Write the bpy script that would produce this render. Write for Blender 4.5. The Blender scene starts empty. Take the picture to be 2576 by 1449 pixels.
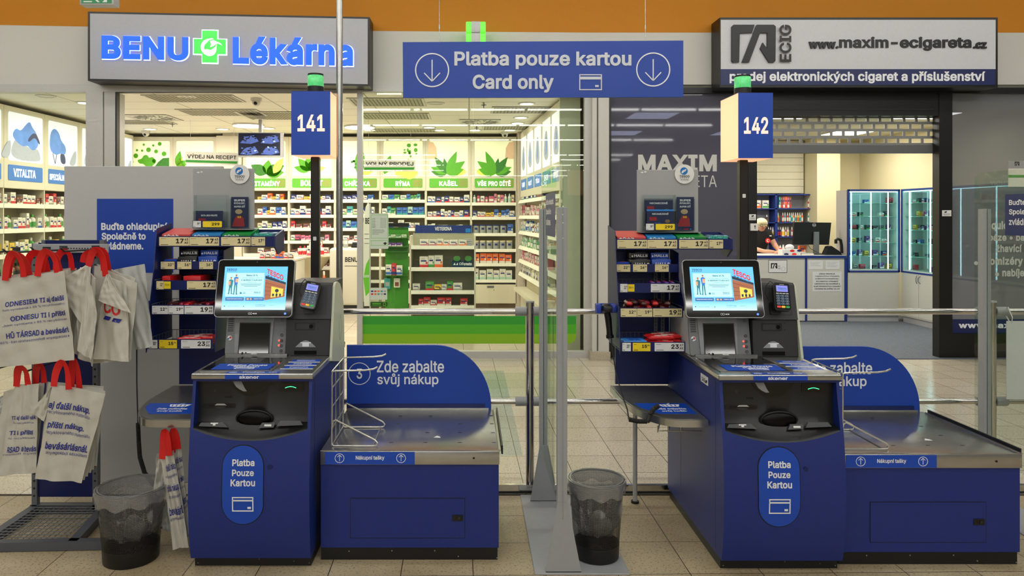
import bpy, bmesh, math, random
from mathutils import Vector, Matrix
from mathutils.geometry import delaunay_2d_cdt
random.seed(7)
PI=math.pi
sc=bpy.context.scene
COL=bpy.context.scene.collection
# ---------------------------------------------------------------- camera model
F=1840.0; CX=1180.0; CY=545.0; H=1.6
def PX(px,Y): return (px-CX)*Y/F
def PZ(py,Y): return H-(py-CY)*Y/F
def YF(py,z=0.0): return F*(H-z)/(py-CY)
cd=bpy.data.cameras.new('camera'); cam=bpy.data.objects.new('camera',cd); COL.objects.link(cam)
cam.location=(0,0,H); cam.rotation_euler=(PI/2,0,0)
cd.sensor_width=36; cd.lens=36*F/2576; cd.shift_x=0.5-CX/2576; cd.shift_y=-(724.5-CY)/2576
cd.clip_end=60
sc.camera=cam
sc.view_settings.view_transform='Standard'; sc.view_settings.look='None'
sc.view_settings.exposure=0.0; sc.view_settings.gamma=1.0
# ---------------------------------------------------------------- materials
def lin(h):
    h=h.lstrip('#'); o=[]
    for i in (0,2,4):
        c=int(h[i:i+2],16)/255
        o.append(c/12.92 if c<=.04045 else ((c+.055)/1.055)**2.4)
    return (*o,1.0)
MATS={}
def mat(name,hexc,rough=.5,metal=0,var=.06,vs=40,bump=0,bs=200,emis=0,emc=None,spec=.5,coat=0):
    if name in MATS: return MATS[name]
    m=bpy.data.materials.new(name); m.use_nodes=True; nt=m.node_tree; N=nt.nodes; L=nt.links
    p=N['Principled BSDF']; c=lin(hexc)
    p.inputs['Roughness'].default_value=rough; p.inputs['Metallic'].default_value=metal
    p.inputs['Specular IOR Level'].default_value=spec
    if coat: p.inputs['Coat Weight'].default_value=coat
    if var>0:
        tc=N.new('ShaderNodeTexCoord'); nz=N.new('ShaderNodeTexNoise'); nz.inputs['Scale'].default_value=vs; nz.inputs['Detail'].default_value=4
        L.new(tc.outputs['Object'],nz.inputs['Vector'])
        mx=N.new('ShaderNodeMix'); mx.data_type='RGBA'
        mx.inputs[6].default_value=(*[x*(1-var) for x in c[:3]],1); mx.inputs[7].default_value=(*[min(1,x*(1+var)) for x in c[:3]],1)
        L.new(nz.outputs['Fac'],mx.inputs[0]); L.new(mx.outputs[2],p.inputs['Base Color'])
        if emis: L.new(mx.outputs[2],p.inputs['Emission Color'])
    else: p.inputs['Base Color'].default_value=c
    if emis:
        p.inputs['Emission Strength'].default_value=emis
        if var<=0 or emc:
            for l in list(p.inputs['Emission Color'].links): L.remove(l)
            p.inputs['Emission Color'].default_value=lin(emc or hexc)
    if bump:
        tc=N.new('ShaderNodeTexCoord'); nz=N.new('ShaderNodeTexNoise'); nz.inputs['Scale'].default_value=bs; nz.inputs['Detail'].default_value=3
        L.new(tc.outputs['Object'],nz.inputs['Vector']); b=N.new('ShaderNodeBump'); b.inputs['Strength'].default_value=bump; b.inputs['Distance'].default_value=.003
        L.new(nz.outputs['Fac'],b.inputs['Height']); L.new(b.outputs['Normal'],p.inputs['Normal'])
    MATS[name]=m; return m
def glass(name,tint='ffffff',refl=1.0,dens=0.0,film='888888',rough=.0):
    """thin sheet: fresnel reflection over see-through, optional tinted film of some density"""
    if name in MATS: return MATS[name]
    m=bpy.data.materials.new(name); m.use_nodes=True; nt=m.node_tree; N=nt.nodes; L=nt.links
    N.clear(); out=N.new('ShaderNodeOutputMaterial')
    tr=N.new('ShaderNodeBsdfTransparent'); tr.inputs[0].default_value=lin(tint)
    gl=N.new('ShaderNodeBsdfGlossy'); gl.inputs['Roughness'].default_value=rough; gl.inputs[0].default_value=(1,1,1,1)
    fr=N.new('ShaderNodeFresnel'); fr.inputs[0].default_value=1.45
    mu=N.new('ShaderNodeMath'); mu.operation='MULTIPLY'; mu.inputs[1].default_value=refl; L.new(fr.outputs[0],mu.inputs[0])
    src=tr.outputs[0]
    if dens>0:
        df=N.new('ShaderNodeBsdfDiffuse'); df.inputs[0].default_value=lin(film)
        a=N.new('ShaderNodeMixShader'); a.inputs[0].default_value=dens; L.new(tr.outputs[0],a.inputs[1]); L.new(df.outputs[0],a.inputs[2]); src=a.outputs[0]
    ge=N.new('ShaderNodeNewGeometry'); iv=N.new('ShaderNodeMath'); iv.operation='SUBTRACT'; iv.inputs[0].default_value=1; L.new(ge.outputs['Backfacing'],iv.inputs[1]); m2_=N.new('ShaderNodeMath'); m2_.operation='MULTIPLY'; L.new(mu.outputs[0],m2_.inputs[0]); L.new(iv.outputs[0],m2_.inputs[1]); mu=m2_
    mx=N.new('ShaderNodeMixShader'); L.new(mu.outputs[0],mx.inputs[0]); L.new(src,mx.inputs[1]); L.new(gl.outputs[0],mx.inputs[2])
    L.new(mx.outputs[0],out.inputs[0]); MATS[name]=m; return m
# ---------------------------------------------------------------- frames
class Fr:
    """a flat working surface: origin, right, up; lifts go along right x up"""
    def __init__(s,O,R,U,cv=None):
        s.O=Vector(O); s.R=Vector(R); s.U=Vector(U); s.N=s.R.cross(s.U).normalized(); s.cv=cv
    def __call__(s,u,v,l=0):
        if s.cv: u,v=s.cv(u,v)
        return s.O+s.R*u+s.U*v+s.N*l
def PF(Y):
    k=Y/F
    return Fr((0,Y,0),(1,0,0),(0,0,1),lambda px,py:((px-CX)*k,H-(py-CY)*k))
def FL(z):   # lying flat at height z, read from the front: u = X, v = Y
    return Fr((0,0,z),(1,0,0),(0,1,0))
# ---------------------------------------------------------------- text cache
_TC={}
FONT=None
try:
    import os
    for _r in ('LOCAL','SYSTEM'):
        _p=os.path.join(bpy.utils.resource_path(_r),'datafiles','fonts','Inter.woff2')
        if os.path.exists(_p): FONT=bpy.data.fonts.load(_p); break
except Exception: FONT=None
def glyph_fill(loops):
    """triangulate closed outlines, keeping what has a non-zero winding number"""
    pts=[];edges=[];seen={}
    for L in loops:
        n=len(L); ids=[]
        for q in L:
            k=(round(q[0],5),round(q[1],5))
            if k not in seen: seen[k]=len(pts); pts.append(Vector(k))
            ids.append(seen[k])
        for a in range(n):
            if ids[a]!=ids[(a+1)%n]: edges.append((ids[a],ids[(a+1)%n]))
    if len(pts)<3: return [],[]
    r=delaunay_2d_cdt(pts,edges,[],0,1e-5)
    V=[(v.x,v.y) for v in r[0]]; F_=[]
    segs=[(L[i],L[(i+1)%len(L)]) for L in loops for i in range(len(L))]
    for t in r[2]:
        cx=sum(V[i][0] for i in t)/len(t); cy=sum(V[i][1] for i in t)/len(t); w=0
        for (x0,y0),(x1,y1) in segs:
            if (y0<=cy)!=(y1<=cy):
                if x0+(cy-y0)/(y1-y0)*(x1-x0)>cx: w+=1 if y1>y0 else -1
        if w:
            A=sum(V[t[i]][0]*V[t[(i+1)%len(t)]][1]-V[t[(i+1)%len(t)]][0]*V[t[i]][1] for i in range(len(t)))
            F_.append(tuple(t) if A>0 else tuple(reversed(t)))
    return V,F_
def tmesh(s,bold,res):
    k=(s,bold,res)
    if k in _TC: return _TC[k]
    c=bpy.data.curves.new('lettering','FONT'); c.body=s; c.resolution_u=res; c.offset=0; c.fill_mode='NONE'; c.space_character=1.07 if bold>=.045 else 1.0+bold*.8
    if FONT: c.font=FONT
    o=bpy.data.objects.new('lettering',c); COL.objects.link(o)
    dg=bpy.context.evaluated_depsgraph_get(); dg.update()
    me=bpy.data.meshes.new_from_object(o.evaluated_get(dg))
    co=[(a.co.x,a.co.y) for a in me.vertices]; nxt={}
    adj={}
    for e in me.edges: a,b=e.vertices; adj.setdefault(a,[]).append(b); adj.setdefault(b,[]).append(a)
    bpy.data.objects.remove(o); bpy.data.curves.remove(c); bpy.data.meshes.remove(me)
    loops=[];done=set()
    for i in range(len(co)):
        if i in done or i not in adj: continue
        L=[i];done.add(i);cur=i
        while True:
            nx=[q for q in sorted(adj[cur]) if q not in done]
            if not nx: break
            cur=nx[0] if cur+1 not in nx else cur+1
            done.add(cur);L.append(cur)
        if len(L)>2: loops.append([co[q] for q in L])
    if bold>0 and loops:
        area_=lambda L:sum(L[i][0]*L[(i+1)%len(L)][1]-L[(i+1)%len(L)][0]*L[i][1] for i in range(len(L)))
        sg_=1 if sum(area_(L) for L in loops)>0 else -1; off=.025*(bold/.02)**.4; nl=[]
        for L in loops:
            L=[q for i,q in enumerate(L) if (q[0]-L[i-1][0])**2+(q[1]-L[i-1][1])**2>1e-10]; n=len(L); M=[]
            if n<3: continue
            for i in range(n):
                ax,ay=L[i][0]-L[i-1][0],L[i][1]-L[i-1][1]; bx_,by_=L[(i+1)%n][0]-L[i][0],L[(i+1)%n][1]-L[i][1]
                la=math.hypot(ax,ay) or 1; lb=math.hypot(bx_,by_) or 1; nx,ny=(ay/la+by_/lb)*sg_,-(ax/la+bx_/lb)*sg_; q=(nx*nx+ny*ny)/2
                k_=off/max(q,.5); M.append((L[i][0]+nx*k_,L[i][1]+ny*k_))
            nl.append(M)
        loops=nl
    # group loops whose x ranges overlap
    box=sorted([(min(p[0] for p in L),max(p[0] for p in L),L) for L in loops],key=lambda t:t[0]); groups=[];end=-1e9
    for a,b_,L in box:
        if a<end: groups[-1].append(L); end=max(end,b_)
        else: groups.append([L]); end=b_
    v=[];f=[]
    for g in groups:
        V,F_=glyph_fill(g); n=len(v); v+=V; f+=[tuple(q+n for q in t) for t in F_]
    used=sorted({q for t in f for q in t}); rm={q:i for i,q in enumerate(used)}; v=[v[q] for q in used]; f=[tuple(rm[q] for q in t) for t in f]
    xs=[a[0] for a in v] or [0,1]; ys=[a[1] for a in v] or [0,1]
    x0,x1,y0,y1=min(xs),max(xs),min(ys),max(ys)
    v=[((a[0]-x0)/max(x1-x0,1e-6),(a[1]-y0)/max(y1-y0,1e-6)) for a in v]
    _TC[k]=(v,f); return _TC[k]
# ---------------------------------------------------------------- mesh builder
class MB:
    def __init__(s): s.v=[];s.f=[];s.m=[];s.ms=[];s.uv={}
    def mi(s,m):
        if m not in s.ms: s.ms.append(m)
        return s.ms.index(m)
    def add(s,vs,fs,m,uvs=None):
        o=len(s.v); k=s.mi(m); s.v.extend([tuple(x) for x in vs])
        for i,f in enumerate(fs):
            s.f.append(tuple(a+o for a in f)); s.m.append(k)
            if uvs: s.uv[len(s.f)-1]=uvs[i]
        return s
    def hexa(s,p,m):  # p: bottom 4 ccw, top 4 ccw
        return s.add(p,[(3,2,1,0),(4,5,6,7),(0,1,5,4),(1,2,6,5),(2,3,7,6),(3,0,4,7)],m)
    def box(s,x0,x1,y0,y1,z0,z1,m,bev=0,seg=2):
        if x0>x1:x0,x1=x1,x0
        if y0>y1:y0,y1=y1,y0
        if z0>z1:z0,z1=z1,z0
        if bev<=0:
            return s.hexa([(x0,y0,z0),(x1,y0,z0),(x1,y1,z0),(x0,y1,z0),(x0,y0,z1),(x1,y0,z1),(x1,y1,z1),(x0,y1,z1)],m)
        bm=bmesh.new(); bmesh.ops.create_cube(bm,size=1)
        for v in bm.verts: v.co=((x0+x1)/2+v.co.x*(x1-x0),(y0+y1)/2+v.co.y*(y1-y0),(z0+z1)/2+v.co.z*(z1-z0))
        bev=min(bev,.49*min(x1-x0,y1-y0,z1-z0))
        bmesh.ops.bevel(bm,geom=list(bm.edges),offset=bev,segments=seg,affect='EDGES',profile=.5)
        return s.bm(bm,m)
    def bm(s,bm,m):
        bm.verts.index_update(); s.add([v.co for v in bm.verts],[[v.index for v in f.verts] for f in bm.faces],m); bm.free(); return s
    def extr(s,pts,ax,a0,a1,m):
        """extrude a polygon along an axis; pts are (y,z) for x, (x,z) for y, (x,y) for z"""
        def P(p,a): return (a,p[0],p[1]) if ax=='x' else ((p[0],a,p[1]) if ax=='y' else (p[0],p[1],a))
        n=len(pts); A=sum(pts[i][0]*pts[(i+1)%n][1]-pts[(i+1)%n][0]*pts[i][1] for i in range(n))
        flip=(A<0)!=(ax=='y')
        v=[P(p,min(a0,a1)) for p in pts]+[P(p,max(a0,a1)) for p in pts]
        f=[tuple(range(n-1,-1,-1)),tuple(range(n,2*n))]+[(i,(i+1)%n,n+(i+1)%n,n+i) for i in range(n)]
        if flip: f=[tuple(reversed(q)) for q in f]
        return s.add(v,f,m)
    def cyl(s,p0,p1,r,m,n=16,r1=None,cap=True):
        p0=Vector(p0);p1=Vector(p1); d=(p1-p0).normalized(); a=d.orthogonal().normalized(); b=d.cross(a); r1=r if r1 is None else r1
        v=[];f=[]
        for p,rr in ((p0,r),(p1,r1)):
            for i in range(n):
                t=2*PI*i/n; v.append(p+(a*math.cos(t)+b*math.sin(t))*rr)
        f=[(i,(i+1)%n,n+(i+1)%n,n+i) for i in range(n)]
        if cap: f+= [tuple(range(n-1,-1,-1)),tuple(range(n,2*n))]
        return s.add(v,f,m)
    def tube(s,pts,r,m,n=8,closed=False,rs=None):
        pts=[Vector(p) for p in pts]; k=len(pts); v=[]; f=[]
        tang=[]
        for i in range(k):
            a=pts[(i-1)%k] if (i>0 or closed) else pts[i]; b=pts[(i+1)%k] if (i<k-1 or closed) else pts[i]
            tang.append((b-a).normalized())
        nrm=tang[0].orthogonal().normalized()
        for i in range(k):
            nrm=(nrm-tang[i]*nrm.dot(tang[i])); nrm=nrm.normalized() if nrm.length>1e-6 else tang[i].orthogonal().normalized()
            bi=tang[i].cross(nrm); rr=rs[i] if rs else r
            for j in range(n):
                t=2*PI*j/n; v.append(pts[i]+(nrm*math.cos(t)+bi*math.sin(t))*rr)
        for i in range(k if closed else k-1):
            for j in range(n):
                a=i*n+j;b=i*n+(j+1)%n;c=((i+1)%k)*n+(j+1)%n;d=((i+1)%k)*n+j; f.append((a,b,c,d))
        if not closed: f+=[tuple(range(n-1,-1,-1)),tuple(range((k-1)*n,k*n))]
        return s.add(v,f,m)
    def ribbon(s,pts,wv,w,m,th=.0015):
        """flat strap along pts, width along wv"""
        pts=[Vector(p) for p in pts]; wv=Vector(wv).normalized(); k=len(pts); v=[];f=[]
        for i in range(k):
            t=(pts[min(i+1,k-1)]-pts[max(i-1,0)]).normalized(); W=(wv-t*wv.dot(t)); W=W.normalized() if W.length>1e-4 else wv; nn=t.cross(W)
            for a,b in ((-1,-1),(1,-1),(1,1),(-1,1)): v.append(pts[i]+W*(a*w/2)+nn*(b*th/2))
        for i in range(k-1):
            for j in range(4): f.append((i*4+j,i*4+(j+1)%4,i*4+4+(j+1)%4,i*4+4+j))
        f+=[(3,2,1,0),tuple((k-1)*4+j for j in range(4))]
        return s.add(v,f,m)
    def lathe(s,prof,c,m,n=24,sx=1,sy=1,uv=False):
        v=[];f=[];uvs=[];k=len(prof); cx,cy,cz=c
        for r,z in prof:
            for i in range(n):
                t=2*PI*i/n; v.append((cx+math.cos(t)*r*sx,cy+math.sin(t)*r*sy,cz+z))
        for a in range(k-1):
            for i in range(n):
                j=(i+1)%n; f.append((a*n+i,a*n+j,(a+1)*n+j,(a+1)*n+i))
                uvs.append([(i/n,a/(k-1)),((i+1)/n,a/(k-1)),((i+1)/n,(a+1)/(k-1)),(i/n,(a+1)/(k-1))])
        return s.add(v,f,m,uvs if uv else None)
    def ball(s,c,r,m,n=14,k=9):
        if not hasattr(r,'__len__'): r=(r,r,r)
        v=[];f=[]
        for a in range(1,k):
            ph=PI*a/k
            for i in range(n):
                t=2*PI*i/n; v.append((c[0]+r[0]*math.sin(ph)*math.cos(t),c[1]+r[1]*math.sin(ph)*math.sin(t),c[2]-r[2]*math.cos(ph)))
        v.append((c[0],c[1],c[2]-r[2])); v.append((c[0],c[1],c[2]+r[2])); B=len(v)-2;T=B+1
        for a in range(k-2):
            for i in range(n): j=(i+1)%n; f.append((a*n+i,a*n+j,(a+1)*n+j,(a+1)*n+i))
        for i in range(n): j=(i+1)%n; f.append((B,j,i)); f.append((T,(k-2)*n+i,(k-2)*n+j))
        return s.add(v,f,m)
    # ---- shapes on a frame
    def poly(s,fr,pts,m,l0=.0,l1=.002):
        n=len(pts); A=sum(pts[i][0]*pts[(i+1)%n][1]-pts[(i+1)%n][0]*pts[i][1] for i in range(n))
        v=[fr(p[0],p[1],l0) for p in pts]+[fr(p[0],p[1],l1) for p in pts]
        f=[tuple(range(n-1,-1,-1)),tuple(range(n,2*n))]+[(i,(i+1)%n,n+(i+1)%n,n+i) for i in range(n)]
        if (A<0)!=bool(getattr(fr,'cv',None)): f=[tuple(reversed(q)) for q in f]
        return s.add(v,f,m)
    def rect(s,fr,u0,u1,v0,v1,m,l0=0,l1=.002,r=0,n=5):
        if u0>u1:u0,u1=u1,u0
        if v0>v1:v0,v1=v1,v0
        if r<=0: return s.poly(fr,[(u0,v0),(u1,v0),(u1,v1),(u0,v1)],m,l0,l1)
        r=min(r,(u1-u0)/2-1e-6,(v1-v0)/2-1e-6); pts=[]
        for cx,cy,a in ((u1-r,v0+r,-90),(u1-r,v1-r,0),(u0+r,v1-r,90),(u0+r,v0+r,180)):
            for i in range(n+1): t=math.radians(a+90*i/n); pts.append((cx+r*math.cos(t),cy+r*math.sin(t)))
        return s.poly(fr,pts,m,l0,l1)
    def disc(s,fr,cu,cv,ru,rv,m,l0=0,l1=.002,n=24):
        return s.poly(fr,[(cu+ru*math.cos(2*PI*i/n),cv+rv*math.sin(2*PI*i/n)) for i in range(n)],m,l0,l1)
    def ring(s,fr,cu,cv,ro,w,m,l0=0,l1=.002,n=32,asp=1):
        v=[];f=[]
        for l in (l0,l1):
            for r in (ro,ro-w):
                for i in range(n): t=2*PI*i/n; v.append(fr(cu+r*math.cos(t),cv+r*asp*math.sin(t),l))
        for i in range(n):
            j=(i+1)%n; f+=[(2*n+i,2*n+j,3*n+j,3*n+i),(i,j,2*n+j,2*n+i),(n+j,n+i,3*n+i,3*n+j),(j,i,n+i,n+j)]
        if getattr(fr,'cv',None): f=[tuple(reversed(q)) for q in f]
        return s.add(v,f,m)
    def line(s,fr,a,b,w,m,l0=0,l1=.002):
        a=Vector(a);b=Vector(b); d=(b-a).normalized(); p=Vector((-d.y,d.x))*w/2
        return s.poly(fr,[tuple(a-p),tuple(b-p),tuple(b+p),tuple(a+p)],m,l0,l1)
    def frame(s,fr,u0,u1,v0,v1,w,m,l0=0,l1=.002):
        if u0>u1:u0,u1=u1,u0
        if v0>v1:v0,v1=v1,v0
        for q in ((u0,u1,v0,v0+w),(u0,u1,v1-w,v1),(u0,u0+w,v0+w,v1-w),(u1-w,u1,v0+w,v1-w)): s.rect(fr,*q,m,l0,l1)
        return s
    def text(s,fr,body,u0,u1,vb,vt,m,bold=0,l=.0025,th=0,res=3,flip=False,slant=0):
        """lettering stretched between the given left/right and bottom/top bounds"""
        vv,ff=tmesh(body,bold,res); P=[]
        for a,b in vv: P.append(fr(u0+(u1-u0)*a,vb+(vt-vb)*b+slant*a,l+th))
        s.add(P,[tuple(q) for q in ff],m)
        if th>0:
            n=len(P); Q=[p-fr.N*th for p in P]; ed={}
            for q in ff:
                for i in range(len(q)):
                    e=(q[i],q[(i+1)%len(q)]); 
                    if (e[1],e[0]) in ed: del ed[(e[1],e[0])]
                    else: ed[e]=1
            s.add(P+Q,[(b,a,a+n,b+n) for a,b in ed],m)
        return s
    def mesh(s,name,org=(0,0,0)):
        me=bpy.data.meshes.new(name); ox,oy,oz=org
        me.from_pydata([(x-ox,y-oy,z-oz) for x,y,z in s.v],[],s.f)
        for m in s.ms: me.materials.append(m)
        me.polygons.foreach_set('material_index',s.m)
        me.polygons.foreach_set('use_smooth',[True]*len(s.f))
        if s.uv:
            ul=me.uv_layers.new(name='map')
            for pi,c in s.uv.items():
                for k,li in enumerate(me.polygons[pi].loop_indices): ul.data[li].uv=c[k]
        me.update(); me.set_sharp_from_angle(angle=math.radians(32)); return me
    def build(s,name,parent=None,org=(0,0,0),label=None):
        o=bpy.data.objects.new(name,s.mesh(name,org)); COL.objects.link(o)
        if parent is not None: o.parent=parent
        else: o.location=org
        if label: o['label']=label
        return o
def tag(o,label=None,cat=None,group=None,kind=None):
    if label: o['label']=label
    if cat: o['category']=cat
    if group: o['group']=group
    if kind: o['kind']=kind
    return o
class Thing:
    """an Empty at the base of a thing; parts are given in world coordinates unless local"""
    def __init__(s,name,label,cat,loc,group=None,rz=0,local=False):
        s.o=bpy.data.objects.new(name,None); COL.objects.link(s.o); s.o.location=loc; s.o.rotation_euler=(0,0,rz); s.o.empty_display_size=.1
        tag(s.o,label,cat,group); s.org=(0,0,0) if local else tuple(loc)
    def part(s,name,mb,parent=None,label=None): return mb.build(name,parent or s.o,s.org,label)
def solo(name,mb,label,cat,group=None,loc=None):
    if loc is None:
        xs=[p[0] for p in mb.v];ys=[p[1] for p in mb.v];zs=[p[2] for p in mb.v]
        loc=((min(xs)+max(xs))/2,(min(ys)+max(ys))/2,min(zs))
    return tag(mb.build(name,None,loc),label,cat,group)
def struct(name,mb,parent=None,label=None):
    o=mb.build(name,parent); 
    if parent is None: o['kind']='structure'
    if label: o['label']=label
    return o
def dup(root,loc,label=None,group=None,rot=None):
    r=root.copy(); COL.objects.link(r); r.location=loc
    if rot is not None: r.rotation_euler=rot
    if label: r['label']=label
    if group: r['group']=group
    for ch in list(root.children):
        c=ch.copy(); COL.objects.link(c); c.parent=r
        for g in list(ch.children):
            d=g.copy(); COL.objects.link(d); d.parent=c
    return r
def smooth(P,it=3):
    for _ in range(it):
        Q=[]
        for i in range(len(P)): a,b_=P[i],P[(i+1)%len(P)]; Q+= [(a[0]*.75+b_[0]*.25,a[1]*.75+b_[1]*.25),(a[0]*.25+b_[0]*.75,a[1]*.25+b_[1]*.75)]
        P=Q
    return P
ORD=['first','second','third','fourth','fifth','sixth','seventh','eighth','ninth','tenth','eleventh','twelfth','thirteenth','fourteenth','fifteenth','sixteenth','seventeenth','eighteenth','nineteenth','twentieth','twenty-first','twenty-second','twenty-third','twenty-fourth']
# ---------------------------------------------------------------- palette
white=mat('white_laminate','d8d5cc',.45); wallw=mat('white_wall_paint','cbc9c2',.7,bump=.2,bs=300,var=.03)
orange=mat('orange_wall_paint','c27c00',.7,bump=.25,bs=250,var=.05)
blk=mat('black_plastic','0c0c0d',.45); blkg=mat('black_gloss','050506',.12); dgrey=mat('dark_grey_plastic','2b2c2e',.5,bump=.15,bs=500)
alu=mat('painted_aluminium','b3b3b3',.4,.2); steel=mat('brushed_steel','b2b2b0',.22,.9,var=.12,vs=15); chrome=mat('polished_steel','c9c7c4',.12,1.0,var=.02)
galv=mat('grey_powder_coat','6d7076',.5,.3,bump=.1); lgrey=mat('light_grey_powder','9fa1a4',.5,.1)
kblue=mat('textured_blue_paint','0a2778',.42,bump=.35,bs=900,var=.14,vs=60); dblue=mat('dark_blue_metal','0b1c5c',.38,.1,var=.1)
sblue=mat('sign_blue','0a46b4',.42,var=.04); tblue=mat('panel_blue','0a3da2',.5,var=.04); navy=mat('navy_film','1a2458',.4)
wlet=mat('white_lettering','e9ebee',.5,var=0); blet=mat('black_lettering','111111',.5,var=0); bluelet=mat('blue_print','1f2b86',.6,var=0)
cream=mat('price_card_cream','e2d4a2',.6); pcw=mat('price_card_white','e6e6e4',.6); yel=mat('price_card_yellow','f2d41c',.6)
red=mat('red_plastic','d41616',.45); bag=mat('white_bag_film','c4c1b6',.5,var=.08,vs=12,bump=.9,bs=22); bagc=mat('frosted_bag_film','b9bcb8',.5,var=.08)
rubber=mat('black_rubber','141414',.6); green=mat('leaf_green','5aa82a',.6); dgreen=mat('dark_leaf_green','2e6b1e',.6)
clear=glass('clear_acrylic','f4f8f8',1.0)
# ================================================================ floor, walls, ceilings
def floor_mat():
    m=bpy.data.materials.new('terrazzo_tiles'); m.use_nodes=True; nt=m.node_tree; N=nt.nodes; L=nt.links; p=N['Principled BSDF']
    tc=N.new('ShaderNodeTexCoord'); mp=N.new('ShaderNodeMapping'); mp.inputs['Rotation'].default_value=(0,0,math.radians(-.9)); mp.inputs['Location'].default_value=(-.07,-.02,0)
    L.new(tc.outputs['Object'],mp.inputs['Vector'])
    br=N.new('ShaderNodeTexBrick'); br.offset=0; br.squash=1; br.inputs['Scale'].default_value=1; br.inputs['Brick Width'].default_value=.324; br.inputs['Row Height'].default_value=.324
    br.inputs['Mortar Size'].default_value=.0021; br.inputs['Mortar Smooth'].default_value=.1
    br.inputs['Color1'].default_value=lin('d3c9b6'); br.inputs['Color2'].default_value=lin('c8bda8'); br.inputs['Mortar'].default_value=lin('40382c')
    L.new(mp.outputs[0],br.inputs['Vector'])
    # speckles of dark and light stone
    nz=N.new('ShaderNodeTexNoise'); nz.inputs['Scale'].default_value=95; nz.inputs['Detail'].default_value=2; L.new(mp.outputs[0],nz.inputs['Vector'])
    r1=N.new('ShaderNodeValToRGB'); r1.color_ramp.elements[0].position=.57; r1.color_ramp.elements[1].position=.64; L.new(nz.outputs['Fac'],r1.inputs[0])
    n2=N.new('ShaderNodeTexNoise'); n2.inputs['Scale'].default_value=55; n2.inputs['Detail'].default_value=3; L.new(mp.outputs[0],n2.inputs['Vector'])
    m1=N.new('ShaderNodeMix'); m1.data_type='RGBA'; m1.blend_type='MULTIPLY'; m1.inputs[7].default_value=(.42,.38,.32,1)
    sca=N.new('ShaderNodeMath'); sca.operation='MULTIPLY'; sca.inputs[1].default_value=.75; L.new(r1.outputs[0],sca.inputs[0]); L.new(sca.outputs[0],m1.inputs[0]); L.new(br.outputs['Color'],m1.inputs[6])
    # worn, browner tiles on the checkout side; pale blue strip of tiles in the mall
    sx=N.new('ShaderNodeSeparateXYZ'); L.new(tc.outputs['Object'],sx.inputs[0])
    def rng(sock,a,b):
        g=N.new('ShaderNodeMath'); g.operation='GREATER_THAN'; g.inputs[1].default_value=a; L.new(sock,g.inputs[0])
        l=N.new('ShaderNodeMath'); l.operation='LESS_THAN'; l.inputs[1].default_value=b; L.new(sock,l.inputs[0])
        q=N.new('ShaderNodeMath'); q.operation='MULTIPLY'; L.new(g.outputs[0],q.inputs[0]); L.new(l.outputs[0],q.inputs[1]); return q.outputs[0]
    front=rng(sx.outputs[1],-20,4.19)
    n3=N.new('ShaderNodeTexNoise'); n3.inputs['Scale'].default_value=2.2; n3.inputs['Detail'].default_value=6; L.new(tc.outputs['Object'],n3.inputs['Vector'])
    r3=N.new('ShaderNodeValToRGB'); r3.color_ramp.elements[0].position=.35; r3.color_ramp.elements[1].position=.75; r3.color_ramp.elements[0].color=(.80,.74,.62,1); r3.color_ramp.elements[1].color=(.50,.42,.30,1)
    L.new(n3.outputs['Fac'],r3.inputs[0])
    m2=N.new('ShaderNodeMix'); m2.data_type='RGBA'; m2.blend_type='MULTIPLY'; L.new(front,m2.inputs[0]); L.new(m1.outputs[2],m2.inputs[6]); L.new(r3.outputs[0],m2.inputs[7])
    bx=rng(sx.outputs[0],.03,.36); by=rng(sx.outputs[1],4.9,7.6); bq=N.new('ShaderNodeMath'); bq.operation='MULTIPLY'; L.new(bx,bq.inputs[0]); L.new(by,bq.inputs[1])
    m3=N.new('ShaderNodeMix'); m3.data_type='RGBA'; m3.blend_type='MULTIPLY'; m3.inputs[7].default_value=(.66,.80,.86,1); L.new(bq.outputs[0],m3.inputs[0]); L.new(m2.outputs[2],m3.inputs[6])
    L.new(m3.outputs[2],p.inputs['Base Color'])
    rr=N.new('ShaderNodeMapRange'); rr.inputs[3].default_value=.16; rr.inputs[4].default_value=.42; L.new(front,rr.inputs[0]); L.new(rr.outputs[0],p.inputs['Roughness'])
    bp=N.new('ShaderNodeBump'); bp.inputs['Strength'].default_value=.4; bp.inputs['Distance'].default_value=.002; bp.invert=True; L.new(br.outputs['Fac'],bp.inputs['Height']); L.new(bp.outputs[0],p.inputs['Normal'])
    return m
WY=8.3                      # front plane of the shops
fm=floor_mat()
b=MB(); b.box(-9,9,-40,13.4,-.1,0,fm); struct('floor',b)
def carpet_mat():
    m=mat('grey_carpet','4c525a',.95,var=.0)
    nt=m.node_tree; N=nt.nodes; L=nt.links; p=N['Principled BSDF']; tc=N.new('ShaderNodeTexCoord'); nz=N.new('ShaderNodeTexNoise'); nz.inputs['Scale'].default_value=220; nz.inputs['Detail'].default_value=3
    L.new(tc.outputs['Object'],nz.inputs['Vector']); r=N.new('ShaderNodeValToRGB'); r.color_ramp.elements[0].position=.38; r.color_ramp.elements[1].position=.64; r.color_ramp.elements[0].color=lin('33383f'); r.color_ramp.elements[1].color=lin('7b828c')
    L.new(nz.outputs['Fac'],r.inputs[0]); L.new(r.outputs[0],p.inputs['Base Color']); return m
b=MB(); b.box(1.6,8.9,WY-.1,13,.0005,.008,carpet_mat()); struct('floor_carpet',b)
hall_c=mat('hall_ceiling_paint','b8b8b4',.8)
b=MB(); b.box(-9,9,-40,WY+.2,4.8,4.9,hall_c); struct('ceiling',b)
hw=mat('hall_wall_paint','8d8c88',.8)
b=MB(); b.box(-9.1,-9,-40,13.4,0,4.8,hw); struct('wall_left',b)
b=MB(); b.box(9,9.1,-40,13.4,0,4.8,hw); struct('wall_right',b)
b=MB(); b.box(-9,9,-40.1,-40,0,4.8,hw); struct('wall_rear',b)
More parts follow.
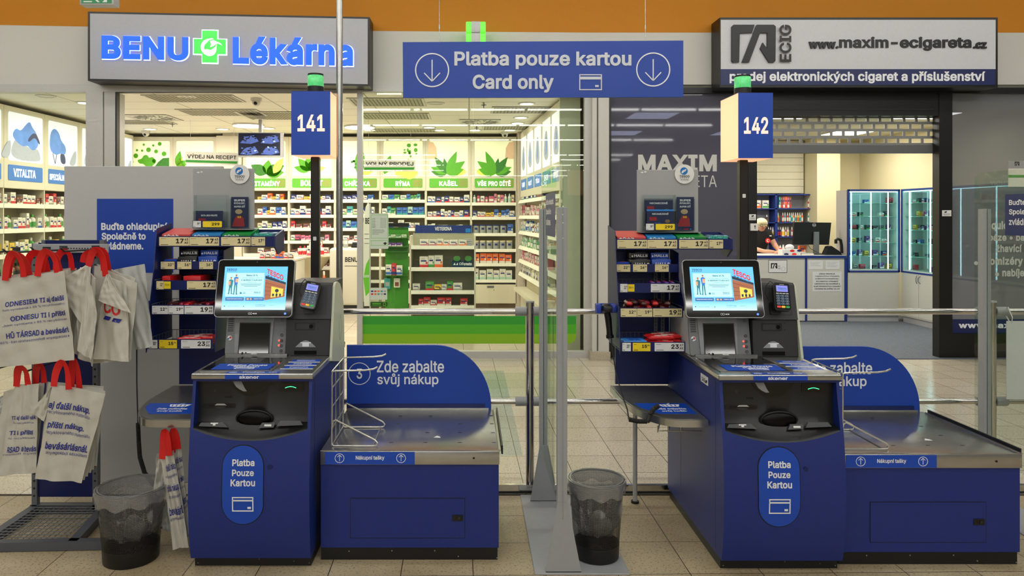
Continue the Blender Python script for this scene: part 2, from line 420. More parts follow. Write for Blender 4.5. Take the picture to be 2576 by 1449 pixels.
# fascia over the shops
zt=PZ(213,WY); zo=PZ(79,WY)
edge=[(PX(-700,WY),PZ(50,WY)),(PX(0,WY),PZ(63,WY)),(PX(500,WY),PZ(72,WY)),(PX(940,WY),PZ(78,WY)),(PX(1480,WY),PZ(82,WY)),(9,PZ(82.5,WY))]
b=MB(); b.extr([(edge[0][0],zt)]+edge[:1]+edge[1:]+[(9,zt)],'y',WY,WY+.2,wallw); struct('wall_fascia',b)
b=MB(); b.extr(edge+[(9,4.8),(edge[0][0],4.8)],'y',WY,WY+.2,orange); struct('wall_fascia_upper',b)
# pharmacy shell
phc=bpy.data.materials.new('pharmacy_ceiling_tiles'); phc.use_nodes=True
def tile_ceiling(m,c1,w,h,line='8f8a78'):
    nt=m.node_tree;N=nt.nodes;L=nt.links;p=N['Principled BSDF'];tc=N.new('ShaderNodeTexCoord');br=N.new('ShaderNodeTexBrick');br.offset=0
    br.inputs['Scale'].default_value=1;br.inputs['Brick Width'].default_value=w;br.inputs['Row Height'].default_value=h;br.inputs['Mortar Size'].default_value=.006
    br.inputs['Color1'].default_value=lin(c1);br.inputs['Color2'].default_value=lin(c1);br.inputs['Mortar'].default_value=lin(line)
    L.new(tc.outputs['Object'],br.inputs['Vector']);L.new(br.outputs['Color'],p.inputs['Base Color']);p.inputs['Roughness'].default_value=.8
tile_ceiling(phc,'f4f0e2',1.25,.62)
CZ=3.06
b=MB(); b.box(-6.3,1.38,WY+.2,13.3,CZ,CZ+.1,phc); struct('ceiling_pharmacy',b)
phw=mat('pharmacy_wall_paint','ddd5bd',.7,var=.02)
b=MB(); b.box(-6.3,1.45,13.25,13.35,0,CZ,phw); struct('wall_pharmacy_back',b)
b=MB(); b.box(-6.35,-6.22,WY+.2,13.3,0,CZ,phw); struct('wall_pharmacy_left',b)
b=MB(); b.box(1.38,1.56,WY,13.35,0,3.1,wallw); struct('wall_divider',b)
# Maxim shop shell
mxw=mat('cream_shop_wall','d9d0ac',.75,var=.03); mxc=mat('shop_ceiling','cfcab2',.8)
tm=bpy.data.materials.new('shop_ceiling_tiles'); tm.use_nodes=True; tile_ceiling(tm,'d5cfb8',.6,.6)
b=MB(); b.box(1.56,8.9,WY+.25,13.1,2.95,3.05,tm); struct('ceiling_vape_shop',b)
b=MB(); b.box(1.56,8.9,13.0,13.1,0,2.95,mxw); struct('wall_vape_shop_back',b)
b=MB(); b.box(PX(2210,12.6)-.02,PX(2210,12.6)+.9,12.5,13.0,0,2.95,mxw); struct('wall_vape_shop_chimney',b)
b=MB(); b.box(1.56,1.60,WY+.2,13,0,2.95,mxw); struct('wall_vape_shop_left',b)
b=MB(); b.box(6.94,7.0,WY+.25,13,0,2.95,mxw); struct('wall_vape_shop_right',b)
# column between shops with tiled foot
X0,X1=PX(1486,WY),PX(1527,WY)
b=MB(); b.box(X0,X1,WY-.12,WY,0,zt,wallw); struct('trim_1',b)
tf=mat('stone_foot_tile','b9ad97',.5,var=.3,vs=90)
b=MB(); b.box(X0-.03,X1+.01,WY-.15,WY-.12,0,.09,tf); b.box(X0-.03,X0,WY-.12,WY,0,.09,tf); struct('baseboard_column',b)
# slim door track on column
b=MB(); b.box(PX(1497,WY),PX(1500,WY),WY-.125,WY-.12,.1,PZ(250,WY),mat('shadow_gap','4a4a48',.6)); struct('trim_2',b)
# ---- pharmacy front: aluminium frames
def bar(name,px0,px1,py0,py1,m,y0=WY-.03,y1=WY+.06,z0=None):
    b=MB(); b.box(PX(px0,WY),PX(px1,WY),y0,y1,PZ(py1,WY) if z0 is None else z0,PZ(py0,WY),m); return b
alw=mat('white_aluminium_frame','bfbeb9',.4,.1)
b=MB()
b.box(-9,PX(1486,WY),WY-.03,WY+.06,PZ(232,WY),zt,alw)          # head
b.box(PX(219,WY),PX(262,WY),WY-.03,WY+.2,0,PZ(232,WY),alw)      # left pier
b.box(PX(264,WY),PX(293,WY),WY-.02,WY+.2,0,PZ(232,WY),alw)
b.box(PX(899,WY),PX(912,WY),WY-.03,WY+.06,0,PZ(232,WY),alw)
b.box(PX(1470,WY),PX(1486,WY),WY-.03,WY+.06,0,PZ(232,WY),alw)
b.box(PX(912,WY),PX(1470,WY),WY-.03,WY+.06,0,.075,alw)
b.box(-9,PX(219,WY),WY-.03,WY+.06,0,.075,alw)
struct('window_1',b)
b=MB(); b.box(PX(293,WY),PX(899,WY),WY-.02,WY+.05,PZ(233,WY),PZ(228,WY),blk); b.box(PX(292,WY),PX(296,WY),WY-.02,WY+.05,0,PZ(233,WY),dgrey); struct('trim_3',b)
shopglass=glass('shop_window_glass','f3f7f2',1.15)
b=MB(); b.box(PX(912,WY),PX(1190,WY),WY+.01,WY+.02,.075,PZ(232,WY),shopglass); b.box(PX(1190.7,WY),PX(1470,WY),WY+.01,WY+.02,.075,PZ(232,WY),shopglass); struct('window_2',b)
b=MB(); b.box(-8.9,PX(219,WY),WY+.01,WY+.02,.075,PZ(219,WY),shopglass); struct('window_3',b)
# side glass panel + inner wall end seen on the right of the window
b=MB(); b.box(PX(1417,WY),PX(1470,WY),WY+.3,WY+.36,0,CZ,mat('pale_green_wall','c9ccb6',.6)); struct('wall_pharmacy_right',b)
# green stripe decal on the glass, rounded at the right end
g1=mat('decal_green_dark','2f9a2d',.5,var=0); g2=mat('decal_green_mid','4fae1f',.5,var=0); g3=mat('decal_green_light','84b614',.5,var=0)
b=MB(); fr=PF(WY+.008)
b.rect(fr,913,1449,795,816,g1,0,.002); b.rect(fr,913,1449,816,840,g2,0,.002)
b.poly(fr,[(913,840),(1449,840),(1449,848),(1446,857),(1440,862),(1430,864.5),(913,864.5)],g3,0,.002)
solo('window_decal',b,'green striped vinyl band along the foot of the pharmacy window','decal')
# ---- Maxim front: black frame
bf=mat('black_window_frame','0b0b0c',.4)
b=MB()
b.box(PX(1527,WY),9,WY-.04,WY+.08,PZ(236,WY),PZ(222,WY),bf)
b.box(PX(1527,WY),PX(1536,WY),WY-.04,WY+.08,0,PZ(236,WY),bf)
b.box(PX(1879,WY),PX(1901,WY),WY-.04,WY+.08,0,PZ(236,WY),bf)
b.box(PX(2357,WY),PX(2390,WY),WY-.04,WY+.08,0,PZ(236,WY),bf)
b.box(PX(1536,WY),PX(1879,WY),WY-.04,WY+.08,0,PZ(838,WY),bf)
b.box(PX(2390,WY),9,WY-.04,WY+.08,0,PZ(838,WY),bf)
struct('window_4',b)
b=MB(); b.box(PX(1901,WY),PX(2357,WY),WY-.03,WY+.2,PZ(292,WY),PZ(236,WY),bf); b.box(PX(1930,WY),PX(2345,WY),WY-.035,WY-.03,PZ(277,WY),PZ(275,WY),dgrey); struct('trim_4',b)
film=glass('tinted_window_film','8c8fa0',.9,.50,'6e6e80',rough=.03); film2=glass('grey_window_film','b4b6bc',.8,.36,'9c9ea2',rough=.03)
b=MB(); b.box(PX(1536,WY),PX(1879,WY),WY,WY+.01,PZ(838,WY),PZ(236,WY),film); struct('window_5',b)
b=MB(); b.box(PX(2390,WY),9,WY,WY+.01,PZ(838,WY),PZ(236,WY),film2); struct('window_6',b)
# ================================================================ lights
wd=bpy.data.worlds.new('world'); sc.world=wd; wd.use_nodes=True; wd.node_tree.nodes['Background'].inputs[0].default_value=(.9,.95,1,1); wd.node_tree.nodes['Background'].inputs[1].default_value=.3
b=MB(); b.box(-9,9,4.195,4.215,.0,.0012,mat('stained_floor_joint','2e2418',.9,var=.5,vs=30)); struct('trim_5',b)
tubem=mat('tube_emitter','fbfaf4',.5,var=0,emis=20)
for i,(y,cols) in enumerate([(-37,''),(-31,''),(-26,''),(-22,''),(-19,''),(-12,''),(-7.4,''),(-3.9,''),(-1.2,''),(1.2,''),(3.6,''),(6.2,'')]):
    t=Thing('ceiling_light','long strip light on the hall ceiling, %s row from the shop fronts'%ORD[11-i],'light',(0,y,4.6),'hall ceiling lights')
    b=MB(); b.box(-8,8,y-.08,y+.08,4.62,4.7,alu); b.cyl((-5,y,4.7),(-5,y,4.8),.01,alu); b.cyl((5,y,4.7),(5,y,4.8),.01,alu); t.part('housing',b)
    b=MB()
    for k in range(10): b.box(-7.95+k*1.6,-6.45+k*1.6,y-.05,y+.05,4.58,4.619,tubem)
    t.part('tube',b)
def area(name,loc,size,power,col=(1,.93,.8),rot=(0,0,0),sy=None,shape=None):
    l=bpy.data.lights.new(name,'AREA'); l.energy=power; l.color=col; l.shape=shape or ('RECTANGLE' if sy else 'SQUARE'); l.size=size
    if sy: l.size_y=sy
    o=bpy.data.objects.new(name,l); COL.objects.link(o); o.location=loc; o.rotation_euler=rot; return o
# ================================================================ self-checkout machine (local coordinates, front-left corner at the origin)
KW=.545
PR=[(.05,-.03),(.12,-.048),(.22,-.060),(.35,-.065),(.48,-.058),(.60,-.046),(.72,-.024),(.80,-.008),(.856,0)]
def prof(z):
    for (a,ya),(c,yc) in zip(PR,PR[1:]):
        if z<=c: t=max(0,(z-a)/(c-a)); return ya+(yc-ya)*t
    return PR[-1][1]
class Curved:
    cv=None
    def __call__(s,u,v,l=0): return Vector((u,prof(v)-l,v))
    N=Vector((0,-1,0))
CV=Curved()
def arcz(x): t=(x-KW/2)/(KW/2-.014); return .587+.05*t*t
scr_sky=mat('screen_sky','63b4e6',.15,var=.1,vs=8,emis=.85); scr_card=mat('screen_card','a9e3ee',.15,var=0,emis=.85); scr_btn=mat('screen_button','165f9e',.15,var=0,emis=.7)
scr_drk=mat('screen_ink','17324a',.2,var=0,emis=.3); scr_brn=mat('screen_brick','9c5a3a',.2,var=.15,emis=.7); scr_red=mat('screen_red','d2202a',.2,var=0,emis=.9); scr_wht=mat('screen_white','f0f6f8',.2,var=0,emis=1.0)
scr_skin=mat('screen_skin','d9a27c',.2,var=0,emis=.7); scr_teal=mat('screen_teal','2c7c8c',.2,var=0,emis=.6); scr_blu=mat('screen_blue','2a6cc0',.2,var=0,emis=.8); scr_yel=mat('screen_yellow','d9c24a',.2,var=0,emis=.8)
led_g=mat('green_led','3dff8c',.3,var=0,emis=3); led_b=mat('blue_led','3a5cff',.3,var=0,emis=3); led_r=mat('red_led','ff4a3a',.3,var=0,emis=2.2)
lcd=mat('small_display','7f82d8',.2,var=0,emis=.6); keym=mat('keypad_key','2c3c55',.5); kgl=mat('key_rim','8fb4d8',.5)
shellm=mat('pale_shell_plastic','c9cdb8',.4)
def card_icon(b,fr,cx,cy,w,h,t,m,l0,l1,up=1):
    b.frame(fr,cx-w/2,cx+w/2,cy-h/2,cy+h/2,t,m,l0,l1)
    b.rect(fr,cx-w/2,cx+w/2,cy+up*h*.20,cy+up*(h*.20+t*1.3),m,l0,l1)
    b.rect(fr,cx+w*.22,cx+w*.38,cy-up*h*.32,cy-up*h*.18,m,l0,l1)
def dashes(b,fr,u0,u1,v0,v1,n,m,l0,l1,sl=.4):
    w=(u1-u0)/n
    for i in range(n):
        a=u0+i*w; b.poly(fr,[(a,v0),(a+w*.62,v0),(a+w*.62+w*.25,v1),(a+w*.25,v1)],m,l0,l1)
def make_kiosk(name,label,loc,group):
    T=Thing(name,label,'self-checkout',loc,group,local=True)
    # plinth
    b=MB(); b.box(.006,KW-.006,.004,.84,0,.052,blk)
    sp=mat('scuff_grey','6c6a66',.7)
    for x,z in ((.02,.012),(.30,.03),(.46,.02),(.53,.012)): b.ball((x,.004,z),(.003,.002,.003),sp,8,5)
    T.part('plinth',b)
    # cabinet
    b=MB(); out=[(prof(z),z) for z in [.05+i*.0403 for i in range(21)]]
    side=out+[(.86,.856),(.86,.05)]
    b.extr(side,'x',0,.014,kblue); b.extr(side,'x',KW-.014,KW,kblue)
    nx=16; nz=14; v=[];f=[]
    for i in range(nx+1):
        x=.014+(KW-.028)*i/nx; zt_=arcz(x)
        for j in range(nz+1): z=.05+(zt_-.05)*j/nz; v.append((x,prof(z),z))
    for i in range(nx):
        for j in range(nz): a=i*(nz+1)+j; f.append((a,a+nz+1,a+nz+2,a+1))
    b.add(v,f,kblue)
    b.box(.014,KW-.014,.07,.858,.05,.855,kblue)
    b.box(.014,KW-.014,-.029,.07,.05,.052,kblue)
    b.box(.014,KW-.014,-.002,.07,.846,.856,kblue)
    body=T.part('cabinet',b)
    # seams on the sides (surface joints)
    b=MB()
    for x,s in ((-.0006,1),(KW-.0002,1)):
        b.box(x,x+.0008,.05,.052,.07,.84,blk); b.box(x,x+.0008,.60,.602,.15,.62,blk); b.box(x,x+.0008,.60,.82,.62,.622,blk)
    b.cyl((.367,prof(.473)+.004,.473),(.367,prof(.473)-.003,.473),.011,dblue,14)
    T.part('seams_and_lock',b,body)
    # black module set into the front
    b=MB(); v=[];f=[]
    for i in range(nx+1):
        x=.014+(KW-.028)*i/nx; za=arcz(x); t=abs((x-KW/2)/(KW/2))
        v+= [(x,prof(za),za),(x,prof(za)+.012,za+.008),(x,.006+.018*t,.655),(x,.030,.685),(x,.030,.846)]
    for i in range(nx):
        for j in range(4): a=i*5+j; f.append((a,a+5,a+6,a+1))
    b.add(v,f,mat('module_black','161617',.32,bump=.15,bs=400)); mod=T.part('cash_and_receipt_module',b)
    fr=Fr((0,.030,0),(1,0,0),(0,0,1))
    b=MB(); n=28; cx,cz=.276,.672      # oval receipt cup
    ring=[]; 
    for i in range(n): t=2*PI*i/n; ring.append((cx+.082*math.cos(t),.012-.012*math.sin(t)*.6,cz+.040*math.sin(t)))
    b.tube(ring,.005,blk,8,closed=True)
    b.ball((cx,.012,cz),(.081,.018,.038),mat('cup_black','020203',.3,var=0,spec=.2),24,9); T.part('receipt_cup',b,mod)
    b=MB()   # cut-out with half-moon guide
    pts=[(.155+.20*i/20,.846-.070*math.sin(PI*i/20)**.7) for i in range(21)]
    b.poly(fr,pts,blkg,0,.004)
    pts2=[(.152+.206*i/20,.846-.078*math.sin(PI*i/20)**.7) for i in range(21)]
    b.poly(fr,pts2,blk,0,.002)
    b.poly(fr,[(.172,.842),(.212,.842),(.226,.812),(.238,.794),(.222,.794),(.205,.802),(.188,.815)],mat('grey_sticker','8d9095',.5),.004,.0052)
    T.part('note_tray',b,mod)
    b=MB() # right opening with green light
    b.rect(fr,.388,.500,.792,.838,blk,0,.003,r=.006); b.rect(fr,.396,.494,.798,.832,blkg,.003,.0045,r=.004)
    arc=[fr(.415+.05*i/8,.810+.006*math.sin(PI*i/8),.006) for i in range(9)]; b.tube(arc,.0014,led_g,6)
    T.part('coupon_slot',b,mod)
    b=MB() # card slot on the left, small slot above
    b.rect(fr,.035,.185,.716,.738,blk,0,.0025,r=.010); b.disc(fr,.115,.727,.026,.014,dgrey,.0025,.006,20); b.rect(fr,.06,.165,.725,.729,blkg,.006,.0065)
    b.poly(fr,[(.10,.737),(.135,.737),(.145,.73),(.09,.73)],alu,.006,.0072)
    b.rect(fr,.135,.166,.764,.772,blkg,0,.002); b.rect(fr,.085,.093,.79,.803,dgrey,0,.0015)
    T.part('card_slot',b,mod)
    b=MB() # ledge stickers
    gs=mat('ledge_sticker','4a4c50',.4)
    for P in ([(.03,.645),(.165,.640),(.14,.662),(.04,.660)],[(.305,.637),(.372,.640),(.378,.660),(.318,.660)],[(.385,.645),(.505,.650),(.49,.668),(.40,.668)]):
        vs=[]
        for (x,z) in P: vs.append((x,-.002+(.68-z)*-.35,z))
        b=MB(); b.add([(x,y-.003,z) for x,y,z in vs]+[(x,y+.006,z-.002) for x,y,z in vs],[(0,1,2,3),(7,6,5,4),(0,4,5,1),(1,5,6,2),(2,6,7,3),(3,7,4,0)],gs); T.part('ledge_label',b,mod)
    for P in ([(.095,.648),(.107,.648),(.107,.655),(.118,.655),(.118,.660),(.084,.660),(.084,.655),(.095,.655)],[(.33,.645),(.362,.645),(.362,.653),(.33,.653)]):
        vs=[(x,-.0062+(.68-z)*-.35,z) for x,z in P]; b=MB(); b.add(vs,[tuple(range(len(vs)))],wlet); T.part('ledge_symbol',b,mod)
    # oval badge on the front
    b=MB()
    def stad(cx,z0,z1,r,n=14):
        p=[]
        for i in range(n+1): t=PI*i/n; p.append((cx+r*math.cos(t),z1-r+r*math.sin(t)))
        for i in range(n+1): t=PI+PI*i/n; p.append((cx+r*math.cos(t),z0+r+r*math.sin(t)))
        return p
    def cpoly(P,m,l):  # filled shape following the curved front: strips
        zs=sorted(set([round(p[1],4) for p in P])); c=.25
        v=[];f=[]
        for z in zs:
            xs=[p[0] for p in P if abs(p[1]-z)<6e-5]; v+=[(min(xs),prof(z)-l,z),(max(xs),prof(z)-l,z)]
        for i in range(len(zs)-1): f.append((2*i,2*i+1,2*i+3,2*i+2))
        b.add(v,f,m)
    def stads(cx,z0,z1,r):
        P=[]
        for i in range(15): t=PI/2*i/14; P+=[(cx-r*math.cos(t),z1-r+r*math.sin(t)),(cx+r*math.cos(t),z1-r+r*math.sin(t)),(cx-r*math.cos(t),z0+r-r*math.sin(t)),(cx+r*math.cos(t),z0+r-r*math.sin(t))]
        for i in range(1,8): z=z0+r+(z1-z0-2*r)*i/8; P+=[(cx-r,z),(cx+r,z)]
        return P
    cpoly(stads(.246,.214,.572,.0955),blk,.0012); cpoly(stads(.246,.218,.568,.0915),sblue,.003)
    badge=T.part('badge',b)
    b=MB()
    b.text(CV,'Platba',.198,.298,.478,.508,wlet,bold=.018,l=.0042); b.text(CV,'Pouze',.198,.296,.434,.463,wlet,bold=.018,l=.0042); b.text(CV,'Kartou',.192,.302,.389,.420,wlet,bold=.018,l=.0042)
    card_icon(b,CV,.247,.309,.096,.066,.005,wlet,.0035,.0045)
    T.part('lettering',b,badge)
    # steel deck
    b=MB(); b.box(-.006,KW+.006,-.014,.86,.857,.884,steel,.006,3); b.box(-.004,KW+.004,-.010,.858,.852,.858,dblue)
    deck=T.part('steel_deck',b)
    fl=Fr((0,0,.884),(1,0,0),(0,1,0))
    b=MB(); b.rect(fl,.018,.345,.035,.40,mat('scale_glass','17181a',.06,spec=.8),0,.004); b.rect(fl,.018,.345,.030,.036,steel,0,.006); b.rect(fl,.10,.24,.22,.40,blkg,.004,.0045); b.rect(fl,.345,.350,.03,.41,steel,0,.006)
    b.rect(fl,.015,.33,.395,.412,steel,0,.014); b.rect(fl,.15,.18,.38,.40,pcw,.014,.017); b.rect(fl,.10,.105,.385,.40,blk,.012,.022)
    T.part('scale_plate',b,deck)
    b=MB(); b.rect(fl,.060,.330,.055,.185,sblue,.0045,.0055); b.text(fl,'Platba Pouze',.11,.30,.130,.165,wlet,bold=.02,l=.0062); b.text(fl,'Kartou',.15,.27,.100,.125,wlet,bold=.02,l=.0062); card_icon(b,fl,.21,.078,.09,.035,.004,wlet,.0058,.0064)
    ff=Fr((0,-.0145,0),(1,0,0),(0,0,1))
    b.rect(fl,.150,.395,-.009,.024,sblue,.0005,.0015); b.rect(ff,.150,.395,.859,.879,sblue,0,.0012)
    b.text(fl,'Použijte',.225,.325,-.004,.020,wlet,bold=.02,l=.0022); b.text(ff,'skener',.215,.305,.861,.876,wlet,bold=.02,l=.0018)
    for u in (.18,.362): b.ring(fl,u,.009,.018,.002,wlet,.0015,.002,24,.6)
    b.line(fl,(.17,.009),(.19,.009),.002,wlet,.0015,.002); b.text(fl,'2',.358,.366,.004,.015,wlet,bold=.02,l=.0022)
    for k,(v0,s) in enumerate(((.255,'Naskenujte'),(.175,'Zabalte'),(.095,'Zaplaťte'))):
        b.rect(fl,.385,.525,v0,v0+.052,sblue,.0005,.0015); b.text(fl,s,.41,.50,v0+.014,v0+.038,wlet,bold=.02,l=.002); b.rect(fl,.375,.53,v0-.012,v0-.004,wlet,.0005,.0015)
    T.part('deck_stickers',b,deck)
    # scanner tower
    tv=Vector((0,.045,.214)).normalized(); ft=Fr((0,.43,.886),(1,0,0),tv); 
    b=MB(); b.poly(Fr((0,0,0),(0,1,0),(0,0,1)),[(.43,.886),(.475,1.10),(.80,1.10),(.80,.886)],lgrey,-.004,-.0) 
    b=MB(); tg=mat('tower_grey_plastic','77797c',.45,bump=.1); 
    b.extr([(.445,.886),(.489,1.10),(.80,1.10),(.80,.886)],'x',0,.312,mat('pale_tower_casing','b9bbbd',.45))
    b.rect(ft,0,.312,0,.216,tg,-.014,.0,r=.012)
    b.poly(ft,[(.052,0),(.044,.19),(.054,.205),(.238,.205),(.248,.19),(.240,0)],mat('tower_panel_plastic','8a8c8f',.4),0,.008)
    tw=T.part('scanner_tower',b)
    b=MB(); b.rect(ft,.070,.232,.004,.165,blk,.008,.0085); b.rect(ft,.075,.227,.008,.160,mat('scanner_window','0a0b0d',.05,spec=.9),.0085,.0092); T.part('scanner_window',b,tw)
    b=MB()
    for k in range(10): b.rect(ft,.008,.036,.120+k*.0095,.124+k*.0095,blk,0,.0012)
    T.part('speaker_grille',b,tw)
    b=MB(); b.disc(ft,.020,.086,.012,.012,pcw,0,.0012,20); b.disc(ft,.024,.088,.006,.006,mat('sticker_red','b8323a',.5),.0012,.0016,14); b.disc(ft,.014,.082,.005,.005,mat('sticker_teal','2f6f8f',.5),.0012,.0016,14); T.part('round_sticker',b,tw)
    for k,v_ in enumerate((.020,.046,.072,.100)):
        b=MB(); b.disc(ft,.290,v_,.008,.008,blk,0,.003,18); b.ring(ft,.290,v_,.0045,.001,lgrey,.003,.0034,16); T.part('button',b,tw)
    b=MB(); b.disc(ft,.278,.048,.006,.005,led_r,0,.001,12); b.disc(ft,.278,.073,.006,.005,led_r,0,.001,12); b.text(ft,'oo',.282,.296,.178,.186,blet,l=.001); b.rect(ft,.282,.297,.172,.174,blet,0,.001); T.part('indicator',b,tw)
    for k in range(3):
        b=MB(); b.ball(tuple(ft(.126+.028*k,.198,.010)),.0052,led_g,12,8); T.part('green_light',b,tw)
    # monitor
    mv=Vector((0,.080,.287)).normalized(); MH=.300; MW=.398
    fm_=Fr((-.038,.375,1.088),(1,0,0),mv)
    b=MB(); b.rect(fm_,0,MW,0,MH,mat('monitor_rim_silver','a9abad',.3,.6),-.022,.0,r=.020,n=8); b.rect(fm_,.003,MW-.003,.003,MH-.003,mat('monitor_black_glass','08090a',.05,var=0,spec=.7),0,.0016,r=.018,n=8)
    b.rect(fm_,.08,.30,.05,.24,dgrey,-.055,-.022,r=.02)
    b.box(.10,.22,.44,.52,1.09,1.22,dgrey,.01)
    mon=T.part('touch_monitor',b)
    b=MB(); b.disc(fm_,.201,.286,.0035,.0035,dgrey,.0016,.0022,12); b.disc(fm_,.363,.018,.006,.0055,led_b,.0016,.002,14)
    b.ring(fm_,.180,.018,.0055,.0014,wlet,.0016,.002,16); b.ring(fm_,.190,.018,.0055,.0014,wlet,.0016,.002,16); b.text(fm_,'NCR',.199,.219,.0145,.0215,wlet,bold=.02,l=.002); T.part('bezel_marks',b,mon)
    # screen picture
    su0,su1,sv0,sv1=.036,.362,.037,.262
    class S:
        cv=True; N=fm_.N
        def __call__(s,u,v,l=0): return fm_(su0+(su1-su0)*u,sv1-(sv1-sv0)*v,l)
    S=S(); b=MB(); b.rect(S,0,1,0,1,scr_sky,.0016,.0024)
    for k in range(6): b.rect(S,0,1,.80+.033*k,.835+.033*k,mat('screen_pale_%s'%['blue','light','lighter','pale','paler','faint'][k],['6fbce6','7cc3e6','8ccbe6','9ad3e8','a8dbea','b4e1ec'][k],.15,var=0,emis=.85),.0024,.0026)
    b.rect(S,.04,.635,.15,.69,scr_card,.0026,.0029)
    b.text(S,'TESCO',.03,.195,.085,.045,scr_drk,bold=.01,l=.0031); dashes(b,S,.03,.195,.108,.098,5,scr_drk,.0029,.0031)
    # building
    b.poly(S,[(.655,.29),(.985,.42),(.975,.70),(.66,.78)],scr_brn,.0026,.0029); b.poly(S,[(.655,.21),(.985,.37),(.985,.42),(.655,.28)],scr_drk,.0029,.0031)
    for k in range(4): b.poly(S,[(.66,.37+.095*k),(.98,.49+.06*k),(.98,.495+.06*k),(.66,.377+.095*k)],scr_drk,.0029,.0030)
    b.poly(S,[(.76,.46),(.95,.52),(.945,.68),(.76,.72)],scr_yel,.0030,.0032); b.disc(S,.85,.56,.03,.04,scr_drk,.0032,.0034,14); b.rect(S,.845,.855,.58,.72,scr_drk,.0032,.0034)
    for k in range(3): b.rect(S,.78+.055*k,.81+.055*k,.63,.69,scr_drk,.0032,.0034)
    class SS:
        cv=True;N=S.N
        def __call__(s,u,v,l=0): return S(u,v+(u-.68)*.62,l)
    b.text(SS(),'TESCO',.675,.94,.17,.045,scr_red,bold=.03,l=.0035); dashes(b,SS(),.68,.92,.215,.19,5,scr_btn,.0033,.0036)
    # couple
    for cx,top,bm_,c1,hgt in ((.115,.25,scr_teal,scr_teal,.39),(.195,.19,scr_blu,scr_teal,.46)):
        b.disc(S,cx,top+.025,.014,.028,scr_skin,.0031,.0034,12); b.disc(S,cx,top+.012,.015,.018,scr_brn,.0032,.0035,12)
        b.poly(S,[(cx-.035,top+.07),(cx-.01,top+.05),(cx+.012,top+.05),(cx+.038,top+.075),(cx+.03,top+.19),(cx+.022,top+.24),(cx-.022,top+.24),(cx-.03,top+.16)],bm_,.0031,.0034)
        for s_ in (-1,1): b.poly(S,[(cx+s_*.002,top+.23),(cx+s_*.024,top+.23),(cx+s_*.028,top+hgt-.03),(cx+s_*.04,top+hgt),(cx+s_*.012,top+hgt),(cx+s_*.012,top+hgt-.04)],c1,.0031,.0034)
        b.poly(S,[(cx-.01-(cx<.15)*.03,top+.09),(cx+.035-(cx<.15)*.04,top+.09),(cx+.035-(cx<.15)*.04,top+.18),(cx-.01-(cx<.15)*.03,top+.18)],scr_skin,.0034,.0036)
    for s_,u0,u1,v0,v1,bo in (('Sleva 10 %',.35,.53,.225,.185,.02),('na celý nákup pro studenty',.29,.60,.282,.255,0),('s aplikací Clubcard',.275,.605,.338,.295,.01),('v průkazem ISIC',.345,.525,.378,.350,0),('Více informací najdete na Slevou.cz',.28,.56,.545,.53,0)):
        b.text(S,s_,u0,u1,v0,v1,scr_drk,bold=bo,l=.0031)
    for k,(a,c) in enumerate(((.27,.60),(.28,.59),(.33,.54))): b.rect(S,a,c,.405+.026*k,.412+.026*k,scr_drk,.0029,.0030)
    b.disc(S,.285,.615,.018,.024,scr_teal,.0029,.0032,16); b.rect(S,.315,.36,.60,.61,scr_teal,.0029,.0031); b.rect(S,.315,.36,.62,.63,scr_teal,.0029,.0031); b.text(S,'TESCO',.485,.595,.62,.585,scr_drk,bold=.01,l=.0031); b.rect(S,.485,.595,.632,.636,scr_drk,.0029,.003)
    for a,c,s_ in ((.05,.34,'Zadejte kredit mobilním telefonem'),(.365,.655,'Vyberte zboží')):
        b.rect(S,a,c,.715,.79,scr_btn,.0029,.0032); b.text(S,s_,a+.02+(a>.3)*.11,c-.02,.762,.738,scr_wht,l=.0034)
    b.disc(S,.40,.752,.02,.022,scr_skin,.0032,.0035,12); b.disc(S,.45,.752,.014,.022,scr_skin,.0032,.0035,12)
    b.text(S,'0,000 kg',.53,.68,.915,.875,scr_btn,l=.0031); b.rect(S,.53,.68,.925,.929,scr_btn,.0028,.003); b.rect(S,.74,.83,.895,.899,scr_btn,.0028,.003); b.text(S,'SLEVY NYNÍ',.10,.26,.925,.905,scr_drk,l=.0031); b.disc(S,.045,.915,.009,.012,scr_drk,.0028,.003,12); b.disc(S,.345,.92,.008,.01,scr_drk,.0028,.003,12)
    T.part('screen_image',b,mon)
    # payment tower
    b=MB(); b.extr([(.415,.886),(.432,1.068),(.80,1.068),(.80,.886)],'x',.318,.545,dgrey)
    b.extr([(.422,1.072),(.428,1.085),(.468,1.245),(.480,1.255),(.78,1.255),(.78,1.072)],'x',.322,.549,dgrey)
    pt=T.part('payment_tower',b)
    fp=Fr((.318,.415,.886),(1,0,0),Vector((0,.017,.182)).normalized())
    b=MB(); b.rect(fp,.045,.150,.128,.168,blk,0,.002,r=.006); b.rect(fp,.053,.118,.134,.162,dgrey,.002,.003,r=.003); b.disc(fp,.130,.148,.010,.010,blkg,.002,.004,16); b.disc(fp,.165,.168,.004,.004,blk,0,.001,10); b.disc(fp,.165,.135,.004,.004,blk,0,.001,10); T.part('printer_lock',b,pt)
    b=MB(); pts=[(.050+.105*i/14,.042+.034*math.sin(PI*i/14)) for i in range(15)]; b.poly(fp,pts,mat('grey_guide','8f9296',.5),0,.002); b.rect(fp,.086,.120,.045,.062,wlet,.002,.0026); b.rect(fp,.076,.130,.062,.067,wlet,.002,.0026)
    b.rect(fp,.045,.160,.004,.024,blkg,0,.003); T.part('receipt_slot',b,pt)
    fu=Fr((.322,.428,1.085),(1,0,0),Vector((0,.040,.160)).normalized())
    b=MB(); b.frame(fu,.030,.200,.010,.150,.0015,blk,0,.0012); b.rect(fu,.085,.140,.012,.075,blk,0,.012,r=.008); b.cyl((.435,.44,1.15),(.448,.41,1.17),.016,blk,12); T.part('mount_panel',b,pt)
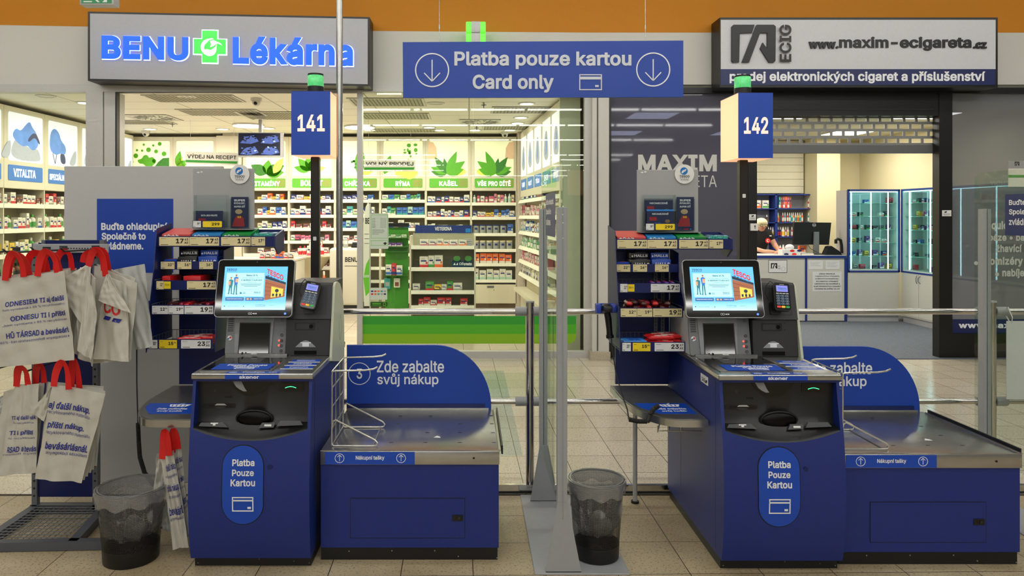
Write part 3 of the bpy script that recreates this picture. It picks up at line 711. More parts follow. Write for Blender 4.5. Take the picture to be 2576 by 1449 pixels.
    # side shell
    b=MB(); b.extr([(.39,.862),(.39,.89),(.475,1.235),(.50,1.253),(.56,1.253),(.63,1.235),(.69,1.19),(.73,1.12),(.75,1.03),(.76,.93),(.76,.80),(.70,.80)],'x',.5495,.562,shellm)
    fs=Fr((.562,0,0),(0,1,0),(0,0,1)); b.ring(fs,.63,1.0,.032,.002,lgrey,0,.001,24,2.2); T.part('side_shell',b)
    return T
def pinpad(label,loc,tilt,roll):
    T=Thing('card_terminal',label,'card terminal',loc,'card payment terminals',local=True); T.o.rotation_euler=(tilt,roll,0)
    f=Fr((0,0,0),(1,0,0),(0,0,1)); b=MB()
    b.rect(f,-.042,.042,-.072,.072,blk,-.022,.0,r=.014); b.rect(f,-.038,.038,-.068,.068,blkg,0,.002,r=.012)
    body=T.part('housing',b)
    b=MB(); b.rect(f,-.029,.029,.024,.056,lcd,.002,.003); b.text(f,'TESCO',-.022,.022,.036,.045,scr_btn,bold=.02,l=.0035); dashes(b,f,-.02,.02,.031,.033,5,scr_btn,.003,.0034); T.part('display',b)
    b=MB(); 
    for i in range(4): b.rect(f,-.031+.0165*i,-.018+.0165*i,.013,.017,wlet,.002,.003)
    b.rect(f,-.012,.012,.060,.063,lgrey,.002,.003); T.part('function_keys',b)
    for r in range(4):
        for c in range(3):
            b=MB(); u=-.022+.022*c; v=.002-.0135*r; b.rect(f,u-.009,u+.009,v-.005,v+.005,kgl,.002,.0035,r=.003); b.rect(f,u-.008,u+.008,v-.004,v+.0035,keym,.0035,.0045,r=.003)
            s_='123456789*0#'[r*3+c]; b.text(f,s_,u-.002,u+.002,v-.0025,v+.0025,wlet,l=.0048,res=1); T.part('key',b)
    for c,h in enumerate(('e0302a','e8b62a','1f9a45')):
        b=MB(); u=-.022+.022*c; b.rect(f,u-.0095,u+.0095,-.059,-.049,mat(['cancel_key','correction_key','confirm_key'][c],h,.4,emis=.25),.002,.0045,r=.003); T.part(['cancel_key','correction_key','confirm_key'][c],b)
    b=MB(); pts=[(-.03,.004,.06),(-.05,.015,.08),(-.065,.03,.06),(-.07,.04,.02),(-.05,.05,-.01)]; b.tube(pts,.0022,rubber,6); T.part('cable',b)
    return T
K1=(-1.263,3.35,0); K2=(1.137,3.325,0)
kio=make_kiosk('self_checkout','blue self-checkout standing left of the centre, under the hanging light box reading 141',K1,'self-checkouts')
k2=dup(kio.o,K2,'blue self-checkout on the right, beneath the hanging light box reading 142')
pinpad('black card terminal on the checkout of lane 141, leaning to the right',(K1[0]+.452,K1[1]+.385,1.200),math.radians(-22),math.radians(11))
pinpad('black card terminal on the checkout of lane 142, nearly upright',(K2[0]+.452,K2[1]+.385,1.195),math.radians(-18),math.radians(3))
b=MB(); f=Fr((K2[0]-.001,0,0),(0,-1,0),(0,0,1)); b.rect(f,-(K2[1]+.26),-(K2[1]+.15),.795,.835,pcw,0,.0012); b.text(f,'142',-(K2[1]+.24),-(K2[1]+.19),.803,.822,blet,bold=.02,l=.002); b.poly(f,[(-(K2[1]+.19),.80),(-(K2[1]+.165),.805),(-(K2[1]+.16),.82),(-(K2[1]+.185),.815)],blet,.0012,.002)
solo('sticker',b,'torn white sticker on the left side of the right-hand checkout','sticker')
# ================================================================ bagging counters
def make_counter(label,loc):
    T=Thing('bagging_counter',label,'counter',loc,'bagging counters',local=True); W=.835; D=.72
    b=MB(); b.box(.0,W-.012,.012,D-.01,0,.06,blk); sp=MATS['scuff_grey']
    for x,z in ((.13,.04),(.33,.041),(.53,.042),(.64,.015),(.82,.008)): b.ball((x,.012,z),(.0035,.002,.0035),steel,8,5)
    T.part('plinth',b)
    b=MB(); b.box(.0,W-.007,.0,D,.06,.452,kblue,.002,1); body=T.part('cabinet',b)
    f=Fr((0,0,0),(1,0,0),(0,0,1)); b=MB(); b.rect(f,.137,.672,.105,.293,blk,0,.0006); b.rect(f,.140,.669,.108,.290,kblue,.0006,.0022); dr=T.part('door',b,body)
    b=MB(); b.rect(f,.612,.662,.187,.215,blk,.0022,.005,r=.003); b.rect(f,.628,.650,.194,.208,blkg,.005,.0055); b.rect(f,.640,.6485,.196,.206,dgrey,.0055,.008); T.part('latch',b,body)
    b=MB(); b.box(0,W-.004,-.010,D+.005,.449,.513,steel,.004,2)
    fl=Fr((0,0,.513),(1,0,0),(0,1,0)); slot=mat('slot_shadow','151517',.5)
    for k,(x,y) in enumerate([(.15+.165*i,.12+.16*j) for i in range(5) for j in range(4)]):
        if (k*7)%5!=0: b.rect(fl,x-.010,x+.010,y-.003,y+.003,slot,0,.0008,r=.003)
    b.poly(fl,[(.515,.20),(.55,.195),(.545,.215),(.53,.225)],pcw,0,.0008)
    ct=T.part('steel_worktop',b)
    b=MB(); b.box(W+.006,W+.014,.02,.70,.49,.530,blk); b.box(.0,W,-.008,-.002,.5125,.5155,steel); b.box(W-.008,W+.003,.0,.70,.5125,.517,steel); T.part('edge_strip',b,ct)
    ff=Fr((0,-.0105,0),(1,0,0),(0,0,1)); b=MB(); b.rect(ff,.022,.438,.452,.510,sblue,0,.0012); b.text(ff,'Nákupní tašky',.165,.298,.470,.493,wlet,bold=.015,l=.002)
    for u in (.090,.375):
        b.ring(ff,u,.481,.022,.0025,wlet,.0012,.002); b.line(ff,(u,.467),(u,.495),.0025,wlet,.0012,.002); b.line(ff,(u-.010,.486),(u,.496),.0025,wlet,.0012,.002); b.line(ff,(u+.010,.486),(u,.496),.0025,wlet,.0012,.002)
    T.part('front_sticker',b,ct); b=MB(); b.disc(ff,.712,.481,.005,.005,blk,0,.001,10); T.part('screw',b,ct)
    # backboard with a rounded right shoulder
    pts=[(0,.42),(.815,.42),(.815,.52)]
    for i in range(17): t=PI/2*i/16; pts.append((.495+.32*math.cos(t),.525+.350*math.sin(t)))
    pts+=[(0,.875)]
    b=MB(); b.extr(pts,'y',D+.006,D+.026,tblue); b.box(0,.78,D+.0,D+.006,.52,.545,dblue); b.box(.0,.80,D-.001,D+.004,.512,.522,steel)
    bb=T.part('backboard',b)
    fb=Fr((0,D+.006,0),(1,0,0),(0,0,1)); b=MB()
    k=(4.126)/F
    def BX(px): return (px-CX)*k+.69
    def BZ(py): return H-(py-CY)*k
    b.text(fb,'Zde zabalte',BX(948),BX(1117),BZ(937),BZ(907),wlet,bold=.004,l=.001); b.text(fb,'svůj nákup',BX(949),BX(1103),BZ(973),BZ(939),wlet,bold=.004,l=.001)
    b.ring(fb,BX(904),BZ(940),.063,.004,wlet,0,.001); b.text(fb,'3',BX(897),BX(911),BZ(953),BZ(927),wlet,bold=.01,l=.001); T.part('lettering',b,bb)
    # wire bag holder
    b=MB(); wr=.0042; w=mat('wire_chrome','cfcdc6',.25,.8,var=.02)
    for y,top,tip in ((.056,.868,-.441),(.364,.872,-.436)):
        o=.70
        b.tube([(.04,y,.520),(.042,y,.70),(.042,y,top-.02),(.044,y,top),(.06,y,top+.003),(.20,y-.01,top+.008),(tip+o-.02,y-.012,top+.014),(tip+o,y-.012,top+.024)],wr,w,8)
        b.tube([(.04,y,.60),(.046,y,.632),(.058,y,.640),(.07,y,.634),(.245,y,.545),(.256,y,.532),(.250,y,.520),(.235,y,.5175),(.05,y,.5175),(.04,y,.53)],wr,w,8)
    for z in (.868,.79,.70,.60,.52): b.tube([(.042,.056,z),(.042,.364,z+.002)],.0034,w,6)
    for y in (.15,.26): b.tube([(.042,y,.52),(.042,y,.868)],.0034,w,6)
    b.tube([(.235,.056,.5175),(.235,.364,.5175)],.0034,w,6)
    T.part('wire_bag_holder',b)
    return T
cn=make_counter('blue bagging counter with steel top, right of the lane 141 checkout',(-.690,3.40,0))
dup(cn.o,(1.700,3.355,0),'blue bagging counter with steel top, at the right edge beside lane 142')
# ================================================================ confectionery racks, basket shelves, scanners
def price(b,fr,u0,u1,v0,v1,m,num,sup='',big=False):
    b.rect(fr,u0,u1,v0,v1,m,.002,.0032,r=.002); h=v1-v0; w=u1-u0
    if big:
        b.text(fr,num,u0+w*.56,u0+w*.82,v0+h*.28,v0+h*.82,blet,bold=.03,l=.004); 
        if sup: b.text(fr,sup,u0+w*.85,u0+w*.97,v0+h*.60,v0+h*.86,blet,bold=.02,l=.004,res=2); b.text(fr,'.Kč',u0+w*.83,u0+w*.97,v0+h*.22,v0+h*.48,blet,bold=.02,l=.004,res=2)
    else:
        b.text(fr,num,u0+w*.52,u0+w*.80,v0+h*.40,v0+h*.78,blet,bold=.03,l=.004,res=2); b.text(fr,'50',u0+w*.83,u0+w*.95,v0+h*.60,v0+h*.78,blet,bold=.02,l=.004,res=1)
    b.rect(fr,u0+w*.05,u0+w*.30,v0+h*.10,v0+h*.16,blet,.0032,.0036); b.rect(fr,u0+w*.05,u0+w*.22,v0+h*.80,v0+h*.83,blet,.0032,.0036)
CANDY=dict(orbit_red='d4504a',orbit_blue='2f86c8',orbit_green='0f8a3c',airwaves='16263f',halls_black='0d0d12',halls_blue='1747b0',wafer_red='c8181c',wafer_purple='4a1f8a',bar_pink='a01f3c',bar_brown='4a1a16',blue_bar='1f7fd0')
for k,v in CANDY.items(): mat('pack_'+k,v,.32,var=.08,vs=25)
def PK(k): return MATS['pack_'+k]
def rack(ox,dz,lane,full):
    side='left' if lane==1 else 'right'
    T=Thing('confectionery_rack','dark blue rack of sweets and chewing gum beside the %s lane checkout'%side,'sweets rack',(ox,4.18,.64),'sweets racks'); W=.335
    yb=4.17
    b=MB(); b.box(ox+.03,ox+W,yb,yb+.02,.645,1.50+dz,dblue); b.box(ox+.05,ox+.055,yb-.002,yb,.86,.866,steel); b.box(ox+W-.03,ox+W-.025,yb-.002,yb,.86,.866,steel); T.part('back_panel',b)
    b=MB(); b.extr([(yb+.0,.90+dz),(3.86,.905+dz),(3.84,.87+dz),(3.835,.93+dz),(3.93,1.30+dz),(3.97,1.52+dz),(yb,1.55+dz)],'x',ox-.014,ox-.010,dblue); T.part('side_panel',b)
    b=MB(); b.extr([(yb,.86+dz),(3.86,.87+dz),(3.88,1.10+dz),(4.0,1.28+dz),(4.0,1.40+dz),(yb,1.42+dz)],'x',ox+W+.004,ox+W+.008,dblue); T.part('side_panel',b)
    b=MB()
    for u in (.245,.285):
        b.box(ox+u,ox+u+.022,yb-.012,yb,.88+dz,1.40+dz,galv)
        for k in range(26): b.box(ox+u+.009,ox+u+.013,yb-.0128,yb-.012,.90+dz+.019*k,.912+dz+.019*k,blk)
    T.part('slotted_upright',b)
    # wide top shelf
    z=1.427+dz; yf=3.98
    b=MB(); b.box(ox-.012,ox+.62,yf,4.17,z-.004,z,dblue); b.box(ox-.012,ox+.62,4.165,4.17,z,z+.085,dblue); b.box(ox-.012,ox+.62,yf-.004,yf,z-.006,z+.052,dblue)
    b.extr([(4.165,z+.085),(yf,z+.052),(yf-.004,z-.006),(4.05,z-.05),(4.165,z-.03)],'x',ox+.62,ox+.630,dblue)
    sh=T.part('top_shelf',b)
    f=Fr((ox,yf-.004,z),(1,0,0),(0,0,1))
    for u0,u1,n,bg in ((.0,.162,'17',1),(.164,.325,'17',1),(.336,.496,'17',1),(.50,.575,'17',0)):
        b=MB(); price(b,f,u0,u1,.0,.047,cream,n,'43',bg); T.part('price_card',b,sh)
    # second shelf
    z=1.301+dz; b=MB(); b.box(ox-.006,ox+W,4.0,4.17,z-.005,z,dblue); b.box(ox-.006,ox+W,3.996,4.0,z-.005,z+.04,dblue); sh=T.part('shelf',b)
    f=Fr((ox,3.996,z),(1,0,0),(0,0,1))
    for u0,u1,n in ((.0,.075,'22'),(.09,.167,'16'),(.21,.285,'16')): b=MB(); price(b,f,u0,u1,-.002,.038,cream,n); T.part('price_card',b,sh)
    # three wire baskets
    rows=[(1.195,3.93,.0),(1.068,3.89,.006),(.893,3.85,.012)]
    for k,(z,yf,s) in enumerate(rows):
        z+=dz; b=MB(); x0,x1=ox-.006,ox+W-.002
        for i in range(15): x=x0+(x1-x0)*i/14; b.tube([(x,yf,z+.04),(x,yf+.002,z-.004),(x,4.168,z-.004),(x,4.168,z+.05)],.0014,galv,5)
        for y in (yf+.05,yf+.12,yf+.19,4.168): 
            if y<4.17: b.tube([(x0,y,z-.004),(x1,y,z-.004)],.0018,galv,5)
        b.tube([(x0,yf,z+.05),(x0,4.16,z+.05),(x1,4.16,z+.05),(x1,yf,z+.05)],.002,galv,5)
        for i in range(6): y=yf+.04*i+.02; b.tube([(x0,y,z+.05),(x0,y,z-.004)],.0012,galv,5)
        b.box(x0,x1,yf-.004,yf-.001,z-.004,z+.048,dblue); bk=T.part('wire_basket',b)
        f=Fr((ox,yf-.004,z),(1,0,0),(0,0,1)); wc=pcw
        if k==0:
            c_=cream if lane==1 else pcw
            L_=[(.006,.045,c_,'12',0),(.047,.082,yel,'',0),(.170,.325,c_,'17',1)]
        elif k==1:
            c_=pcw if lane==1 else cream
            L_=[(.0,.085,c_,'12',0),(.087,.168,c_,'19',0),(.172,.325,c_,'19',1)]
        else: L_=[(.0,.045,pcw,'23',0),(.055,.148,yel,'15',0),(.170,.325,pcw,'23',1)]
        for u0,u1,m_,n,bg in L_:
            b=MB()
            if n: price(b,f,u0,u1,.0,.044,m_,n,{0:'43',1:'38',2:'27'}[k],bg)
            else: b.rect(f,u0,u1,.003,.042,yel,.002,.0032); b.text(f,'Nízká cena',u0+.006,u1-.006,.02,.032,blet,l=.004,res=1)
            T.part('price_card',b,bk)
    # ---- goods on the rack
    def pack(name,lab,cat,grp,x,y,z,w,d,h,m,txt=None,txm=None,slant=0):
        T2=Thing(name,lab,cat,(x+w/2,y+d/2,z),grp); b=MB(); b.box(x,x+w,y,y+d,z,z+h,m,.004,2); T2.part('carton',b)
        if txt:
            f=Fr((x,y,z),(1,0,0),(0,0,1)); b=MB()
            b.text(f,txt,w*.20,w*.94,h*.30,h*.72,txm or wlet,bold=.03,l=.001); b.disc(f,w*.10,h*.42,w*.05,w*.05,txm or wlet,0,.0008,12); T2.part('lettering',b)
            ft=Fr((x,y,z+h),(1,0,0),(0,1,0)); b=MB(); b.rect(ft,w*.3,w*.9,d*.2,d*.5,txm or wlet,0,.0006); T2.part('top_print',b)
    z=1.4275+dz
    for nm,x,key,hh in (('red',.005,'orbit_red',.074),('blue',.17,'orbit_blue',.076),('green',.335,'orbit_green',.078)):
        x=ox+x; lab='%s carton of chewing gum on top shelf of the %s lane sweets rack'%(nm,side)
        T2=Thing('gum_carton',lab,'chewing gum',(x+.077,4.07,z),'gum cartons on the top shelves'); m=PK(key)
        b=MB(); b.extr([(3.995,z+.060),(3.995,z),(4.155,z),(4.155,z+.092),(4.02,z+.066)],'x',x,x+.155,m); T2.part('carton',b)
        f=Fr((x,3.995,z),(1,0,0),(0,0,1)); b=MB(); b.text(f,'Orbit',.028,.092,.036,.060,wlet,bold=.03,l=.001,th=.0005); b.disc(f,.018,.05,.008,.008,wlet,0,.0008,14); T2.part('lettering',b)
    lab='tray of dark mint gum packets on top shelf of the %s lane sweets rack'%side
    x=ox+.50; T2=Thing('gum_packet_tray',lab,'chewing gum',(x+.055,4.07,z))
    b=MB(); b.box(x,x+.115,3.995,4.15,z,z+.035,PK('airwaves')); T2.part('tray',b)
    for i in range(4):
        b=MB(); b.box(x+.003+.028*i,x+.028+.028*i,4.0,4.15,z+.036,z+.062+.008*(i%2),mat('gum_foil','6f9fb0',.3,.3,var=.3,vs=60),.004,1); T2.part('gum_packet',b)
    f=Fr((x,3.993,z+.03),(1,0,0),(0,0,1)); b=MB(); b.text(f,'Airwaves',.01,.105,.020,.042,mat('mint_print','35b39a',.4,var=0),bold=.03,l=.001); T2.part('lettering',b)
    z=1.3015+dz
    pack('sweets_box','black carton of menthol sweets on second shelf, %s lane rack'%side,'sweets','boxes of menthol sweets',ox+.085,4.01,z+.001,.105,.13,.062,PK('halls_black'),'HALLS')
    pack('sweets_box','blue carton of menthol sweets on second shelf, %s lane rack'%side,'sweets','boxes of menthol sweets',ox+.197,4.01,z+.001,.105,.13,.064,PK('halls_blue'),'HALLS')
    b=MB(); 
    for j,(nm,hx,mk,x_) in enumerate((('black',.087,'halls_black',.087),('blue',.199,'halls_blue',.199))):
        pack('sweets_box','upper %s carton of menthol sweets, stacked on its twin, %s lane rack'%(nm,side),'sweets','boxes of menthol sweets',ox+x_,4.04,z+.0655,.100,.10,.034,PK(mk),'HALLS')
    wob=random.Random(lane)
    def bar(name,lab,cat,grp,x,y,z,w,d,m,m2,rot,txt=None,h=.024):
        b=MB(); n=14; v=[];f=[]
        for i in range(n+1):
            t=i/n; e=min(1,min(t,1-t)*9); e=e**.5 if e>0 else 0
            for (sy,sz) in ((-1,-.35),(-1,.35),(-.55,1),(.55,1),(1,.35),(1,-.35),(.55,-1),(-.55,-1)):
                zz=sz*h*.5*(.12+.88*e)*(1+.12*math.sin(i*2.1+sy)); v.append(((t-.5)*w,sy*d*.5*(.9+.1*e),zz+h*.5))
        for i in range(n):
            for j in range(8): f.append((i*8+j,i*8+(j+1)%8,(i+1)*8+(j+1)%8,(i+1)*8+j))
        f=[tuple(reversed(q)) for q in f]+[tuple(range(8)),tuple(range(n*8+7,n*8-1,-1))]
        b.add(v[:],f,m)
        fr=Fr((0,0,h),(1,0,0),(0,1,0))
        b.rect(fr,-w*.25,w*.25,-d*.28,d*.28,m2,.0,.0012,r=.003)
        o=tag(b.build(name,None,(0,0,0)),lab,cat,grp); o.location=(x,y,z); o.rotation_euler=(0,0,rot)
    # wrapped cough sweets at the left of the second shelf
    for i in range(4):
        bar('sweet_stick','small %s stick of sweets at left end of second shelf, %s lane rack'%(['lower front purple','upper front blue','lower back purple','upper back blue'][i],side),'sweets','sweet sticks',ox+.042,4.03+.03*(i//2),z+.001+.0245*(i%2)+.0,.075,.024,PK('wafer_purple') if i%2==0 else PK('halls_blue'),PK('bar_pink'),.15*(i-1))
    # basket contents
    z0=1.195+dz
    if lane==1:
        for i,x in enumerate((.02,.135)):
            pack('chocolate_bar_box','%s red box of chocolate bars in upper basket, left lane rack'%['left','right'][i],'chocolate','red boxes of chocolate bars',ox+x,3.96,z0,.045+.05*i,.16,.068,PK('wafer_red'))
    else:
        for i in range(8):
            bar('chocolate_bar','%s purple and pink bar in upper basket, right lane rack'%(ORD[i]+' from left'),'chocolate','bars in the upper basket of the right lane',ox+.175+.018*i,4.0+.006*(i%3),z0+.002+.0245*(i%2),.11,.03,PK('wafer_purple'),PK('orbit_red'),1.4+.1*(i%3))
    z0=1.068+dz
    nb=21 if lane==2 else 14
    for i in range(nb):
        r=i%2; bar('chocolate_bar','dark wrapped bar, %s in the middle basket of the %s lane rack'%(ORD[i],side),'chocolate','bars in the middle basket of the %s lane'%side,ox+.06+(i%7)*.036,3.98+.05*r,z0+.002+.0245*(i//7),.13,.032,PK(['bar_brown','bar_pink','wafer_red','bar_brown'][i%4]),PK(['bar_pink','orbit_red','halls_black'][i%3]),1.25+.35*wob.random())
    z0=.893+dz
    red_n=12 if lane==2 else 8; blue_n=6 if lane==2 else 0
    bwm=mat('wrapper_white','e4e0da',.4)
    for i in range(red_n):
        bar('chocolate_bar','red and white bar, %s in the bottom basket of the %s lane rack'%(ORD[i],side),'chocolate','red and white bars in the bottom basket of %s lane'%side,ox+(.215 if lane==2 else .200)+.045*(i%2),3.89+.035*(i%4),z0+.002+.0245*(i//4),.145,.034,PK('wafer_red'),bwm,.12-.25*wob.random())
    for i in range(blue_n):
        bar('chocolate_bar','bright blue bar, %s in the bottom basket of the right lane rack'%ORD[i],'chocolate','blue bars in the bottom basket of the right lane',ox+.075,3.885+.037*(i%3),z0+.002+.0245*(i//3),.14,.035,PK('blue_bar'),PK('halls_blue'),.06-.1*wob.random())
    # ---- mobile phone voucher stand on the top
    sx=ox+.135; y=4.10; z=1.515+dz
    T2=Thing('voucher_stand','grey acrylic phone voucher stand on top of the %s lane sweets rack'%side,'display stand',(sx+.17,y,z),'voucher stands')
    gp=mat('grey_acrylic','a4a5a5',.35,var=.03)
    b=MB(); b.box(sx,sx+.345,y,y+.004,z,1.863+dz*.5,gp,.002,1); b.box(sx,sx+.345,y-.05,y+.05,z-.003,z,gp); b.disc(Fr((sx,y,1.848),(1,0,0),(0,0,1)),.03,0,.008,.004,pcw,0,.001,10); b.disc(Fr((sx,y,1.848),(1,0,0),(0,0,1)),.048,.003,.007,.004,pcw,0,.001,10); T2.part('back_plate',b)
    f=Fr((sx,y-.005,0),(1,0,0),(0,0,1)); zc=1.838; b=MB(); b.disc(f,.265,zc,.054,.054,pcw,0,.004,36); bd=T2.part('round_badge',b)
    b=MB(); b.disc(f,.262,zc+.017,.021,.021,mat('logo_blue','1272c4',.3),.004,.005,24)
    class RO:
        cv=None; N=f.N
        def __init__(s,u,v,a): s.u=u;s.v=v;s.c=math.cos(a);s.s=math.sin(a)
        def __call__(s,a,b_,l=0): return f(s.u+a*s.c-b_*s.s,s.v+a*s.s+b_*s.c,l)
    b.disc(RO(.256,zc+.014,.9),0,0,.011,.006,pcw,.005,.0056,14); b.disc(RO(.268,zc+.021,.9),0,0,.009,.0045,pcw,.005,.0056,14)
    b.text(f,'TESCO',.237,.293,zc-.018,zc-.007,blet,bold=.02,l=.0052); dashes(b,f,.237,.293,zc-.023,zc-.021,5,blet,.004,.005); b.text(f,'mobile',.243,.287,zc-.036,zc-.026,blet,l=.0052); T2.part('logo',b,bd)
    b=MB(); 
    for (u0,u1,v0,v1,dd) in ((.022,.205,z+.01,1.72,.045),(.03,.200,z+.01,1.63,.075),(.215,.320,z+.005,1.70,.02)):
        y1=y-.002; b.box(sx+u0,sx+u1,y1-dd,y1-dd+.002,v0,v1,clear); b.box(sx+u0,sx+u0+.002,y1-dd,y1,v0,v1,clear); b.box(sx+u1-.002,sx+u1,y1-dd,y1,v0,v1,clear); b.box(sx+u0,sx+u1,y1-dd,y1,v0,v0+.002,clear)
    T2.part('clear_pocket',b)
    # vouchers
    vn=mat('voucher_navy','1d2450',.4,var=.1); vr=mat('voucher_red','a81f2a',.4)
    def voucher(lab,u0,u1,v0,v1,yy,head,hm):
        T3=Thing('voucher_card',lab,'voucher',(sx+(u0+u1)/2,yy,v0),'phone vouchers'); b=MB(); b.box(sx+u0,sx+u1,yy,yy+.0015,v0,v1,vn); T3.part('card',b)
        g=Fr((sx,yy,0),(1,0,0),(0,0,1)); b=MB(); b.rect(g,u0,u1,v1-.009,v1,hm,0,.0006); b.text(g,head,u0+.03,u1-.03,v1-.03,v1-.018,wlet,bold=.02,l=.0008)
        b.rect(g,u0+.015,u0+.055,v1-.062,v1-.042,vr,0,.0006); b.disc(g,u1-.035,v1-.065,.014,.010,mat('brown_print','8a6a48',.5),0,.0006,12); b.ring(g,u0+.05,v1-.085,.012,.003,PK('blue_bar'),0,.0006); b.ring(g,u0+.07,v1-.085,.012,.003,PK('blue_bar'),0,.0006); T3.part('print',b)
    if lane==2:
        voucher('navy voucher card with a blue edge, front pocket of the right lane stand',.04,.190,z+.016,1.640,y-.065,'NEOMEZENĚ',PK('blue_bar'))
        voucher('navy voucher card behind another, in the upper pocket of the right lane stand',.035,.195,z+.03,1.70,y-.030,'NEOMEZENĚ',galv)
    else:
        voucher('navy voucher card with red patch, front pocket of the left lane stand',.04,.190,z+.016,1.632,y-.065,'DATA JSOU NEJVÍC',vn)
    T3=Thing('leaflet','tall navy and red leaflet in right pocket of the %s lane voucher stand'%side,'leaflet',(sx+.267,y-.014,z+.008),'leaflets in the voucher stands'); b=MB(); b.box(sx+.219,sx+.316,y-.016,y-.0145,z+.008,1.71,vn); T3.part('sheet',b)
    g=Fr((sx,y-.016,0),(1,0,0),(0,0,1)); b=MB()
    for s_,v_ in (('SUPER',1.685),('RYCHLOST,',1.668),('SUPER SÍŤ',1.651)): b.text(g,s_,.236,.298,v_,v_+.012,wlet,bold=.04,l=.0008)
    b.poly(g,[(.225,1.545),(.295,1.545),(.29,1.59),(.275,1.605),(.25,1.605),(.235,1.58)],vr,0,.0006); b.disc(g,.262,1.628,.020,.014,mat('tan_print','c0a27c',.5),0,.0006,16); b.text(g,'5G',.255,.275,1.592,1.603,yel,bold=.03,l=.001); b.rect(g,.26,.285,1.527,1.532,red,0,.0006); b.disc(g,.297,1.53,.004,.004,PK('blue_bar'),0,.0006,10); T3.part('print',b)
    b=MB(); g=Fr((sx,y-.079,0),(1,0,0),(0,0,1)); b.rect(g,.028,.205,z+.008,z+.048,navy,0,.001); price(b,Fr((sx,y-.080,0),(1,0,0),(0,0,1)),.032,.075,z+.011,z+.046,pcw,'399'); bb=Fr((sx,y-.080,0),(1,0,0),(0,0,1)); b.rect(bb,.085,.19,z+.012,z+.045,yel,.001,.003,r=.004); b.text(bb,'299',.135,.178,z+.021,z+.037,blet,bold=.02,l=.004); T2.part('price_strip',b)
rack(-1.683,.015,1,1); rack(.805,0,2,1)
# ---- basket shelf (steel, curved left front corner) with its leg and rail
def basket_shelf(ox,x1,lane):
    side='left' if lane==1 else 'right'; Z=.640; yb=4.165
    T=Thing('basket_shelf','steel basket shelf with rounded corner, left of the %s lane checkout'%side,'shelf',(ox+.17,3.8,0),'basket shelves')
    yf=3.455; pts=[(x1,yf),(x1,yb),(ox,yb),(ox,3.93)]
    for i in range(1,13): t=PI+PI/2*i/12; pts.append((ox+.20+.20*math.cos(t),3.93-.01+(.465)*math.sin(t)+.0))
    pts[-1]=(ox+.20,yf)
    b=MB(); b.extr(pts,'z',Z-.036,Z-.002,steel)
    cx,cy=(ox+x1)/2,(yf+yb)/2
    top=[(cx+(x-cx)*.95,cy+(y-cy)*.965) for x,y in pts]; b.extr(top,'z',Z-.004,Z,mat('worn_steel_sheet','8e8c88',.3,.8,var=.2,vs=20)); tr=T.part('tray',b)
    fl=Fr((0,0,Z),(1,0,0),(0,1,0)); b=MB(); u0,u1=ox+.045,x1-.02
    b.poly(fl,[(u0+.08,3.56),(u1,3.56),(u1,3.76),(u0,3.76),(u0+.01,3.68)],sblue,.0,.0012)
    uc=ox+.205
    b.text(fl,'Zde odložte',uc-.075,uc+.075,3.635,3.665,wlet,bold=.02,l=.0018); b.text(fl,'svůj košík',uc-.058,uc+.068,3.59,3.62,wlet,bold=.02,l=.0018)
    b.poly(fl,[(uc-.03,3.69),(uc+.05,3.69),(uc+.065,3.735),(uc-.045,3.735)],wlet,.0012,.0016)
    for k in range(4): b.line(fl,(uc-.022+.02*k,3.697),(uc-.028+.022*k,3.727),.006,sblue,.0016,.002)
    b.line(fl,(uc+.0,3.735),(uc+.02,3.76),.005,wlet,.0012,.0016); T.part('sticker',b,tr)
    b=MB(); b.box(ox+.14,x1-.01,yb-.03,yb-.01,.50,Z-.036,galv); 
    b.extr([(3.50,Z-.036),(yb-.01,Z-.036),(yb-.01,.50),(3.95,.52)],'x',x1-.012,x1-.008,galv); T.part('bracket',b)
    lx=ox+.125; b=MB(); b.cyl((lx,4.09,.005),(lx,4.09,Z-.036),.0125,alu,14); b.cyl((lx,4.09,0),(lx,4.09,.012),.022,blk,14); T.part('leg',b)
    if lane==2:
        b=MB()
        for u in (.15,.20,.26): b.tube([(ox+u,3.62,.60),(ox+u-.03,3.55,.59),(ox+u-.05,3.50,.57),(ox+u-.05,3.50,.60)],.003,steel,6)
        b.tube([(ox+.10,3.50,.575),(x1-.015,3.50,.575)],.003,steel,6); T.part('hook_bar',b)
basket_shelf(-1.685,-1.275,1); basket_shelf(.803,1.13,2)
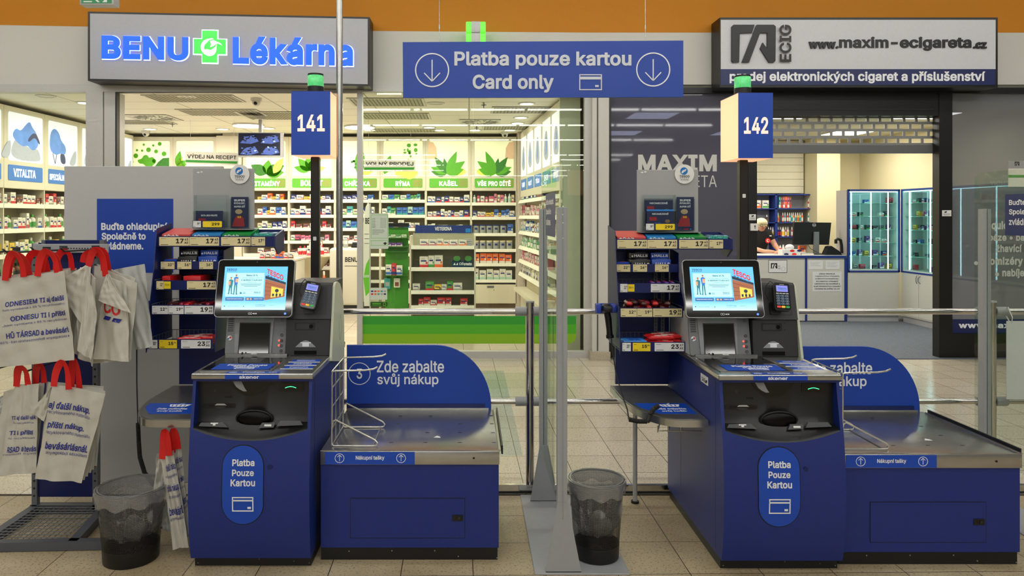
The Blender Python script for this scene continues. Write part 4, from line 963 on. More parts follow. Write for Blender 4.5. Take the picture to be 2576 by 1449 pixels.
# ---- hand scanners with their holders and cables
def hand_scanner(px,py,Y,lane,cable):
    side='left' if lane==1 else 'right'; x,z=PX(px,Y),PZ(py,Y)
    T=Thing('hand_scanner','black hand scanner in a blue holder, left of the %s lane sweets rack'%side,'scanner',(x,Y,z-.16),'hand scanners'); hb=mat('holder_blue','1d3fb0',.35)
    s=1 if lane==2 else -1; b=MB(); b.ball((x,Y-.005,z),(.030,.038,.026),blk,16,10); b.box(x-.022,x+.022,Y-.065,Y-.02,z-.016,z+.016,blk,.008); hd=T.part('head',b)
    b=MB(); b.tube([(x,Y,z),(x+.012,Y+.004,z-.06),(x+.018,Y+.006,z-.12),(x+.020,Y+.006,z-.15)],.018,blk,12,rs=[.017,.018,.016,.017]); b.tube([(x+.020,Y+.006,z-.145),(x+.022,Y+.006,z-.162)],.021,blk,12); T.part('grip',b)
    b=MB(); b.box(x-.055,x-.028,Y-.02,Y+.03,z-.028,z+.022,hb,.006); b.box(x+.028,x+.060,Y-.02,Y+.03,z-.022,z+.020,hb,.006); b.box(x-.055,x+.060,Y+.030,Y+.036,z-.03,z+.022,hb,.002,1); T.part('holder',b)
    P=[(PX(a,y_),y_,PZ(c,y_)) for a,c,y_ in cable['straight']]
    b=MB(); b.tube(P,.0035,rubber,7); T.part('cable',b)
    Q=[Vector((PX(a,y_),y_,PZ(c,y_))) for a,c,y_ in cable['coil']]
    pts=[]; n=len(Q)-1; turns=cable['turns']
    for i in range(turns*8+1):
        t=i/(turns*8)*n; k=min(int(t),n-1); u=t-k; c=Q[k].lerp(Q[k+1],u); d=(Q[k+1]-Q[k]).normalized(); a=d.orthogonal().normalized(); bb=d.cross(a); th=2*PI*i/8
        pts.append(c+(a*math.cos(th)+bb*math.sin(th))*.008)
    b=MB(); b.tube(pts,.0042,rubber,5); T.part('coiled_cable',b)
hand_scanner(1525,775,3.95,2,dict(straight=[(1536,838,3.955),(1541,880,3.9),(1548,930,3.85),(1562,985,3.75),(1578,1030,3.6),(1582,1055,3.45)],coil=[(1582,1055,3.43),(1605,1060,3.42),(1630,1060,3.42),(1634,1045,3.43),(1645,1028,3.5),(1655,1022,3.56)],turns=34))
hand_scanner(343,768,3.95,1,dict(straight=[(338,832,3.955),(344,880,3.93),(344,960,3.9),(347,1065,3.85)],coil=[(347,1065,3.85),(349,1110,3.84),(352,1150,3.80),(364,1190,3.76),(388,1220,3.72)],turns=48))
# ================================================================ clear partition screens on posts
def screen(x,lane):
    T=Thing('partition_screen',['tall clear partition screen on grey posts, centre of the picture','clear partition screen on grey posts at the right edge'][lane],'partition screen',(x,3.7,0),'partition screens')
    for (y,s) in ((3.28,1),(4.10,-1)):
        b=MB()
        if s==1: b.box(x-.022,x+.023,y,y+.045,.0,1.643,lgrey,.002,1)
        else: b.box(x-.022,x-.002,y,y+.045,0,1.643,lgrey,.001,1); b.box(x+.002,x+.022,y,y+.045,0,1.643,lgrey,.001,1); b.box(x-.002,x+.002,y+.01,y+.045,0,1.64,blk)
        p=T.part('post',b)
        b=MB(); b.extr([(x-.075,.007),(x+.085,.007),(x+.024,.32),(x-.022,.32)],'y',y-.004,y-.001,lgrey)
        b.extr([(x-.075,.007),(x+.085,.007),(x+.085,.010),(x-.075,.010)],'y',y-.004,y+.05,lgrey); T.part('gusset',b,p)
    b=MB(); b.box(x-.125,x+.30 if lane==0 else x+.12,3.262,4.19,0,.007,lgrey,.002,1); T.part('floor_plate',b)
    g=MB(); pts=[(3.26,.25),(4.20,.25),(4.20,1.80)]
    for i in range(7): t=PI/2*i/6; pts.append((4.15+.05*math.cos(t),1.80+.05*math.sin(t)))
    for i in range(7): t=PI/2+PI/2*i/6; pts.append((3.31+.05*math.cos(t),1.80+.05*math.sin(t)))
    g.extr(pts,'x',x-.0022,x+.0022,glass('screen_acrylic','f1f6f2',.5)); T.part('clear_panel',g)
    b=MB(); f=Fr((x-.0024,0,0),(0,-1,0),(0,0,1)); y0,y1=3.96,3.53; b.rect(f,-y0,-y1,1.50,1.72,mat('poster_navy','1c2a66',.5),0,.001)
    for s_,v in (('Buďte ohleduplní.',1.655),('Společně to',1.605),('zvládneme.',1.555)): b.text(f,s_,-y0+.03,-y0+.03+{0:.35,1:.24,2:.22}[[1.655,1.605,1.555].index(v)],v,v+.036,wlet,bold=.02,l=.002)
    T.part('notice',b)
screen(.418,0); screen(2.905,1)
b=MB(); x=2.902; f=Fr((x-.0024,0,0),(0,-1,0),(0,0,1)); 
A4=Thing('notice_sheet','white sheet in a sleeve tied to the rail at the right edge','sheet',(2.93,4.1,.7))
b=MB(); b.box(3.09,3.5,4.205,4.208,.55,1.0,mat('paper_white','d6d6d8',.5,bump=.2,bs=12)); A4.part('sheet',b)
b=MB(); b.tube([(3.12,4.207,.985),(3.12,4.20,1.02),(3.125,4.24,1.075),(3.135,4.295,1.05),(3.12,4.215,.985)],.003,white,6); A4.part('string',b)
# ================================================================ steel rail with posts
RY=4.27
T=Thing('guard_rail','polished steel guard rail running behind both checkouts','rail',(.42,RY,0))
for z in (1.047,.522):
    b=MB()
    for a,c in ((-.95,.335),(.375,3.03),(3.07,6.0)): b.cyl((a,RY,z),(c,RY,z),.0175,chrome,18)
    T.part('rail',b)
sock=mat('grey_socket','9a9b9d',.4)
for x in (.355,3.05):
    b=MB(); b.cyl((x,RY,.0),(x,RY,1.10),.025,chrome,20); b.cyl((x,RY,1.10),(x,RY,1.108),.026,alu,20); p=T.part('post',b)
    for z in (1.047,.522):
        for s in (-1,1): b=MB(); b.cyl((x+s*.02,RY,z),(x+s*.085,RY,z),.027,sock,16); T.part('socket',b,p)
b=MB(); b.box(-.2,6,RY-.045,RY-.02,.012,.05,chrome,.002,1); b.box(-.2,6,RY-.045,RY+.02,.0,.012,dgrey); T.part('kick_plate',b)
# stained joint in the floor in front of the rail
# ================================================================ lane light boxes and poles
peach=mat('lit_peach_panel','ffcfa0',.4,var=.05,vs=5,emis=.9,emc='ffb488'); numm=mat('lit_number','ffd0bc',.4,var=0,emis=.75)
def lane_sign(n,x0,x1,px,lab,plab,yf=4.45,yb=4.76):
    zt_,zb=PZ(234 if n=='142' else 230,yf),PZ(398 if n=='142' else 390,yf); xc=(x0+x1)/2; yc=(yf+yb)/2; xp=PX(px,yc)
    T=Thing('lane_sign',lab,'lane sign',(xp,yc,0),'lane number signs')
    b=MB(); b.box(x0,x1,yf,yb,zb,zt_,peach); b.box(x0,x1,yf-.003,yf,zb,zt_,sblue); b.box(x0-.001,x1+.001,yf,yb,zt_,zt_+.003,dblue); bx=T.part('light_box',b)
    f=Fr((0,yf-.003,0),(1,0,0),(0,0,1)); b=MB(); w=x1-x0; b.text(f,n,x0+w*.16,x1-w*.14,(zb+zt_)/2-.05,(zb+zt_)/2+.052,numm,bold=.02,l=.001); T.part('number',b,bx)
    b=MB(); b.cyl((xp,yc,zt_),(xp,yc,zt_+.055),.052,blk,24); b.lathe([(.048,.055),(.050,.06),(.050,.12),(.047,.125)],(xp,yc,zt_),mat('green_lamp_glass','59c878',.2,var=.25,vs=60,emis=.55),28); b.cyl((xp,yc,zt_+.125),(xp,yc,zt_+.135),.049,blk,24); T.part('signal_lamp',b)
    b=MB(); b.box(xp-.026,xp+.026,yc-.026,yc+.026,0,zb,mat('dark_pole_paint','242220',.4,.3,bump=.2),.004,1); p=T.part('pole',b)
    b=MB(); zz=PZ(600 if n=='141' else 493,yc); b.rect(Fr((xp,yc-.026,zz),(1,0,0),(0,0,1)),-.010,.010,-.012,.012,pcw,0,.001,r=.004); T.part('tape',b,p)
lane_sign('141',PX(733,4.45),PX(831,4.45),794,'lane sign 141, blue light box on a dark pole with green lamp',''); lane_sign('142',PX(1857,4.45),PX(1944,4.45),1868,'lane sign 142, blue light box on a dark pole with green lamp','')
b=MB(); xp=PX(854,4.5); b.cyl((xp,4.5,0),(xp,4.5,4.8),.020,steel,20); solo('steel_pole',b,'floor-to-ceiling round steel pole right of the lane 141 sign','pole')
# ================================================================ hanging sign "card only"
SY=4.6; f=PF(SY)
T=Thing('hanging_sign','blue hanging sign saying card payment only, with two arrows','hanging sign',(PX(1366,SY),SY,PZ(246,SY)))
b=MB(); b.hexa([(PX(1014,SY),SY,PZ(246,SY)),(PX(1719,SY),SY,PZ(244,SY)),(PX(1719,SY),SY+.02,PZ(244,SY)),(PX(1014,SY),SY+.02,PZ(246,SY)),(PX(1013,SY),SY,PZ(106,SY)),(PX(1719,SY),SY,PZ(102,SY)),(PX(1719,SY),SY+.02,PZ(102,SY)),(PX(1013,SY),SY+.02,PZ(106,SY))],mat('hanging_sign_blue','0f3fa4',.4,var=.03)); pn=T.part('panel',b)
lm=mat('sign_lettering_silver','c9ccd2',.4,.2,var=0); b=MB()
b.text(f,'Platba pouze kartou',1143,1588,174,130,lm,bold=.02,l=.001,th=.003,res=5); b.text(f,'Card only',1189,1393,233,188,lm,bold=.02,l=.001,th=.003,res=5); T.part('lettering',b,pn)
b=MB(); b.frame(f,1457,1514,187,227,2.6,lm,0,.003); b.rect(f,1459,1512,193,200,lm,0,.003); b.rect(f,1497,1506,214,219,lm,0,.003); T.part('card_symbol',b,pn)
for cx,cy in ((1087,176.5),(1643,175)):
    b=MB(); b.ring(f,cx,cy,43,3,wlet,0,.003,40); b.line(f,(cx,cy-26),(cx,cy+27),2.6,wlet,0,.003); b.line(f,(cx-20,cy+7),(cx,cy+28),2.6,wlet,0,.003); b.line(f,(cx+20,cy+7),(cx,cy+28),2.6,wlet,0,.003); T.part('arrow',b,pn)
for px in (1105,1624): b=MB(); b.cyl((PX(px,SY),SY+.01,PZ(110,SY)),(PX(px,SY),SY+.01,4.8),.0016,steel,6); b.cyl((PX(px,SY),SY+.01,PZ(72,SY)),(PX(px,SY),SY+.01,PZ(62,SY)),.004,steel,8); T.part('wire',b)
# ================================================================ pharmacy interior
YB=12.8; BF=PF(YB)
shw=mat('shelf_white','ddd6c2',.5,var=.02); shb=mat('shelf_back_cream','cdc3a6',.6,var=.02); strip=mat('price_strip_white','ece8d8',.5,var=.12,vs=45,emis=.12)
lbp=mat('lit_panel_pale','f3f2c9',.4,var=.05,vs=2,emis=.5); lbg=mat('lit_leaf_green','57a622',.5,var=.18,vs=14,emis=.28); lbd=mat('lit_leaf_dark','3a7d2a',.5,var=.35,vs=30,emis=.2); lby=mat('lit_leaf_yellow','cfe060',.5,var=.1,emis=.45); lbl=mat('lit_label_green','5fae36',.4,var=.12,vs=4,emis=.3); lbt=mat('lit_letters','ffffff',.4,var=0,emis=.9)
lbo=mat('lit_label_olive','8a9a4a',.4,var=.1,emis=.25); beige=mat('lit_beige_leaf','dcb892',.5,var=.1,emis=.4)
def leaf(b,fr,cx,cy,L_,W_,a,m,l=.004,n=9):
    ca,sa=math.cos(a),math.sin(a); p=[]
    for i in range(n+1): t=i/n; x=L_*t; y=W_*math.sin(PI*t**.8); p.append((cx+x*ca-y*sa,cy-(x*sa+y*ca)))
    for i in range(1,n): t=1-i/n; x=L_*t; y=-W_*math.sin(PI*t**.8); p.append((cx+x*ca-y*sa,cy-(x*sa+y*ca)))
    b.poly(fr,p[::-1],m,l-.001,l)
cols=[('',317,435,0),('',435,545,1),('VITAMÍNY',610,726,2),('BOLEST',726,842,3),('CHŘIPKA',842,956,4),('RÝMA',956,1071,5),('KAŠEL',1071,1185,6),('VŠE PRO DÍTĚ',1185,1300,7)]
rowsC={0:[506,544,577,609,641,675,708],1:[513,549,590,630,666,707]}
colname=['left end','second','VITAMÍNY','BOLEST','CHŘIPKA','RÝMA','KAŠEL','VŠE PRO DÍTĚ']
def header(b,fr,x0,x1,i,y0=355,y1=443):
    bx=MB(); bx.rect(fr,x0+9,x1-8,y0,y1,lbp,.0,.004,r=4); r=random.Random(i*3+1); cx=(x0+x1)/2
    lay=MB()
    def clip(p): return p
    if i==0:
        for (px,py,q) in ((402,356+6,5),(362,364,3),(386,366,3),(374,377,6),(393,381,5),(358,379,3),(342,392,6),(413,387,6),(345,378,3),(331,407,6),(388,405,5)):
            lay.disc(fr,px,py,q,q,lbg,.004,.006,14)
        lay.poly(fr,smooth([(345,402),(357,400),(362,390),(372,390),(375,398),(383,394),(390,400),(393,410),(385,415),(380,425),(370,424),(362,412),(350,412)],2),lbg,.004,.006)
        lay.poly(fr,[(383,428),(398,408),(410,398),(426,397),(426,440),(375,440)],lbd,.004,.006)
    elif i==1:
        for a,l_ in ((1.35,40),(1.0,28),(.4,34),(-.2,30)): leaf(lay,fr,x0+10,418,l_,8,a,lbg if l_>30 else lby,.006)
    elif i==2:
        for a,l_,w_,c in ((2.6,45,14,lbd),(.45,50,15,lbd),(1.4,36,12,lbg),(.1,45,12,lbg)): leaf(lay,fr,cx+2,438,l_,w_,a,c,.006)
        leaf(lay,fr,cx+20,436,46,10,1.0,lby,.0075)
    elif i==3:
        for a,l_,w_,c in ((2.9,40,9,lbg),(2.3,42,11,lbg),(1.5,48,12,lbg),(.8,44,11,lbg),(.2,42,9,lby),(1.1,36,10,lbd)): leaf(lay,fr,cx-6,430,l_,w_,a,c,.006)
    elif i==4:
        leaf(lay,fr,cx+4,440,74,13,1.5,lbg,.006)
        for k in range(9): lay.disc(fr,cx-14+r.random()*34,398+r.random()*34,3,3,lbd,.006,.0075,10)
        leaf(lay,fr,cx+12,438,40,9,.5,lby,.006)
    elif i==5:
        for k in range(12): lay.disc(fr,cx+4+r.random()*38,364+r.random()*44,1.5+r.random()*4,1.5+r.random()*4,lbg,.004,.006,12)
        leaf(lay,fr,x0+11,438,50,11,1.25,lbg,.006); leaf(lay,fr,cx-20,438,44,14,.3,lby,.006); leaf(lay,fr,cx,440,40,14,.15,lby,.007)
    else:
        s=1 if i==6 else -1; c0=cx-s*4
        lay.poly(fr,[(cx-s*50,356),(cx-s*38,358),(cx-s*30,372),(cx-s*28,400),(cx-s*50,400)],beige,.004,.005)
        lay.disc(fr,c0+s*22,432,26,11,lby,.004,.0055,20)
        for a,l_,w_,c in ((2.2,52,9,lbd),(2.75,44,8,lbg),(1.15,62,10,lbg),(.6,56,11,lbg),(1.75,40,7,lbd),(.25,44,11,lbg),(3.0,40,10,lbd),(2.5,34,9,lbg)):
            leaf(lay,fr,c0,437,l_,w_,a if s>0 else PI-a,c,.006+.0005*l_/10)
    return bx,lay
for nm,x0,x1,i in cols:
    a,c=PX(x0,YB),PX(x1,YB); lab='cream wall shelf unit under the lit panel reading %s'%nm if nm else ['cream wall unit with lit panel of green dots, far left','cream wall unit with lit leaf panel, second from left'][i]
    T=Thing('wall_shelf',lab,'shelf',((a+c)/2,YB+.2,0),'pharmacy wall shelves')
    b=MB(); b.box(a+.001,a+.018,YB+.01,YB+.42,0,3.0,shw); b.box(c-.018,c-.001,YB+.01,YB+.42,0,3.0,shw); b.box(a+.018,c-.018,YB+.40,YB+.42,0,3.0,shb); b.box(a,c,YB+.02,YB+.40,.0,.08,mat('brown_plinth','5a4633',.6)); T.part('carcass',b)
    b=MB(); b.box(a+.001,c-.001,YB,YB+.12,PZ(480,YB),PZ(344,YB),shw,.004,1); hd=T.part('header',b)
    p,l=header(b,Fr((0,YB-.001,0),BF.R,BF.U,BF.cv),x0,x1,i)
    T.part('lit_panel',p,hd); T.part('leaf_picture',l,hd)
    fr=Fr((0,YB-.001,0),(1,0,0),(0,0,1),BF.cv)
    if nm:
        b=MB(); b.rect(fr,x0+9,x1-8,449,472,lbl,0,.004,r=3); b.rect(fr,x1-32,x1-9,451,470,lbo,.004,.0045,r=3); w=min(84,len(nm)*9.2); cx=(x0+x1)/2; b.text(fr,nm,cx-w/2,cx+w/2,468 if 'Í' not in nm or 1 else 467,453,lbt,bold=.045,l=.006); T.part('name_plate',b,hd)
    rs=rowsC[1] if i>=6 else rowsC[0]
    for py in rs:
        b=MB(); z=PZ(py,YB); b.box(a+.018,c-.018,YB+.02,YB+.40,z-.012,z+.012,shw); b.box(a+.01,c-.01,YB,YB+.02,z-.028,z+.026,strip); sh=T.part('shelf',b)
    b=MB(); b.box(a+.005,c-.005,YB+.01,YB+.40,.08,PZ(716,YB) if i>=6 else .34,shw,.003,1); b.box((a+c)/2-.12,(a+c)/2+.0,YB+.004,YB+.01,PZ(724,YB),PZ(719,YB),galv) if i==7 else None; b.box((a+c)/2-.005,(a+c)/2+.005,YB+.004,YB+.01,PZ(731,YB),PZ(729,YB),blk); T.part('drawer_front',b)
T=Thing('wall_cabinet','plain cream boxed pillar between the lit leaf panels','pillar',(PX(577,YB),YB+.2,0)); b=MB(); b.box(PX(546,YB),PX(609,YB),YB-.05,YB+.4,0,PZ(342,YB),shw,.004,1); T.part('body',b)
b=MB(); b.box(PX(560,YB),PX(598,YB),YB,YB+.4,PZ(341,YB),CZ-.001,shw); T.part('duct_cover',b)
b=MB(); b.box(PX(1300,12.8)+.006,PX(1322,12.6),12.6,13.25,0,CZ-.002,mat('pilaster_pink_white','d6c9bd',.6)); solo('corner_pilaster',b,'pale pilaster in the right back corner of the pharmacy','pillar')
# ---- goods: a few prototypes, copied
PAL=dict(white='e2ddd2',orange='e8682a',red='c8343a',blue='3566b8',navy='1f2d6e',green='4f9a4a',yellow='e8c23a',pink='d8748c',teal='3c9a98',brown='7a4a34',purple='6a3c88',cream='e2d2a8',grey='a0a29e',black='26262a',mint='a8cdb8',rose='b8586a')
for k,v in PAL.items(): mat('carton_'+k,v,.45,var=.08,vs=30)
def CM(k): return MATS['carton_'+k]
protos={}
def proto(kind,c1,c2):
    k=(kind,c1,c2)
    if k in protos: return protos[k]
    b=MB(); f=Fr((0,-.5,0),(1,0,0),(0,0,1))
    if kind=='carton':
        b.box(-.5,.5,-.5,.5,0,1,CM(c1)); b.rect(f,-.5,.5,.06,.30,CM(c2),0,.01); b.rect(f,-.36,.30,.56,.68,CM('navy' if c1!='navy' else 'white'),0,.01); b.rect(f,-.36,.10,.76,.82,CM('grey'),0,.01); b.rect(f,.22,.44,.36,.54,CM(c2),0,.01)
    elif kind=='bottle':
        b.lathe([(0,0),(.42,0),(.48,.04),(.48,.62),(.40,.72),(.20,.78),(.17,.80)],(0,0,0),CM(c1),14); b.lathe([(.20,.80),(.22,.82),(.20,.98),(0,1.0)],(0,0,0),CM(c2),14); b.lathe([(.49,.15),(.49,.50)],(0,0,0),CM(c2),14)
    elif kind=='tin':
        b.lathe([(0,0),(.47,0),(.49,.03),(.49,.90),(0,.90)],(0,0,0),CM(c1),20); b.lathe([(.50,.88),(.50,.98),(.47,1),(0,1)],(0,0,0),CM(c2),20); b.rect(Fr((0,-.495,0),(1,0,0),(0,0,1)),-.22,.22,.45,.68,CM('navy'),0,.012); b.rect(Fr((0,-.495,0),(1,0,0),(0,0,1)),-.15,.15,.15,.35,CM('grey'),0,.012)
    elif kind=='tube_pack':
        b.extr([(-.5,0),(.5,0),(.5,.8),(.38,1),(-.38,1),(-.5,.8)],'y',-.5,.5,CM(c1)); b.rect(f,-.4,.4,.3,.6,CM(c2),0,.01)
    elif kind=='eliquid':
        b.lathe([(0,0),(.42,0),(.45,.03),(.45,.60),(.36,.68),(.22,.70)],(0,0,0),CM(c1),12); b.lathe([(.26,.70),(.27,.74),(.18,.90),(.08,1.0),(0,1.0)],(0,0,0),CM('white'),12); b.lathe([(.46,.12),(.46,.48)],(0,0,0),CM(c2),12)
    me=b.mesh(kind); o=bpy.data.objects.new(kind,me); protos[k]=o; return o
used_labels=set()
def item(kind,name,c1,c2,x,y,z,w,d,h,lab,cat,grp,rz=0):
    o=proto(kind,c1,c2).copy(); COL.objects.link(o); o.name=name; o.location=(x,y,z); o.scale=(w,d,h); o.rotation_euler=(0,0,rz); assert lab not in used_labels,lab; used_labels.add(lab); tag(o,lab,cat,grp); return o
KINDN=dict(carton=('medicine_box','box','medicine'),tube_pack=('folded_top_pack','pack','medicine pack'),bottle=('cosmetic_bottle','bottle','bottle'),tin=('formula_tin','tin','formula tin'),eliquid=('liquid_bottle','bottle','bottle'))
rg=random.Random(5)
def fill_row(x0,x1,y,z,hmax,scheme,place,grp,dens=1.0,wr=(.045,.11),yd=.10):
    """goods standing side by side on one shelf"""
    x=x0+.01; n=0
    while True:
        kind,c1,c2,hh=rg.choice(scheme); w=rg.uniform(*wr); h=hh*hmax*rg.uniform(.8,1.0)
        if kind in('bottle','eliquid'): w=min(w,h*.42)
        if kind=='tin': w=min(.115,hmax*.75); h=hmax*.72
        if x+w>x1-.008 or n>=len(ORD): break
        if rg.random()<dens:
            nm,wd,cat=KINDN[kind]; d=min(yd,w if kind!='carton' else yd)
            item(kind,nm,c1,c2,x+w/2,y+d/2+.005,z,w*.97,d,h,'%s %s, %s from left on the %s'%(c1,wd,ORD[n],place),cat,grp); n+=1
        x+=w+rg.choice([.002,.002,.004,.012])
S_vit=[('carton','orange','white',.9),('carton','orange','yellow',.8),('carton','white','orange',.7),('carton','white','blue',.8),('carton','yellow','navy',.5)]
S_mix=[('carton','white','blue',.7),('carton','white','red',.6),('carton','yellow','rose',.5),('carton','blue','white',.8),('carton','white','orange',.8),('bottle','white','teal',.9),('carton','navy','white',.7)]
S_blue=[('carton','navy','white',.7),('carton','white','navy',.75),('carton','teal','white',.8),('carton','cream','green',.6),('carton','black','blue',.7)]
S_pink=[('carton','rose','black',.8),('carton','black','rose',.75),('carton','white','green',.7),('carton','grey','black',.5),('carton','pink','white',.7)]
S_wred=[('carton','white','red',.7),('carton','red','white',.75),('carton','white','grey',.6),('carton','brown','white',.5)]
S_teal=[('carton','teal','white',.8),('carton','white','green',.7),('carton','green','white',.75),('carton','blue','teal',.8),('carton','mint','navy',.8)]
S_wb=[('carton','white','blue',.7),('carton','white','navy',.9),('carton','navy','red',.7),('carton','white','rose',.6)]
S_rose=[('carton','white','pink',.8),('carton','pink','white',.9),('bottle','white','mint',.95),('carton','cream','rose',.8),('tube_pack','rose','white',.7)]
S_tin=[('carton','blue','white',.95),('tin','grey','navy',.9)]; S_beba=[('tin','grey','cream',.9)]; S_or=[('carton','orange','white',.95)]; S_hipp=[('carton','white','mint',.95)]
sch={2:[S_vit,S_mix,S_blue,S_pink,S_wred,S_wred],3:[S_mix,S_wb,S_wred,S_pink,S_wred,S_wred],4:[S_mix,S_blue,S_teal,S_wred],5:[S_teal,S_teal,S_wb],6:[S_wb,S_wb,S_wb],7:[S_rose,S_mix,S_tin,S_beba,S_or,S_hipp]}
rown=['top','second','third','fourth','fifth','sixth']
for nm,x0,x1,i in cols:
    if i<2: continue
    rs=rowsC[1] if i>=6 else rowsC[0]; a,c=PX(x0,YB)+.02,PX(x1,YB)-.02
    if i==2: a=PX(645,YB)
    for k,s in enumerate(sch[i]):
        z=PZ(rs[k],YB)+.0125; gap=(rs[k]-(rs[k-1] if k else 478))*YB/F-.05; wr=(.05,.12) if i<6 else (.045,.10)
        if i==7 and k>=2: wr=(.10,.12)
        if i>=6 and k==5 and i==6: continue
        fill_row(a,c,YB+.03,z,min(gap,.22),s,'%s shelf under %s'%(rown[k],nm),'goods under the %s panel'%nm,wr=wr)
# ---- left wall: lit pictures and shelves
XL=-5.80; LF=Fr((XL,0,0),(0,1,0),(0,0,1))   # faces +X, u=Y
lblue=mat('lit_petal_blue','5f8fe0',.5,var=.3,vs=8,emis=.35); lwh=mat('lit_white_panel','e8eef6',.4,var=.06,vs=3,emis=.62); llab=mat('lit_label_blue','3f74c0',.4,var=.1,emis=.35); lgr=mat('lit_petal_grey','a8aebc',.5,var=.15,emis=.35); lnv=mat('lit_petal_dark','34406e',.5,var=.2,emis=.15)
def cross_Y(px): return XL*F/(px-CX)
edges=[(8.46,'',0),(9.12,'VITALITA',0),(10.00,'SPECIÁLNÍ VÝŽIVA',1),(10.88,'',2),(11.76,'',3)]
for k,(y0,nm,i) in enumerate(edges):
    y1=(edges[k+1][0] if k<4 else 12.64)
    T=Thing('side_wall_shelf','cream shelf unit on the left pharmacy wall, '+(['nearest the window','below the blue label VITALITA','below the label SPECIÁLNÍ VÝŽIVA','fourth from the window','fifth from the window'][k]),'shelf',(XL-.2,(y0+y1)/2,0),'left wall shelves')
    b=MB(); b.box(XL-.40,XL-.01,y0+.001,y0+.018,0,3.0,shw); b.box(XL-.40,XL-.38,y0,y1,0,3.0,shb); b.box(XL-.38,XL-.01,y0+.018,y1-.002,.0,.30,shw); T.part('carcass',b)
    b=MB(); b.box(XL-.12,XL,y0+.001,y1-.001,1.96,3.0,shw,.004,1); hd=T.part('header',b)
    fr=Fr((XL+.001,0,0),(0,1,0),(0,0,1)); m0,m1=y0+.08,y1-.06
    b=MB(); b.rect(fr,m0,m1,2.31,2.93,lwh,0,.004,r=.03); T.part('lit_panel',b,hd)
    b=MB(); r=random.Random(k); c=(m0+m1)/2
    if k in(1,3): 
        b.poly(fr,smooth([(m0+.06,2.62),(m0+.15,2.74),(m0+.25,2.70),(m0+.36,2.80),(m0+.45,2.86),(m0+.50,2.78),(m0+.60,2.72),(m0+.66,2.56),(m0+.52,2.46),(m0+.40,2.54),(m0+.28,2.50)]),lblue,.004,.006)
        b.poly(fr,smooth([(m0+.02,2.33),(m0+.10,2.58),(m0+.25,2.60),(m0+.40,2.50),(m0+.62,2.52),(m0+.70,2.40),(m0+.66,2.33)]),lgr,.004,.005)
        b.poly(fr,smooth([(m0+.40,2.62),(m0+.56,2.74),(m0+.68,2.60),(m0+.66,2.56),(m0+.56,2.67),(m0+.42,2.57)]),lnv,.006,.007)
    else:
        b.poly(fr,smooth([(m0+.02,2.60),(m0+.05,2.78),(m0+.15,2.84),(m0+.26,2.78),(m0+.30,2.68),(m0+.44,2.60),(m0+.42,2.48),(m0+.30,2.50),(m0+.18,2.46),(m0+.06,2.50)]),lblue,.004,.006)
        b.poly(fr,smooth([(m0+.28,2.50),(m0+.40,2.50),(m0+.44,2.35),(m0+.30,2.35)]),lnv,.004,.0055); b.line(fr,(m0+.10,2.48),(m0+.16,2.34),.012,lnv,.004,.006); b.line(fr,(m0+.20,2.48),(m0+.16,2.34),.012,lnv,.004,.006)
        b.poly(fr,smooth([(m0+.50,2.34),(m0+.70,2.34),(m0+.72,2.60),(m0+.60,2.50)]),lgr,.004,.005)
    T.part('flower_picture',b,hd)
    b=MB(); b.rect(fr,m0,m1,2.06,2.26,llab,0,.004,r=.02)
    if nm: b.text(fr,nm,m0+.10 if i==0 else m0+.02,m1-.16 if i==0 else m1-.02,2.11,2.215,lbt,bold=.04,l=.006)
    T.part('name_plate',b,hd)
    for q,z in enumerate((1.74,1.42,1.10,.80,.52)):
        b=MB(); b.box(XL-.38,XL-.02,y0+.018,y1,z-.012,z+.012,shw); b.box(XL-.02,XL,y0+.005,y1-.005,z-.03,z+.028,strip); T.part('shelf',b)
schL=[S_wred,[('carton','white','rose',.9),('carton','white','red',.8),('carton','white','blue',.7),('bottle','white','green',.9)],[('carton','cream','green',.8),('carton','white','teal',.7),('bottle','green','white',.9),('carton','yellow','brown',.7)],[('bottle','brown','black',.9),('carton','orange','yellow',.8),('bottle','green','black',.9),('carton','white','green',.8)],[('carton','white','yellow',.9),('bottle','black','green',.9),('carton','yellow','white',.8)]]
for q,z in enumerate((1.74,1.42,1.10,.80,.52)):
    y=9.0; n=0
    while n<22 and y<11.0:
        kind,c1,c2,hh=rg.choice(schL[q]); w=rg.uniform(.06,.11); h=.24*hh*rg.uniform(.75,1); 
        if kind=='bottle': w=min(w,h*.4)
        px=CX+(XL-.06)*F/(y)
        if px>-20:
            nm_,wd,cat=KINDN[kind]
            item(kind,'remedy_'+('bottle' if kind=='bottle' else 'box'),c1,c2,XL-.03-.05,y+w/2,z+.0125,w*.96,.09,h,'%s remedy %s, %s from the window on the %s shelf of the left wall'%(c1,wd,ORD[n],rown[q]),'remedy','remedies on the left wall',PI/2); n+=1
        y+=w+rg.choice([.003,.003,.02])
